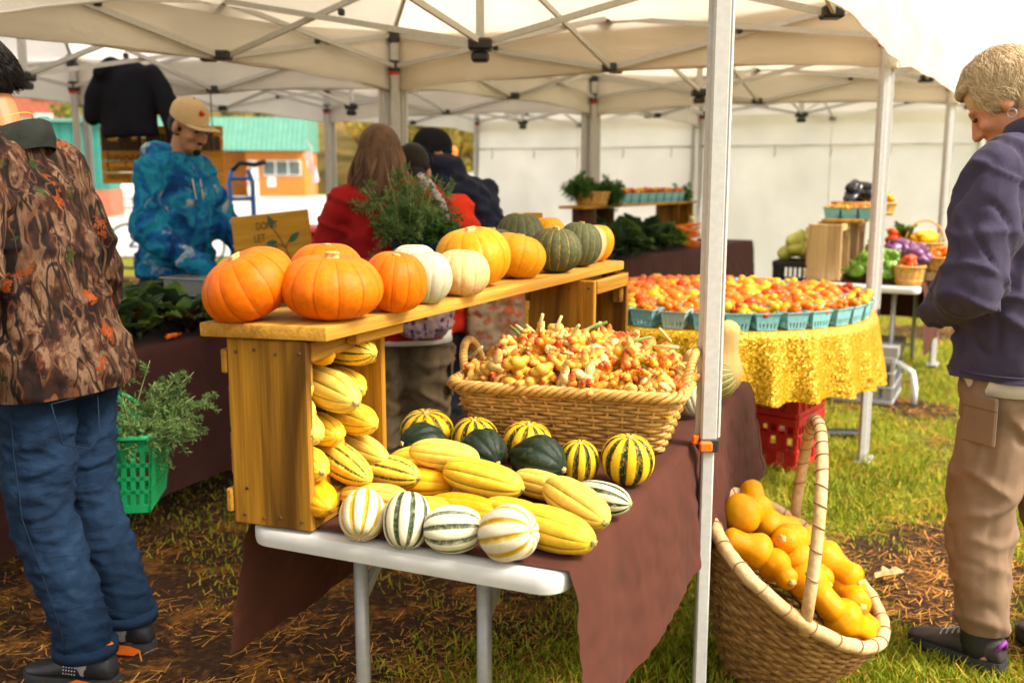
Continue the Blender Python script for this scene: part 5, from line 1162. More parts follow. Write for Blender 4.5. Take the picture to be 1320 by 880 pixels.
def chip_basket(label, pos, w, d, h, rz=0, group='split wood produce baskets', handle=False):
    t = thing('chip_basket', label, 'basket', pos, rz, group); n = 14
    for k in range(n):
        a = 2 * PI * k / n; q = Quaternion((0, 0, 1), a + PI / 2); m = MB(); c0 = V(math.cos(a) * w * .40, math.sin(a) * d * .40, 0); c1 = V(math.cos(a) * w * .5, math.sin(a) * d * .5, h); s_ = V(-math.sin(a) * w, math.cos(a) * d, 0) * (PI / n) * .93
        o_ = V(math.cos(a), math.sin(a), 0) * .004; m.add([c0 - s_ * .4, c0 + s_ * .4, c1 + s_ * .5, c1 - s_ * .5, c0 - s_ * .4 - o_, c0 + s_ * .4 - o_, c1 + s_ * .5 - o_, c1 - s_ * .5 - o_], [(0, 1, 2, 3), (7, 6, 5, 4), (0, 4, 5, 1), (2, 6, 7, 3), (1, 5, 6, 2), (3, 7, 4, 0)]); m.build('splint', M['wicker'], t)
    for z in (.2, .94):
        m = MB(); s = lerp(.40, .5, z) ; m.tube([(math.cos(2 * PI * k / 24) * w * s * 1.03, math.sin(2 * PI * k / 24) * d * s * 1.03, h * z) for k in range(24)], .008, 5, closed=True, flat=.5); m.build('hoop', M['wicker'], t, True)
    m = MB(); m.lathe([(.01, .004), (1, .004), (1, .01), (.01, .01)], 18); o = m.build('base', M['wicker'], t); o.scale = (w * .40, d * .40, 1)
    if handle: m = MB(); m.tube([(math.cos(PI * k / 16) * w * .5, 0, h + math.sin(PI * k / 16) * h * 1.3) for k in range(17)], .007, 6); m.build('handle', M['wicker'], t, True)
    return t
chip_basket('split wood basket of parsley on the dark crate', KT(-.30, .14, 1.168), .30, .24, .11)
fronds('bushy parsley filling the left basket at the back', 'herbs', KT(-.34, .10, 1.25), .20, .85, 22, M['parsley'], (-.3, 0, .7), 'herb_bunch', 81, .022, 40, 'herbs at the back')
fronds('second parsley bunch spilling right over the basket', 'herbs', KT(-.24, .26, 1.23), .19, .9, 18, M['parsley'], (.5, .2, .6), 'herb_bunch', 82, .022, 40, 'herbs at the back')
for k in range(8):
    o = link('pint_basket', PM, None, None, KT(-.30, .62 + .155 * k, 1.167), (0, 0, -ka), (1.35, 1.35, 1.2)); tag(o, 'teal pint basket in the row on the shelf above the kale', 'pint basket', 'pint baskets above the kale')
    m = MB()
    for j in range(9): m.ball((rl.uniform(-.05, .05), rl.uniform(-.05, .05), .088 + .03 * rl.random()), .022, None, 8, 6, rl.randrange(3))
    tag(m.build('small_peppers', [TC['o'], TC['r'], TC['y']], None, True, KT(-.30, .62 + .155 * k, 1.167)), 'orange and red peppers filling a pint on the back shelf', 'peppers', 'peppers in the back pints', 'stuff')
chip_basket('small dark basket of greens at the shelf start', KT(-.30, .47, 1.167), .17, .17, .07)
fronds('yellowish herbs next to the parsley basket', 'herbs', KT(-.30, .47, 1.22), .12, .9, 10, M['lettuce'], (0, 0, 1), 'herb_bunch', 83, .02, 36, 'herbs at the back')
fronds('dark herbs at the right end of the back shelf', 'herbs', KT(-.30, 1.86, 1.17), .16, .8, 14, M['parsley'], (0, 0, 1), 'herb_bunch', 84, .02, 36, 'herbs at the back')
for k, (x, y, s, mt, lb) in enumerate(((-.10, .16, .30, ('kale',), 'blue-green kale bunch at the left of the back table'), (-.34, .30, .34, ('kale',), 'tall dark kale bunch behind the left one'), (-.12, .48, .30, ('kale', 'kale2'), 'kale bunch left of the middle on the back table'), (-.15, .80, .32, ('kale',), 'dark kale bunch at the middle of the back table'), (-.36, .80, .36, ('kale',), 'tallest kale bunch behind the middle'), (-.12, 1.10, .27, ('kale2', 'lettuce', 'kale'), 'chard bunch with yellow-green leaves by the carrots'), (-.36, 1.16, .34, ('kale',), 'dark kale bunch behind the chard'), (-.10, 1.32, .20, ('lettuce', 'kale2'), 'pale lettuce by the carrot stack'))):
    bunch(lb, 'greens', KT(x, y), s * 1.15, mt, 22, 1.05, (.12, -.1), 'greens on the back table')
cm = MB(); cm.tube([(0, 0, 0), (.08, 0, 0), (.16, 0, .002)], [.017, .013, .003], 8); CM = cm.mesh('carrot', True); CM.materials.append(TC['o'])
for k in range(44):
    lay = k // 11; o = link('carrot', CM, None, None, KT(-.20 + rl.gauss(0, .02), 1.42 + .028 * (k % 11) + rl.gauss(0, .008), .775 + .055 * lay + rl.gauss(0, .006)), (rl.random() * 6, rl.gauss(0, .15), -ka + rl.gauss(0, .15)), [1.1] * 3); tag(o, 'orange carrot in the stack on the back table', 'carrot', 'stacked carrots')
for k in range(16):
    m = MB(); m.ball((0, 0, 0), (.03, .03, .045), None, 9, 7); m.tube([(0, 0, .04), (.01, 0, .10)], [.008, .004], 5)
    o = m.build('garlic', M['whitepaint'] if k % 3 else M['stalk2'], None, True, KT(-.18 + rl.gauss(0, .03), 1.80 + rl.gauss(0, .06), .79 + .07 * (k // 5) + rl.gauss(0, .006)), (rl.gauss(0, .8), rl.gauss(0, .8), 0)); tag(o, 'pale garlic bulb heaped beside the carrots', 'garlic', 'garlic bulbs on the back table')
o = MB().cbox((0, 0, .07), (.16, .2, .13), .04).build('paper_bag', M['stalk2'], None, False, KT(-.2, 2.32), (0, 0, -.4)); tag(o, 'cream paper parcel on the right end of the kale table', 'parcel')

# ------------------------------------------------------------------ right-hand back table
ra = R(27); RF = V(2.47, 6.0, 0); rx_ = V(math.cos(ra), -math.sin(ra), 0); ry_ = V(math.sin(ra), math.cos(ra), 0)
def RT(x, y, z=.745): return RF + rx_ * x + ry_ * y + V(0, 0, z)
right_table = folding_table('white folding table with the crate of peppers at the back right', RF, -ra, .66, 1.9)
drape('brown cloth hanging at the right side of the pepper table', .66, .12, 1.92, .7405, .7, .30, M['browncloth'], RF, -ra, 3.0, .3, .8)
crate('pale wooden crate at the near end of the pepper table', (2.10, 6.33, .748), -ra, .22, .33, .36, ('palewood', 'palewood'))
crate('pale wooden crate at the far end of the pepper table', (2.42, 6.95, .748), -ra, .24, .33, .36, ('palewood', 'palewood'))
o = MB().cbox((0, 0, 0), (.26, 1.15, .022), .003).build('shelf_board', M['plank'], None, False, RT(-.52, .87, 1.122), (0, 0, -ra)); tag(o, 'plank shelf across the pale crates', 'shelf')
for i in range(3):
    for j in range(2):
        o = link('pint_basket', PM, None, None, RT(-.60 + .11 * i, .42 + .11 * j, 1.134), (0, 0, -ra)); o.material_slots[0].link = 'OBJECT'; o.material_slots[0].material = PC[2]; tag(o, 'turquoise pint of small orange tomatoes on the crate shelf', 'pint basket', 'pints on the crate shelf')
        m = MB(); [m.ball((rl.uniform(-.04, .04), rl.uniform(-.04, .04), .066 + .014 * rl.random()), .015, None, 8, 6, rl.randrange(2)) for _ in range(11)]; tag(m.build('cherry_tomatoes', [TC['o'], TC['y']], None, True, RT(-.60 + .11 * i, .42 + .11 * j, 1.134)), 'small orange tomatoes filling a turquoise pint on the crate shelf', 'tomatoes', 'tomatoes on the crate shelf', 'stuff')
chip_basket('round split wood basket of dark eggplants on the crate shelf', RT(-.50, .78, 1.134), .34, .30, .10)
chip_basket('split wood basket of yellow peppers behind the eggplants', RT(-.42, 1.06, 1.134), .30, .26, .09)
M['eggplant'] = plain('dark eggplant skin', (.012, .012, .02), .2, 0, .5, .2, 10, 0); M['purple'] = plain('striped purple eggplant', (.16, .05, .14), .3, 0, .4, .5, 26, 0); M['gpepper'] = plain('green pepper skin', (.12, .24, .015), .3, 0, .4, .45, 16, 0); M['lime'] = plain('pale yellow-green squash skin', (.46, .48, .10), .4, 0, .4, .25, 12, 0)
def lump(kind, r=1.0):
    m = MB()
    if kind == 'egg': m.lathe([(.004, -.075), (.03, -.068), (.045, -.04), (.042, 0), (.03, .04), (.016, .07), (.004, .078)], 12)
    else:
        rr = []
        for i in range(8):
            u = i / 7; rad = .042 * (math.sin(PI * min(1, .12 + u * .9)) ** .6) * (1 - .3 * u); rr.append([(rad * (1 + .12 * math.cos(4 * a)) * math.cos(a), rad * (1 + .12 * math.cos(4 * a)) * math.sin(a), .05 - u * .11) for a in [2 * PI * j / 16 for j in range(16)]])
        m.loft(rr); m.tube([(0, 0, .045), (.006, 0, .075)], [.008, .006], 6)
    return m.mesh(kind, True)
LMP = {'egg': lump('egg'), 'pep': lump('pep')}
for k in LMP: LMP[k].materials.append(M['gpepper'])
def heapv(name, label, cat, group, kind, mat, ctr, sx, sy, h, n, s=1.0):
    for k in range(n):
        x, y = rl.gauss(0, .42), rl.gauss(0, .42); d = math.hypot(x, y)
        if d > 1: x, y = x / d, y / d; d = 1
        z = h * (1 - d * d) * (.4 + .6 * rl.random()) + .035
        o = link(name, LMP[kind], None, None, Vector(ctr) + rx_ * x * sx + ry_ * y * sy + V(0, 0, z), (rl.gauss(1.3, .5), rl.gauss(0, .6), rl.random() * 6), [s * rl.uniform(.85, 1.15)] * 3); o.material_slots[0].link = 'OBJECT'; o.material_slots[0].material = mat; tag(o, label, cat, group)
heapv('eggplant', 'dark eggplant in the round basket on the crate shelf', 'eggplant', 'dark eggplants', 'egg', M['eggplant'], RT(-.50, .78, 1.20), .13, .11, .11, 20, .8)
heapv('pepper', 'yellow pepper in the basket behind the eggplants', 'pepper', 'yellow peppers', 'pep', TC['y'], RT(-.42, 1.06, 1.20), .12, .1, .08, 14, .8)
heapv('pepper', 'green pepper heaped at the front of the pepper table', 'pepper', 'green peppers', 'pep', M['gpepper'], RT(-.27, .24), .20, .14, .17, 62, .9)
heapv('eggplant', 'purple striped eggplant behind the green peppers', 'eggplant', 'purple eggplants', 'egg', M['purple'], RT(-.18, .55), .17, .14, .20, 34, .95)
heapv('pepper', 'red pepper behind the purple eggplants', 'pepper', 'red peppers', 'pep', TC['r'], RT(-.26, .80), .14, .10, .26, 24, .85)
bunch('pale leafy greens above the purple eggplants', 'greens', RT(-.20, .86, .95), .18, ('lettuce', 'kale2'), 12, 1, (0, 0))
chip_basket('split wood basket of tomatoes at the right corner of the pepper table', RT(-.08, .16), .19, .17, .12)
heapv('tomato', 'red tomato in the corner basket of the pepper table', 'tomato', 'tomatoes in the corner basket', 'pep', TC['r'], RT(-.08, .16, .83), .06, .06, .05, 12, .55)
heapv('eggplant', 'purple eggplant lying over the corner basket', 'eggplant', 'purple eggplants by the corner', 'egg', M['purple'], RT(-.08, .38, .86), .08, .08, .08, 12, .8)
chip_basket('handled split wood basket of yellow squash at the far right', RT(-.06, .86, .86), .26, .24, .11, 0, 'split wood produce baskets', True)
heapv('squash', 'small yellow squash in the handled split wood basket', 'squash', 'yellow squash at the far right', 'pep', TC['y'], RT(-.06, .86, .93), .10, .1, .06, 14, .8)
chip_basket('long shallow basket of orange tomatoes at the right edge', RT(.10, .55, .80), .34, .26, .10)
heapv('tomato', 'orange tomato in the long shallow basket', 'tomato', 'tomatoes in the shallow basket', 'pep', TC['o'], RT(.10, .55, .86), .14, .1, .05, 22, .6)
o = MB().box((0, 0, .06), (.3, .3, .12)).build('riser_box', M['palewood'], None, False, RT(-.06, .86), (0, 0, -ra)); tag(o, 'low wooden riser under the handled basket', 'box')
o = MB().box((0, 0, .03), (.3, .28, .05)).build('riser_box', M['palewood'], None, False, RT(.02, .55), (0, 0, -ra)); tag(o, 'thin wooden riser under the shallow tomato basket', 'box')
t = thing('plastic_crate', 'black crate of pale squash left of the pale wooden crate', 'crate', (1.985, 6.85, 0), -ra); lattice_crate(t, .3, .3, .42, .42, M['black']); m = MB(); m.box((0, 0, .21), (.28, .28, .42)); m.build('stand', M['black'], t)
heapv('squash', 'pale yellow-green squash in the black crate', 'squash', 'pale squash in the black crate', 'egg', M['lime'], V(1.965, 6.85, .80), .10, .10, .18, 14, 1.0)
t = thing('plastic_crate', 'grey plastic crate on the grass under the pepper table', 'crate', (2.30, 6.32, .0), -ra); lattice_crate(t, .36, .5, .30, .01, M['steel'])
m = MB(); m.box((0, 0, .34), (.4, .5, .06)); m.build('lid', M['steel'], t)
m = MB(); m.tube([(-.22, .12, .24), (-.1, .12, .25), (-.02, .12, .2), (0, .12, .1), (0, .12, 0)], .02, 8); m.build('leg', M['whitepaint'], right_table, True)
# green shopping basket with dill
M['greenplastic'] = plain('bright green plastic', (.012, .32, .10), .4, 0, .4, .1, 20, .02)
gb_ = thing('shopping_basket', 'green plastic shopping basket held behind the man in jeans', 'basket', (-1.345, 3.06, .39), R(8))
def slotside(L0, L1, h, n, rows, pos, rz, parent, name):
    m = MB(); q = Quaternion((0, 0, 1), rz)
    def P(u, z): e = lerp(L0, L1, z / h) / 2; return V(u * e, 0, z)
    def plate(u0, u1, z0, z1, th=.006):
        a = [P(u0, z0), P(u1, z0), P(u1, z1), P(u0, z1)]; k = [p + V(0, th, 0) for p in a]; out = [q @ (p) + pos(p.z) for p in a + k]
        m.add(out, [(0, 1, 2, 3), (7, 6, 5, 4), (0, 4, 5, 1), (1, 5, 6, 2), (2, 6, 7, 3), (3, 7, 4, 0)])
    plate(-1, 1, 0, .025); plate(-1, 1, h - .045, h)
    for r in range(1, rows): plate(-1, 1, .025 + (h - .07) * r / rows - .006, .025 + (h - .07) * r / rows + .006)
    for k in range(n + 1): u = -1 + 2 * k / n; plate(max(-1, u - .55 / n), min(1, u + .55 / n), .025, h - .045, .005)
    return m.build(name, M['greenplastic'], parent)
bw, bd_, bh = .46, .30, .245
slotside(.41, bw, bh, 16, 4, lambda z: V(0, -lerp(.125, .15, z / bh), 0), 0, gb_, 'side_panel'); slotside(.41, bw, bh, 16, 4, lambda z: V(0, lerp(.125, .15, z / bh), 0), PI, gb_, 'side_panel')
slotside(.25, bd_, bh, 9, 4, lambda z: V(lerp(.205, .23, z / bh), 0, 0), PI / 2, gb_, 'side_panel'); slotside(.25, bd_, bh, 9, 4, lambda z: V(-lerp(.205, .23, z / bh), 0, 0), -PI / 2, gb_, 'side_panel')
m = MB(); m.cbox((0, 0, .006), (.41, .25, .012), .004); m.build('base', M['greenplastic'], gb_)
m = MB(); m.tube([(x, y, bh) for x, y in roundrect(-.236, .236, -.156, .156, .03)], .009, 6, closed=True); m.build('rim', M['greenplastic'], gb_, True)
m = MB(); m.box((.0, -.152, .16), (.14, .004, .075)); m.build('name_plate', M['greenplastic'], gb_)
for y in (-.01, .01): m = MB(); m.tube([(-.2, y * 12, bh), (-.1, y * 2, bh + .11), (.1, y * 2, bh + .11), (.2, y * 12, bh)], .008, 6); m.build('handle', M['greenplastic'], gb_, True)
fronds('feathery dill plume sticking out of the green basket', 'herbs', (-1.185, 3.02, .57), .30, .42, 26, M['dill'], (.55, -.05, .75), 'herb_bunch', 90, .010, 64)
m = MB(); m.tube([(0, 0, 0), (.05, 0, .12)], .006, 6); tag(m.build('spring_onion', M['whitepaint'], None, True, (-1.27, 2.98, .57)), 'white stalk poking from the green basket', 'stalk')
# ------------------------------------------------------------------ people
M['skin1'] = plain('tanned skin', (.36, .145, .055), .5, 0, .35, .08, 14, .05); M['skin2'] = plain('olive skin', (.40, .19, .10), .5, 0, .35, .08, 14, .05); M['skin3'] = plain('weathered fair skin', (.56, .25, .13), .5, 0, .35, .12, 20, .1); M['skin4'] = plain('warm brown skin', (.36, .15, .07), .5, 0, .35, .08, 14, .05)
M['eye'] = plain('eye', (.03, .02, .015), .15, 0, .6, .1, 5, 0)
def hairmat(name, a, b, rough=.5):
    g = G(name, rough, .12); o = g.obj(); n = g.noise(g.map(o, (60, 60, 6)), 1, 3); g.col(g.mix(.75, g.ramp(n, [(.3, a), (.7, b)]), g.ramp(g.attr('c'), [(0, a), (1, b)]))).bump(n, .5, .004); return g.m
M['hairblack'] = hairmat('black hair', (.006, .005, .005), (.02, .015, .012)); M['hairbrown'] = hairmat('long brown hair', (.022, .011, .007), (.24, .13, .07)); M['hairgrey'] = hairmat('ash blonde hair', (.40, .25, .12), (.90, .74, .48))
def fq(yaw, pitch=0, roll=0): return Quaternion((0, 0, 1), R(yaw)) @ Quaternion((1, 0, 0), R(-pitch)) @ Quaternion((0, 1, 0), R(roll))
def head_prims(m, c, q, s=1.0, beard=0):
    c = Vector(c)
    def B(p, r, qq=None): m.ball(c + q @ (Vector(p) * s), Vector(r) * s, q if qq is None else q @ qq, 16, 12)
    B((0, -.012, .035), (.076, .096, .088)); B((0, .028, -.02), (.063, .068, .088)); B((0, .048, -.078), (.046, .046, .040)); B((0, .03, -.06), (.056, .05, .05))
    m.cap(c + q @ V(0, .090, .012) * s, c + q @ V(0, .116, -.034) * s, .010 * s, .0145 * s); B((.012, .102, -.038), (.009, .011, .008)); B((-.012, .102, -.038), (.009, .011, .008))
    B((0, .078, .026), (.052, .020, .012)); B((.036, .066, -.028), (.024, .024, .022)); B((-.036, .066, -.028), (.024, .024, .022))
    B((0, .090, -.064), (.023, .013, .0075)); B((0, .087, -.076), (.020, .013, .0075)); B((0, .082, -.100), (.022, .018, .018))
    for sx in (-1, 1): B((sx * .078, -.012, -.008), (.011, .024, .032), Quaternion((0, 0, 1), -sx * .35)); B((sx * .074, .0, -.032), (.008, .01, .012))
def eyes(root, c, q, s=1.0):
    for sx in (-1, 1): m = MB(); m.ball(Vector(c) + q @ (V(sx * .031, .0865, .004) * s), V(.013, .008, .006) * s, q, 10, 8); m.build('eye', M['eye'], root, True)
def hand_prims(m, w, d, n_, side, curl=.5):
    w = Vector(w); d = Vector(d).normalized(); n_ = (Vector(n_) - d * Vector(n_).dot(d)).normalized(); s = d.cross(n_) * side
    q = Matrix((s, d, n_)).transposed().to_quaternion() if side > 0 else Matrix((-s, d, n_)).transposed().to_quaternion()
    m.cap(w - d * .03, w + d * .02, .026, .027); m.ball(w + d * .05, (.041, .05, .017), q, 14, 10)
    for k, L_ in enumerate((.066, .074, .069, .054)):
        b = w + d * .088 + s * (.030 - .020 * k); e = d * math.cos(curl * .6) - n_ * math.sin(curl * .6); f = d * math.cos(curl * 1.6) - n_ * math.sin(curl * 1.6)
        p1 = b + e * L_ * .5; m.chain([b - d * .015, p1, p1 + f * L_ * .5], [.0095, .0088, .0075], 10)
    t0 = w + d * .028 + s * .036; t1 = t0 + (s * .75 + d * .7 - n_ * .25).normalized() * .036; m.chain([t0 - s * .01, t1, t1 + (d * .9 + s * .1 - n_ * .4).normalized() * .03], [.0125, .0105, .0085], 10)
def body(root, J, skin, hq, hs=1.0, hands=((-1, .5), (1, .5)), voxel=.0062):
    m = MB(); head_prims(m, J['head'], hq, hs); m.chain([Vector(J['head']) + hq @ V(0, -.02, -.06), J['neck'], Vector(J['chest']) + V(0, 0, .08)], [.052, .056, .075])
    m.cap(J['chest'], J['pelvis'], .12, .11); m.cap(Vector(J['chest']) + V(-.06, 0, 0), Vector(J['pelvis']) + V(-.05, 0, 0), .10, .09); m.cap(Vector(J['chest']) + V(.06, 0, 0), Vector(J['pelvis']) + V(.05, 0, 0), .10, .09)
    for i in (0, 1):
        m.chain([J['neck'], J['sh'][i], J['el'][i], J['wr'][i]], [.06, .055, .038, .024]); m.chain([J['hip'][i], J['kn'][i], J['an'][i]], [.075, .05, .036]); a = Vector(J['an'][i]); m.cap(a + V(0, -.03, -.05), a + V(0, .11, -.065), .032, .026)
        hd = J['hd'][i]; hand_prims(m, J['wr'][i], hd[0], hd[1], 1 if i == 0 else -1, hd[2])
    o = link('body', union(m, voxel, 3, .5), skin, root); return o
def wrinkle(a, s, seed, b=0.0, zs=1.0):
    def f(c, n_):
        v = nz(c.x * s + seed, c.y * s, c.z * s * zs); w = nz(c.x * s * 2.3, c.y * s * 2.3 + seed, c.z * s * 1.9 * zs); r_ = 1 - abs(nz(c.x * s * .8 + c.z * s * .5, c.y * s * .8 - c.z * s * .4 + seed, c.z * s * 1.5 * zs)) * 3.4
        r2 = 1 - abs(nz(c.x * s * 1.3 - c.z * s * .9, c.y * s * 1.3 + seed * 2, c.z * s * 1.1 * zs + c.x * s)) * 4
        return a * (v * .7 + w * .3 + max(0, r_) ** 1.4 * .8 - max(0, r2) ** 1.3 * .55 - .2) + b
    return f
def shoe(root, an, yaw, mu, ms, L_=.285, accent=None):
    a = Vector(an); q = Quaternion((0, 0, 1), yaw); m = MB(); st = []
    for y, w, h0, h1 in ((-.085, .022, .03, .075), (-.075, .032, .026, .105), (-.04, .040, .024, .115), (.0, .041, .024, .110), (.04, .042, .024, .092), (.09, .046, .024, .072), (.14, .048, .024, .058), (.17, .042, .024, .05), (.192, .022, .028, .042)):
        c = (h0 + h1) / 2; st.append([V(w * math.cos(t), y, c + (h1 - h0) / 2 * math.sin(t)) for t in [2 * PI * j / 16 for j in range(16)]])
    m.loft(st); g_ = MB(); g_.v = [tuple(q @ Vector(p) + V(a.x, a.y, 0)) for p in m.v]; g_.f = m.f; g_.m = m.m; up = g_.build('shoe', mu, root, True)
    m = MB(); out = [(-.092, .0), (-.085, .028), (-.05, .042), (0, .042), (.06, .046), (.12, .052), (.165, .046), (.195, .026), (.205, 0)]; ring = [(w, y) for y, w in out] + [(-w, y) for y, w in out[-2:0:-1]]
    m.loft([[q @ V(x * k, y, z) + V(a.x, a.y, 0) for x, y in ring] for z, k in ((.002, .95), (.008, 1.0), (.026, 1.02), (.036, .96))]); m.build('sole', ms, up, angle=50)
    if accent:
        m = MB(); m.add([q @ V(s * .0535, y, z) + V(a.x, a.y, 0) for s in (-1,) for y, z in ((-.05, .012), (.0, .014), (.03, .03), (.0, .045), (-.04, .042), (-.075, .03))], [(0, 1, 2, 3, 4, 5)]); m.build('flash', accent, up); m = MB()
        m.add([q @ V(s * .0535, y, z) + V(a.x, a.y, 0) for s in (1,) for y, z in ((-.05, .012), (.0, .014), (.03, .03), (.0, .045), (-.04, .042), (-.075, .03))], [(5, 4, 3, 2, 1, 0)]); m.build('flash', accent, up)
        m = MB(); m.tube([q @ V(x, y, z) + V(a.x, a.y, 0) for x, y, z in ((-.038, -.02, .112), (-.03, -.06, .125), (0, -.082, .132), (.03, -.06, .125), (.038, -.02, .112))], .006, 6); m.build('collar_trim', accent, up, True)
        for i in range(4):
            for j in range(5): m = MB(); m.ball(q @ V(-.0475 + .002 * i, .01 + .009 * j, .055 + .009 * i) + V(a.x, a.y, 0), .0019, None, 6, 4); m.build('eyelet', M['whitepaint'], up, True)
    else:
        for k in range(5): m = MB(); m.tube([q @ V(-.03, .02 + .018 * k, .100 - .008 * k) + V(a.x, a.y, 0), q @ V(0, .026 + .018 * k, .109 - .009 * k) + V(a.x, a.y, 0), q @ V(.03, .02 + .018 * k, .100 - .008 * k) + V(a.x, a.y, 0)], .003, 5); m.build('lace', M['steel'], up, True)
    return up
def strands(m, ca, c, q, pts_fn, n, r0, seed, sides=4):
    r = random.Random(seed)
    for k in range(n):
        p = pts_fn(r); rr = [r0 * (1 - .75 * (i / (len(p) - 1)) ** 2) for i in range(len(p))]; n0 = len(m.v); m.tube([Vector(c) + q @ Vector(x) for x in p], rr, sides); t = r.random(); ca += [t] * (len(m.v) - n0)
# ---- clothing materials
g = G('woodland camouflage print', .85, .15); o = g.obj(); w = g.noise(o, 4, 3, .5, 0, 1); ov = _vadd(g, o, g.n('VectorMath', 0, operation='SCALE')) if False else o
nv_ = g.t.nodes.new('ShaderNodeVectorMath'); nv_.operation = 'SCALE'; g.t.links.new(w, nv_.inputs[0]); nv_.inputs['Scale'].default_value = .07; ov = _vadd(g, o, nv_.outputs[0])
big = g.noise(g.map(ov, (1, 1, .5)), 12, 5, .6); fine = g.noise(g.map(ov, (1, 1, .35)), 70, 4, .6)
colr = g.ramp(g.math('ADD', g.math('MULTIPLY', big, .8), g.math('MULTIPLY', fine, .2)), [(.38, (.008, .004, .0025)), (.48, (.030, .012, .007)), (.52, (.08, .036, .018)), (.56, (.21, .135, .08)), (.60, (.15, .085, .048)), (.63, (.035, .014, .008)), (.72, (.10, .045, .025))])
for sc_k, rot, st_, wd, cc in ((12, (.3, .2, .2), .24, .012, (.014, .006, .004)), (11, (.9, -.5, .9), .25, .010, (.17, .10, .055)), (14, (-.7, .6, 1.7), .28, .012, (.010, .006, .004)), (17, (.5, 1.1, .4), .3, .008, (.15, .06, .025))):
    e = g.math('ABSOLUTE', g.math('SUBTRACT', g.noise(g.map(ov, (1, 1, st_), (sc_k, 1, 2), rot), sc_k, 1, .5, .2), .5)); lw = g.math('MULTIPLY', g.noise(g.map(ov, (1, 1, 1), (sc_k * 2, 3, 1)), 6, 2), wd * 2.2)
    colr = g.mix(g.ramp(g.math('SUBTRACT', e, lw), [(.0, .9), (.008, 0)]), colr, g.mix(g.ramp(fine, [(.35, 0), (.65, 1)]), cc, tuple(x * .45 for x in cc)))
lf = g.vor(g.map(ov, (1, 1, .7), rot=(.4, .2, 1)), 9); lfs = g.noise(ov, 45, 3, .7); lm = g.ramp(g.math('ADD', lf, g.math('MULTIPLY', g.math('SUBTRACT', lfs, .5), 1.1)), [(.13, 1), (.17, 0)]); colr = g.mix(lm, colr, g.ramp(lfs, [(.35, (.16, .025, .004)), (.65, (.42, .11, .01))]))
gf = g.vor(g.map(ov, (1, .8, 1), (3, 1, 2)), 9); gfs = g.noise(g.map(ov, (30, 30, 90)), 1, 2); gm_ = g.ramp(g.math('ADD', gf, g.math('MULTIPLY', g.math('SUBTRACT', gfs, .5), .55)), [(.13, 1), (.18, 0)]); colr = g.mix(gm_, colr, g.ramp(gfs, [(.35, (.018, .035, .008)), (.65, (.075, .09, .016))]))
g.col(g.mix(1, colr, (.66, .58, .54), 'MULTIPLY')).bump(g.noise(o, 300, 2), .15, .002); M['camo'] = g.m
M['collar'] = cloth('dark knitted collar', (.02, .022, .018), .2, .9, 500, .3, 20)
g = G('blue denim', .85, .15); o = g.obj(); n1 = g.noise(o, 5, 3); n2 = g.noise(g.map(o, (900, 900, 300)), 1, 2); n3 = g.noise(o, 25, 4); g.col(g.mix(.4, g.ramp(g.math('ADD', g.math('MULTIPLY', n1, .7), g.math('MULTIPLY', n3, .3)), [(.3, (.004, .012, .028)), (.55, (.009, .026, .06)), (.75, (.022, .055, .105))]), g.ramp(n2, [(.3, .5), (.7, 1.0)]), 'MULTIPLY')).bump(g.math('ADD', g.math('MULTIPLY', n2, .15), g.noise(g.map(o, (1, 1, 2.2)), 16, 4, .6, .8)), .45, .012); M['denim'] = g.m
M['stitch'] = plain('faded denim seam', (.014, .024, .042), .9, 0, .05); M['fleece'] = cloth('purple grey fleece', (.052, .043, .074), .14, .95, 260, .35, 10, .5); M['tan'] = cloth('tan cargo cloth', (.225, .145, .092), .10, .85, 700, .3, 10, .15); M['whitecloth'] = cloth('white cotton', (.62, .58, .52), .08, .85, 600, .2, 12)
M['bootbrown'] = plain('dark grey brown shoe leather', (.045, .035, .035), .6, 0, .3, .3, 30, .2); M['sock'] = cloth('grey sock', (.36, .34, .33), .1, .9, 300, .2, 40); M['shoesole'] = plain('dark rubber', (.03, .03, .03), .7); M['purpletrim'] = plain('purple trim', (.22, .04, .30), .6)
M['redcoat'] = cloth('deep red fleece', (.28, .012, .012), .12, .9, 300, .3, 8, .2); M['redjacket'] = cloth('bright red shell', (.62, .035, .012), .1, .7, 500, .3, 8, .1); M['navy'] = cloth('navy rain jacket', (.014, .017, .036), .15, .6, 500, .4, 7, .1); M['olive'] = cloth('olive brown trousers', (.125, .088, .05), .15, .85, 600, .35, 10, .1); M['darkpants'] = cloth('dark grey work trousers', (.03, .032, .038), .15, .85, 500, .3, 9)
g = G('teal tie-dyed cotton', .9, .1); o = g.obj(); w = g.noise(o, 5, 3, .5, 0, 1); nv_ = g.t.nodes.new('ShaderNodeVectorMath'); nv_.operation = 'SCALE'; g.t.links.new(w, nv_.inputs[0]); nv_.inputs['Scale'].default_value = .3; ov = _vadd(g, o, nv_.outputs[0])
n1 = g.noise(ov, 6, 4, .55, .4); n2 = g.noise(g.map(ov, (1, 1, .7), (4, 2, 1)), 9, 5, .6); base = g.ramp(n1, [(.36, (.004, .025, .10)), (.46, (.008, .09, .26)), (.53, (.014, .20, .30)), (.62, (.006, .10, .30))]); g.col(g.mix(g.ramp(n2, [(.58, 0), (.68, .85)]), base, (.44, .47, .44))).bump(g.noise(o, 9, 3), .3, .012); M['tiedye'] = g.m
M['capcloth'] = cloth('tan cotton cap', (.56, .40, .22), .06, .85, 500, .15, 20); M['ginghamdark'] = cloth('dark patterned cloth', (.05, .03, .07), .5, .9, 80, .2, 40)

def P3(*a): return [Vector(p) for p in a]
def local(dirx, diry): return math.atan2(-dirx, diry)
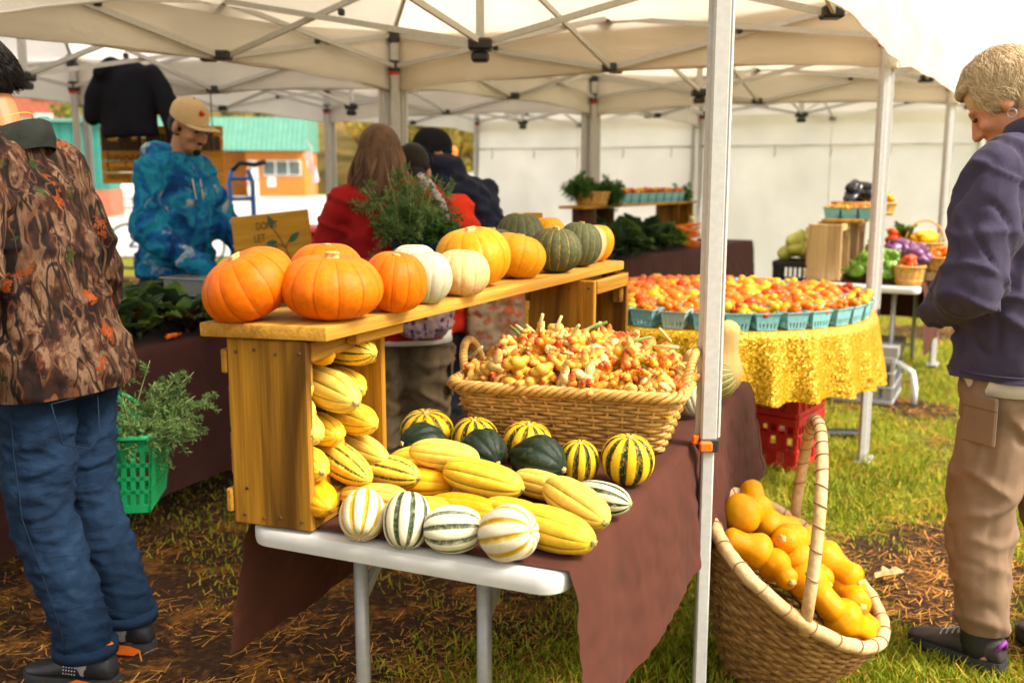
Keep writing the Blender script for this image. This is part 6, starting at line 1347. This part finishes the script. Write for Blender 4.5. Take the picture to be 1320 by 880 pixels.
# ---- man in camouflage jacket, seen from behind his left shoulder
root = thing('person', 'man in camouflage jacket and blue jeans with a green basket, at the left edge', 'person', (-1.19, 2.72, 0), local(-.985, .17))
J = dict(head=(0, .255, 1.665), neck=(0, .18, 1.50), chest=(0, .15, 1.28), pelvis=(0, .10, .95), sh=P3((-.205, .15, 1.42), (.185, .15, 1.43)), el=P3((-.325, .08, 1.15), (.29, .12, 1.14)), wr=P3((-.27, .30, 1.00), (.34, .20, .84)), hip=P3((-.09, .11, .93), (.09, .11, .93)), kn=P3((-.10, .10, .50), (.11, .10, .50)), an=P3((-.10, -.01, .10), (.11, .0, .10)), hd=[((.3, .9, .0), (1, 0, 0), .6), ((.0, .1, -1), (1, 0, 0), 1.3)])
hq = fq(8, 22); body(root, J, M['skin1'], hq); eyes(root, J['head'], hq)
m = MB(); m.rings([(0, .07, .78, .225, .185), (0, .07, .90, .228, .185), (0, .12, 1.08, .195, .165), (0, .145, 1.25, .20, .155), (0, .16, 1.38, .215, .135), (0, .17, 1.46, .15, .10), (0, .175, 1.51, .075, .075)], 28, 2.2)
for i in (0, 1): m.chain([Vector(J['sh'][i]) + V(0, 0, -.015), J['el'][i], J['wr'][i]], [.092, .078, .052]); m.cap(Vector(J['neck']) + V(0, -.01, -.02), Vector(J['sh'][i]), .085, .085)
jk = link('jacket', union(m, .0085, 6, .6, cut=[((0, 0, .845), (0, -.06, -1))], fold=wrinkle(.014, 7, 3.3, 0, .7)), M['camo'], root)
m = MB(); pts = []
for k in range(28): a = 2 * PI * k / 28; pts.append(V(.082 * math.cos(a), .18 + .085 * math.sin(a), 1.515 - .045 * math.sin(a)))
m.loft([[p * 1 + V(p.x * k, (p.y - .18) * k, z) for p in pts] for k, z in ((.42, -.06), (.46, -.03), (.34, .010), (.20, .014), (.12, -.03))], cap=False); m.build('collar', M['collar'], jk, True)
m = MB(); m.rings([(0, .10, 1.0, .175, .135), (0, .10, .90, .185, .145), (0, .09, .82, .175, .14)], 24)
for i, s in ((0, -1), (1, 1)): m.chain([(s * .095, .09, .88), (s * .105, .095, .50), (s * .108, .0, .20), (s * .108, -.01, .145)], [.112, .088, .078, .080])
jn = link('jeans', union(m, .0085, 5, .6, cut=[((0, 0, .105), (0, 0, -1))], fold=wrinkle(.008, 11, 7.7, 0, 1.2)), M['denim'], root)
m = MB(); m.tube([(-.205, .085, .86), (-.202, .09, .70), (-.197, .085, .52), (-.188, .045, .36), (-.19, .0, .20), (-.19, -.005, .125)], .0016, 5); m.build('side_seam', M['stitch'], jn, True)
m = MB(); pk = [(-.20, -.03, .84), (-.15, -.063, .845), (-.08, -.085, .84), (-.085, -.088, .73), (-.12, -.078, .70), (-.19, -.045, .73)]; m.tube(pk, .002, 5, closed=True); m.build('pocket_stitching', M['stitch'], jn, True)
for i in (0, 1):
    m = MB(); a = J['an'][i]; m.chain([a + V(0, -.005, -.03), a + V(0, 0, .05)], [.044, .042]); m.build('sock', M['sock'], root, True); shoe(root, a, .06 if i else -.06, M['black'], M['shoesole'], .3, M['orangeplastic'])
    m = MB(); m.rings([((-.108, .108)[i], -.012, .104, .086, .088), ((-.108, .108)[i], -.012, .135, .087, .089)], 20); m.build('turn_up', M['denim'], jn, True)
m = MB(); ca = []; hc = Vector(J['head'])
def f(r):
    a = r.uniform(-PI, PI); e = r.uniform(-.95, 1.5)
    if e < -.3: a = -PI / 2 + r.gauss(0, .55); e = r.uniform(-.6, -.2)
    if abs(a - PI / 2) < 1.1 and e < .75: e = r.uniform(.8, 1.5)
    p = V(math.cos(a) * math.cos(e) * .079, math.sin(a) * math.cos(e) * .100 - .012, math.sin(e) * .092 + .035); t = V(-p.x * .1, -.008, -.035 if p.y < .05 else .01); return [p * .96, p * 1.05 + t * .4, p * 1.07 + t]
strands(m, ca, hc, hq, f, 2600, .0020, 5, 3)
m2 = len(m.v); m.ball(hc + hq @ V(0, -.022, .040), (.0795, .094, .093), hq, 18, 12); m.ball(hc + hq @ V(0, -.050, -.005), (.058, .046, .055), hq, 16, 10); ca += [.3] * (len(m.v) - m2); m.at['c'] = ca; m.build('hair', M['hairblack'], root, True)
m = MB(); m.tube([(.075 * math.cos(2 * PI * k / 24), .185 + .07 * math.sin(2 * PI * k / 24), 1.55 - .04 * math.sin(2 * PI * k / 24)) for k in range(24)], .0013, 5, closed=True); m.build('neck_chain', TC['y'], root, True)

# ---- woman in purple fleece at the right
root = thing('person', 'grey-haired woman in purple fleece and tan trousers, back turned, at the right edge', 'person', (1.475, 2.80, 0), local(-.43, .90))
J = dict(head=(-.015, .13, 1.63), neck=(0, .04, 1.50), chest=(0, .02, 1.28), pelvis=(0, 0, .95), sh=P3((-.185, .0, 1.43), (.185, .0, 1.43)), el=P3((-.285, -.03, 1.13), (.285, -.02, 1.13)), wr=P3((-.13, .20, 1.03), (.13, .20, 1.03)), hip=P3((-.09, 0, .93), (.09, 0, .93)), kn=P3((-.115, .03, .5), (.11, -.03, .5)), an=P3((-.12, .0, .10), (.14, -.12, .10)), hd=[((.6, .7, 0), (0, 0, 1), .6), ((-.6, .7, 0), (0, 0, 1), .6)])
hq = fq(27, 40); body(root, J, M['skin3'], hq); eyes(root, J['head'], hq)
m = MB(); m.rings([(0, -.005, .82, .222, .165), (0, 0, .95, .215, .16), (0, .01, 1.1, .205, .15), (0, .0, 1.25, .212, .145), (0, .0, 1.38, .20, .125), (0, .01, 1.45, .15, .10), (0, .025, 1.51, .085, .080)], 28, 2.2)
for i in (0, 1): m.chain([Vector(J['sh'][i]) + V(0, 0, -.02), J['el'][i], J['wr'][i]], [.090, .080, .055]); m.cap(Vector(J['neck']) + V(0, -.01, -.03), Vector(J['sh'][i]), .085, .08)
jk = link('fleece_jacket', union(m, .0085, 6, .6, cut=[((0, 0, .865), (0, 0, -1))], fold=wrinkle(.018, 8, 9.1, .006, .8)), M['fleece'], root)
m = MB(); pts = [V(.080 * math.cos(2 * PI * k / 28), .03 + .078 * math.sin(2 * PI * k / 28), 1.545 - .03 * math.sin(2 * PI * k / 28)) for k in range(28)]
m.loft([[V(p.x * k, .03 + (p.y - .03) * k, p.z + z) for p in pts] for k, z in ((1.22, -.055), (1.16, -.01), (1.08, .03), (.99, .03), (1.02, -.03))], cap=False); m.build('collar', M['fleece'], jk, True)
for s in (-1, 1): m = MB(); m.tube([(s * .185, -.085, 1.49), (s * .165, -.125, 1.40), (s * .175, -.135, 1.28), (s * .19, -.12, 1.2)], .0025, 5); m.build('sleeve_seam', M['fleece'], jk, True)
m = MB(); m.tube([(.226 * math.copysign(abs(math.cos(a)) ** .91, math.cos(a)), -.005 + .168 * math.copysign(abs(math.sin(a)) ** .91, math.sin(a)), .885) for a in [2 * PI * k / 40 for k in range(40)]], .003, 5, closed=True); m.build('hem_seam', M['fleece'], jk, True)
m = MB(); m.rings([(0, -.01, .825, .205, .150), (0, -.005, .90, .20, .146)], 28, 2.2); m.build('white_shirt', M['whitecloth'], root, True)
m = MB(); m.rings([(0, 0, 1.0, .175, .13), (0, -.01, .9, .188, .145), (0, -.015, .82, .185, .145)], 24)
m.chain([(-.098, -.01, .86), (-.115, .02, .50), (-.12, -.01, .2), (-.12, -.02, .14)], [.112, .096, .078, .074]); m.chain([(.098, -.01, .86), (.115, -.03, .50), (.14, -.12, .2), (.14, -.13, .14)], [.112, .096, .080, .074])
pn = link('cargo_trousers', union(m, .0085, 5, .6, cut=[((0, 0, .115), (0, 0, -1))], fold=wrinkle(.014, 7, 5.5, 0, .7)), M['tan'], root)
m = MB(); m.cbox((-.203, -.02, .75), (.012, .11, .13), .005); m.build('cargo_pocket', M['tan'], pn); m = MB(); m.cbox((-.207, -.02, .805), (.012, .115, .04), .005); m.build('pocket_flap', M['tan'], pn)
for i in (0, 1):
    m = MB(); a = J['an'][i]; m.chain([a + V(0, -.01, -.03), a + V(0, -.005, .06)], [.052, .047]); m.build('sock', M['black'], root, True); up = shoe(root, a, .25 if i == 0 else -.2, M['bootbrown'], M['shoesole'])
    m = MB(); m.tube([a + V(-.02, -.085, -.02), a + V(0, -.098, .01), a + V(.02, -.085, -.02)], .007, 6); m.build('heel_tab', M['purpletrim'], up, True)
m = MB(); ca = []; hc = Vector(J['head'])
def f(r):
    a = r.uniform(-PI, PI); e = math.asin(r.uniform(-.35, 1)); L_ = r.uniform(.3, .75); front = abs(a - PI / 2) < 1.0
    if front: e = max(e, .62); L_ = min(L_, e - .42 + .1 * r.random())
    dr = r.gauss(0, .22) + .25 * math.sin(a * 3); lift = r.uniform(.0, .09) + .03 * max(0, math.sin(a * 5 + e * 7)); out = []
    for k in range(6):
        u = k / 5; ee = e - L_ * u; aa = a + dr * u; q_ = 1 + lift * math.sin(PI * min(1, .15 + u * .85)); out.append(V(math.cos(aa) * math.cos(ee) * .094 * q_, math.sin(aa) * math.cos(ee) * .112 * q_ - .016, math.sin(ee) * .104 * q_ + .042))
    return out
strands(m, ca, hc, hq, f, 9500, .0008, 6, 3)
m2 = len(m.v); m.ball(hc + hq @ V(0, -.022, .046), (.092, .108, .102), hq, 18, 12); m.ball(hc + hq @ V(0, -.06, -.02), (.074, .06, .075), hq, 16, 10); ca += [.4] * (len(m.v) - m2); m.at['c'] = ca; m.build('hair', M['hairgrey'], root, True)
m = MB(); c = hc + hq @ V(-.082, -.004, -.052); m.tube([c + hq @ V(0, .012 * math.cos(2 * PI * k / 14), .012 * math.sin(2 * PI * k / 14)) for k in range(14)], .0018, 5, closed=True); m.build('earring', M['steel'], root, True)

# ---- seller in tie-dyed hoodie
root = thing('person', 'seller in tan cap and blue tie-dyed hoodie behind the greens table', 'person', (-1.75, 5.12, 0), local(.88, -.47))
J = dict(head=(0, .17, 1.655), neck=(0, .09, 1.50), chest=(0, .07, 1.28), pelvis=(0, 0, .95), sh=P3((-.17, .06, 1.43), (.17, .06, 1.43)), el=P3((-.235, .14, 1.16), (.24, .10, 1.15)), wr=P3((-.16, .38, .98), (.12, .40, .945)), hip=P3((-.09, 0, .93), (.09, 0, .93)), kn=P3((-.1, .02, .5), (.1, .02, .5)), an=P3((-.11, 0, .1), (.11, 0, .1)), hd=[((.2, .8, -.3), (0, 0, 1), .6), ((-.3, .8, -.4), (0, 0, 1), .7)])
hq = fq(0, 22); body(root, J, M['skin2'], hq); eyes(root, J['head'], hq)
m = MB(); m.rings([(0, .02, .92, .205, .15), (0, .03, .98, .215, .16), (0, .05, 1.12, .195, .155), (0, .07, 1.28, .195, .145), (0, .075, 1.40, .18, .12), (0, .08, 1.47, .13, .10), (0, .085, 1.51, .085, .08)], 26, 2.2)
for i in (0, 1): m.chain([Vector(J['sh'][i]) + V(0, 0, -.02), J['el'][i], J['wr'][i]], [.085, .075, .048]); m.cap(Vector(J['neck']) + V(0, -.01, -.02), Vector(J['sh'][i]), .085, .08)
m.chain([(-.095, .06, 1.52), (-.075, -.03, 1.53), (0, -.06, 1.53), (.075, -.03, 1.53), (.095, .06, 1.52)], [.045, .06, .065, .06, .045]); m.chain([(-.095, .06, 1.52), (-.06, .14, 1.47), (0, .17, 1.43), (.06, .14, 1.47), (.095, .06, 1.52)], [.042, .04, .04, .04, .042])
link('hoodie', union(m, .011, 5, .6, fold=wrinkle(.018, 7, 1.1)), M['tiedye'], root)
m = MB(); m.rings([(0, 0, 1.0, .17, .13), (0, 0, .85, .18, .14)], 20); [m.chain([(s * .095, 0, .86), (s * .105, .02, .5), (s * .11, 0, .12)], [.105, .08, .07]) for s in (-1, 1)]
link('trousers', union(m, .012, 4, fold=wrinkle(.012, 8, 2)), M['darkpants'], root)
for i in (0, 1): shoe(root, J['an'][i], 0, M['black'], M['shoesole'])
hc = Vector(J['head']); m = MB(); pf_ = []
for k in range(9): e = k / 8 * PI / 2; pf_.append((math.cos(e) ** .8 if k < 8 else .02, math.sin(e)))
vv = [[hc + hq @ V(.086 * r * math.cos(a), -.010 + .106 * r * math.sin(a), .052 + .088 * z - .012 * math.sin(a) * (1 - z)) for a in [2 * PI * j / 24 for j in range(24)]] for r, z in [(1.0, -.25)] + pf_]; m.loft(vv, cap=False); cp = m.build('cap', M['capcloth'], root, True)
m = MB(); bt = []
for z in (0, .006): bt.append([hc + hq @ V(x, y, .038 + z - 2.2 * x * x) for x, y in [(.082 * math.cos(a), .055 + .125 * max(0, math.sin(a)) ** .7 if 0 <= a <= PI else .055) for a in [PI * j / 14 for j in range(15)]] + [(-.06, .065), (0, .09), (.06, .065)]])
m.loft(bt); m.build('brim', M['capcloth'], cp, True); m = MB(); m.ball(hc + hq @ V(0, -.01, .142), .007); m.build('button', M['capcloth'], cp, True)
m = MB(); c = hc + hq @ V(.02, .085, .095); m.ball(c, V(.018, .006, .012), hq, 10, 8); m.ball(c + hq @ V(.012, 0, .008), V(.008, .006, .012), hq, 10, 8); m.build('red_emblem', M['redplastic'], cp, True)
m = MB(); n0 = 0; m.ball(hc + hq @ V(0, -.03, .0), (.079, .085, .07), hq, 16, 10); m.at['c'] = [.3] * len(m.v); m.build('hair', M['hairblack'], root, True)
m = MB(); m.ball(hc + hq @ V(0, .086, -.098), (.024, .02, .02), hq, 12, 8); m.ball(hc + hq @ V(0, .1, -.052), (.026, .009, .005), hq, 10, 6); m.at['c'] = [.2] * len(m.v); m.build('beard', M['hairblack'], root, True)
for k, (ch, z) in enumerate(zip('MARKET', (.0, .045, .09, .135, .18, .225))): pass
for s in (-.02, .02): m = MB(); m.tube([(s, .165, 1.45), (s * 1.3, .20, 1.40), (s * 1.2, .218, 1.30)], .004, 5); m.build('drawstring', M['whitecloth'], root, True)

# ---- long-haired woman in dark red, seen from behind
root = thing('person', 'long-haired woman in a dark red fleece with a tote of herbs, back turned', 'person', (-.475, 4.02, 0), local(-.12, .99))
J = dict(head=(-.05, .06, 1.49), neck=(-.03, .02, 1.37), chest=(0, 0, 1.18), pelvis=(.03, -.02, .88), sh=P3((-.20, .0, 1.31), (.15, .0, 1.31)), el=P3((-.28, .05, 1.06), (.24, .08, 1.06)), wr=P3((-.18, .25, .98), (.13, .26, 1.0)), hip=P3((-.06, -.02, .86), (.12, -.02, .86)), kn=P3((-.05, 0, .46), (.13, .0, .46)), an=P3((-.06, 0, .1), (.14, 0, .1)), hd=[((.3, .9, 0), (0, 0, 1), .6), ((-.3, .9, 0), (0, 0, 1), .6)])
hq = fq(5, 18); body(root, J, M['skin3'], hq, .97)
m = MB(); m.rings([(.03, -.01, .76, .205, .145), (.02, -.01, .9, .20, .145), (0, 0, 1.05, .19, .14), (0, 0, 1.2, .20, .13), (-.02, 0, 1.29, .185, .115), (-.03, .01, 1.35, .11, .09), (-.03, .02, 1.40, .07, .07)], 26, 2.2)
for i in (0, 1): m.chain([Vector(J['sh'][i]) + V(0, 0, -.02), J['el'][i], J['wr'][i]], [.085, .075, .05]); m.cap(Vector(J['neck']) + V(0, 0, -.03), Vector(J['sh'][i]), .08, .08)
link('fleece', union(m, .010, 5, .6, cut=[((0, 0, .775), (0, 0, -1))], fold=wrinkle(.016, 7, 4.4)), M['redcoat'], root); m = MB(); m.rings([(.03, -.01, .755, .20, .14), (.03, -.01, .80, .198, .14)], 24, 2.2); m.build('grey_shirt', M['whitecloth'], root, True)
m = MB(); m.rings([(.03, 0, .92, .17, .125), (.03, 0, .78, .18, .14)], 20); [m.chain([(.03 + s * .095, 0, .78), (.03 + s * .1, .01, .46), (.03 + s * .1, 0, .12)], [.108, .095, .085]) for s in (-1, 1)]
pn = link('trousers', union(m, .011, 4, fold=wrinkle(.020, 8, 2.7)), M['olive'], root); m = MB(); m.cbox((.222, -.02, .60), (.012, .11, .14), .005); m.build('cargo_pocket', M['olive'], pn)
for i in (0, 1): shoe(root, J['an'][i], 0, M['bootbrown'], M['shoesole'])
m = MB(); ca = []; hc = Vector(J['head'])
def f(r):
    cl = r.randrange(34); rc = random.Random(cl); a = -PI * 1.04 + PI * 1.08 * (cl + .5) / 34 + r.gauss(0, .035); top = V(math.cos(a) * .03, math.sin(a) * .04 - .01, .125); sd = V(math.cos(a) * .088, math.sin(a) * .108 - .01, .03); L_ = rc.uniform(.22, .42) + r.gauss(0, .012); fl = V(math.cos(a) * .105 * rc.uniform(.85, 1.15) + r.gauss(0, .006), math.sin(a) * .115 * rc.uniform(.85, 1.2) - .01 + r.gauss(0, .005), 0); w = rc.uniform(.4, 1.6); ph = rc.random() * 6 + r.gauss(0, .15)
    pts = [top, top.lerp(sd, .55) + V(0, 0, .018), sd]; 
    for k in range(1, 8): u = k / 7; pts.append(V(lerp(sd.x, fl.x, min(1, u * 2)) * (1 + .18 * u) + .030 * w * u * math.sin(u * 8 + ph), lerp(sd.y, fl.y, u) + .012 * u * math.cos(u * 8 + ph), sd.z - L_ * u))
    return pts
strands(m, ca, hc, fq(5, 0), f, 1100, .0036, 7, 4)
m2 = len(m.v); m.ball(hc + V(0, -.02, .04), (.086, .098, .095), None, 18, 12); m.cap(hc + V(0, -.05, .02), hc + V(0, -.06, -.22), .075, .08); ca += [.3] * (len(m.v) - m2); m.at['c'] = ca; m.build('hair', M['hairbrown'], root, True)
# her tote bag with herbs
g = G('paisley cloth', .9, .1); o = g.obj(); v = g.vor(o, 40); w_ = g.n('TexWave', 1, Vector=o, Scale=14, Distortion=9, Detail=2); g.col(g.mix(g.ramp(v, [(.3, 0), (.5, 1)]), g.ramp(w_, [(.4, (.04, .03, .10)), (.6, (.22, .10, .20))]), (.30, .20, .18))); M['paisley'] = g.m
bg_ = thing('tote_bag', 'paisley and denim tote bag on the red fleece woman\'s shoulder', 'bag', (-.34, 3.83, .80), R(8))
m = MB(); m.rings([(0, 0, 0, .07, .05), (0, 0, .04, .12, .075), (0, 0, .2, .13, .08), (0, 0, .36, .125, .07)], 22, 2.4); link('bag_bottom', union(m, .009, 5, fold=wrinkle(.014, 9, 3)), M['paisley'], bg_)
m = MB(); m.rings([(0.01, 0, .28, .132, .082), (.01, 0, .44, .128, .075)], 22, 2.4); m.build('denim_band', M['stitch'], bg_, True)
g = G('patterned strap', .9, .1); o = g.obj(); g.col(g.ramp(g.vor(o, 70), [(.3, (.10, .10, .12)), (.5, (.40, .36, .32))])); m = MB(); m.tube([(.10, -.02, .42), (.07, -.03, .52), (.02, .0, .60), (-.01, .05, .625), (0, .14, .60), (.03, .16, .45)], .014, 8, flat=.35); m.build('strap', g.m, bg_, True)
fronds('bushy green carrot tops rising from the shoulder bag', 'herbs', (-.40, 3.80, 1.12), .34, .34, 34, M['dill'], (-.05, -.05, 1), 'herb_bunch', 91, .012, 56)
fronds('parsley and red lettuce at the right of the shoulder bag', 'herbs', (-.31, 3.80, 1.12), .20, .5, 16, M['parsley'], (.45, 0, 1), 'herb_bunch', 92, .016, 44)
bunch('dark red lettuce tucked in the shoulder bag', 'greens', (-.275, 3.79, 1.18), .10, ('redleaf',), 9, 1, (.2, -.2))

# ---- two more shoppers behind her
def simple(label, pos, face, J, hq, skin, coat, pants, seed, hs=1.0, extra=None):
    root = thing('person', label, 'person', pos, local(*face)); body(root, J, skin, hq, hs); eyes(root, J['head'], hq, hs); m = MB(); p, c, n_ = Vector(J['pelvis']), Vector(J['chest']), Vector(J['neck'])
    m.rings([(p.x, p.y, p.z - .14, .20, .15), (p.x, p.y, p.z + .05, .21, .155), (lerp(p.x, c.x, .5), lerp(p.y, c.y, .5), lerp(p.z, c.z, .5), .21, .155), (c.x, c.y, c.z, .215, .15), (lerp(c.x, n_.x, .6), lerp(c.y, n_.y, .6), lerp(c.z, n_.z, .6), .19, .12), (n_.x, n_.y, n_.z + .02, .075, .075)], 26, 2.2)
    for i in (0, 1): m.chain([Vector(J['sh'][i]) + V(0, 0, -.02), J['el'][i], J['wr'][i]], [.09, .08, .055]); m.cap(n_ + V(0, 0, -.03), Vector(J['sh'][i]), .085, .085)
    if extra: extra(m)
    link('jacket', union(m, .011, 14, .6, fold=wrinkle(.022, 6, seed)), coat, root)
    m = MB(); hp = [Vector(h) for h in J['hip']]; m.rings([(p.x, p.y, p.z + .04, .16, .12), (p.x, p.y, p.z - .1, .175, .135)], 20)
    for i in (0, 1): m.chain([hp[i], J['kn'][i], Vector(J['an'][i]) + V(0, 0, .02)], [.10, .085, .075])
    link('trousers', union(m, .013, 4, fold=wrinkle(.012, 8, seed + 1)), pants, root)
    for i in (0, 1): shoe(root, J['an'][i], 0, M['black'], M['shoesole'])
    return root
J = dict(head=(-.02, .12, 1.43), neck=(0, .04, 1.30), chest=(0, .03, 1.12), pelvis=(0, 0, .84), sh=P3((-.17, .02, 1.25), (.17, .02, 1.25)), el=P3((-.25, .06, 1.0), (.25, .06, 1.0)), wr=P3((-.16, .26, .95), (.16, .26, .95)), hip=P3((-.08, 0, .82), (.08, 0, .82)), kn=P3((-.09, 0, .45), (.09, 0, .45)), an=P3((-.1, 0, .1), (.1, 0, .1)), hd=[((.3, .9, 0), (0, 0, 1), .6), ((-.3, .9, 0), (0, 0, 1), .6)])
hq = fq(-25, 24); r_ = simple('dark-haired shopper in a bright red jacket bending behind the tote bag', (-.40, 4.58, 0), (-.35, .93), J, hq, M['skin4'], M['redjacket'], M['darkpants'], 2.2, .97)
m = MB(); hc = Vector(J['head']); m.ball(hc + hq @ V(0, -.024, .036), (.083, .098, .096), hq, 18, 12); m.ball(hc + hq @ V(0, -.055, -.03), (.07, .055, .06), hq); m.at['c'] = [.4] * len(m.v); m.build('hair', M['hairblack'], r_, True)
m = MB(); m.tube([hc + hq @ V(.09 * math.cos(a), -.01, .04 + .098 * math.sin(a)) for a in [PI * k / 14 for k in range(15)]], .006, 6); m.build('headband', M['stitch'], r_, True)
J = dict(head=(-.10, .17, 1.525), neck=(-.06, .09, 1.40), chest=(-.01, .05, 1.20), pelvis=(.05, -.03, .93), sh=P3((-.22, .06, 1.33), (.13, .04, 1.32)), el=P3((-.28, .1, 1.08), (.20, .03, 1.04)), wr=P3((-.15, .3, 1.0), (.18, .24, .88)), hip=P3((-.04, -.03, .9), (.14, -.03, .9)), kn=P3((-.05, .0, .48), (.15, .0, .48)), an=P3((-.05, 0, .1), (.15, 0, .1)), hd=[((.3, .9, 0), (0, 0, 1), .6), ((-.2, .9, -.2), (0, 0, 1), .6)])
hq = fq(-62, 8)
def ex(m): m.ball((.0, -.03, 1.24), (.24, .17, .19)); m.ball((.06, -.04, 1.06), (.25, .17, .24)); m.chain([(-.14, .07, 1.44), (-.07, .02, 1.46), (.01, .05, 1.45), (.02, .12, 1.43)], [.05, .062, .06, .05])
r_ = simple('man in navy rain jacket and black cap, hunched behind the shoppers', (-.285, 4.92, 0), (-.05, 1.0), J, hq, M['skin4'], M['navy'], M['darkpants'], 6.1, 1.0, ex)
hc = Vector(J['head']); m = MB(); vv = [[hc + hq @ V(.088 * r * math.cos(a), -.012 + .106 * r * math.sin(a), .03 + .098 * z) for a in [2 * PI * j / 24 for j in range(24)]] for r, z in [(1.0, -.25)] + pf_]; m.loft(vv, cap=False); m.build('cap', M['blackcloth'], r_, True)
m = MB(); m.ball(hc + hq @ V(0, -.04, -.02), (.078, .075, .07), hq); m.at['c'] = [.2] * len(m.v); m.build('hair', M['hairblack'], r_, True); m = MB(); m.ball(hc + hq @ V(0, .082, -.095), (.04, .03, .03), hq); m.at['c'] = [.2] * len(m.v); m.build('beard', M['hairblack'], r_, True)
g = G('floral upholstery cloth', .9, .1); o = g.obj(); g.col(g.mix(g.ramp(g.noise(o, 26, 3), [(.5, 0), (.6, 1)]), g.ramp(g.noise(o, 14, 3), [(.4, (.26, .16, .09)), (.6, (.40, .30, .20))]), (.36, .09, .04))); 
t = thing('cloth_bag', 'floral patterned cloth bag hanging beside the far crate', 'bag', (-.05, 4.55, .55), R(10)); m = MB(); m.rings([(0, 0, 0, .15, .05), (0, 0, .06, .17, .07), (0, 0, .35, .165, .06), (0, 0, .42, .15, .04)], 22, 3); link('bag', union(m, .01, 4, fold=wrinkle(.014, 8, 2)), g.m, t); m = MB(); m.tube([(-.1, 0, .41), (-.07, .06, .60), (.0, .12, .66), (.07, .06, .60), (.1, 0, .41)], .008, 6); m.build('strap', M['stitch'], t, True)
# ---- far pedestrian
J = dict(head=(0, .04, 1.60), neck=(0, .0, 1.47), chest=(0, 0, 1.25), pelvis=(0, 0, .95), sh=P3((-.18, 0, 1.4), (.18, 0, 1.4)), el=P3((-.24, 0, 1.14), (.24, 0, 1.14)), wr=P3((-.22, .14, .95), (.22, .1, .95)), hip=P3((-.09, 0, .93), (.09, 0, .93)), kn=P3((-.09, .12, .5), (.09, -.02, .5)), an=P3((-.1, .1, .1), (.1, -.2, .1)), hd=[((0, .3, -1), (1, 0, 0), .5), ((0, .3, -1), (-1, 0, 0), .5)])
r_ = simple('distant pedestrian in white with a red bag before the orange shop', (-15.2, 58.5, .03), (-.8, -.5), J, fq(0, 5), M['skin2'], M['whitepaint'], M['whitecloth'], 9)
m = MB(); m.ball((0, -.02, 1.64), (.085, .1, .09)); m.at['c'] = [.3] * len(m.v); m.build('hair', M['hairblack'], r_, True)
m = MB(); m.cbox((.24, .06, .85), (.1, .3, .3), .03); tag(m.build('red_bag', M['redplastic'], None, False, (-15.2, 58.5, .03), (0, 0, local(-.8, -.5))), 'red bag carried by the distant pedestrian', 'bag')
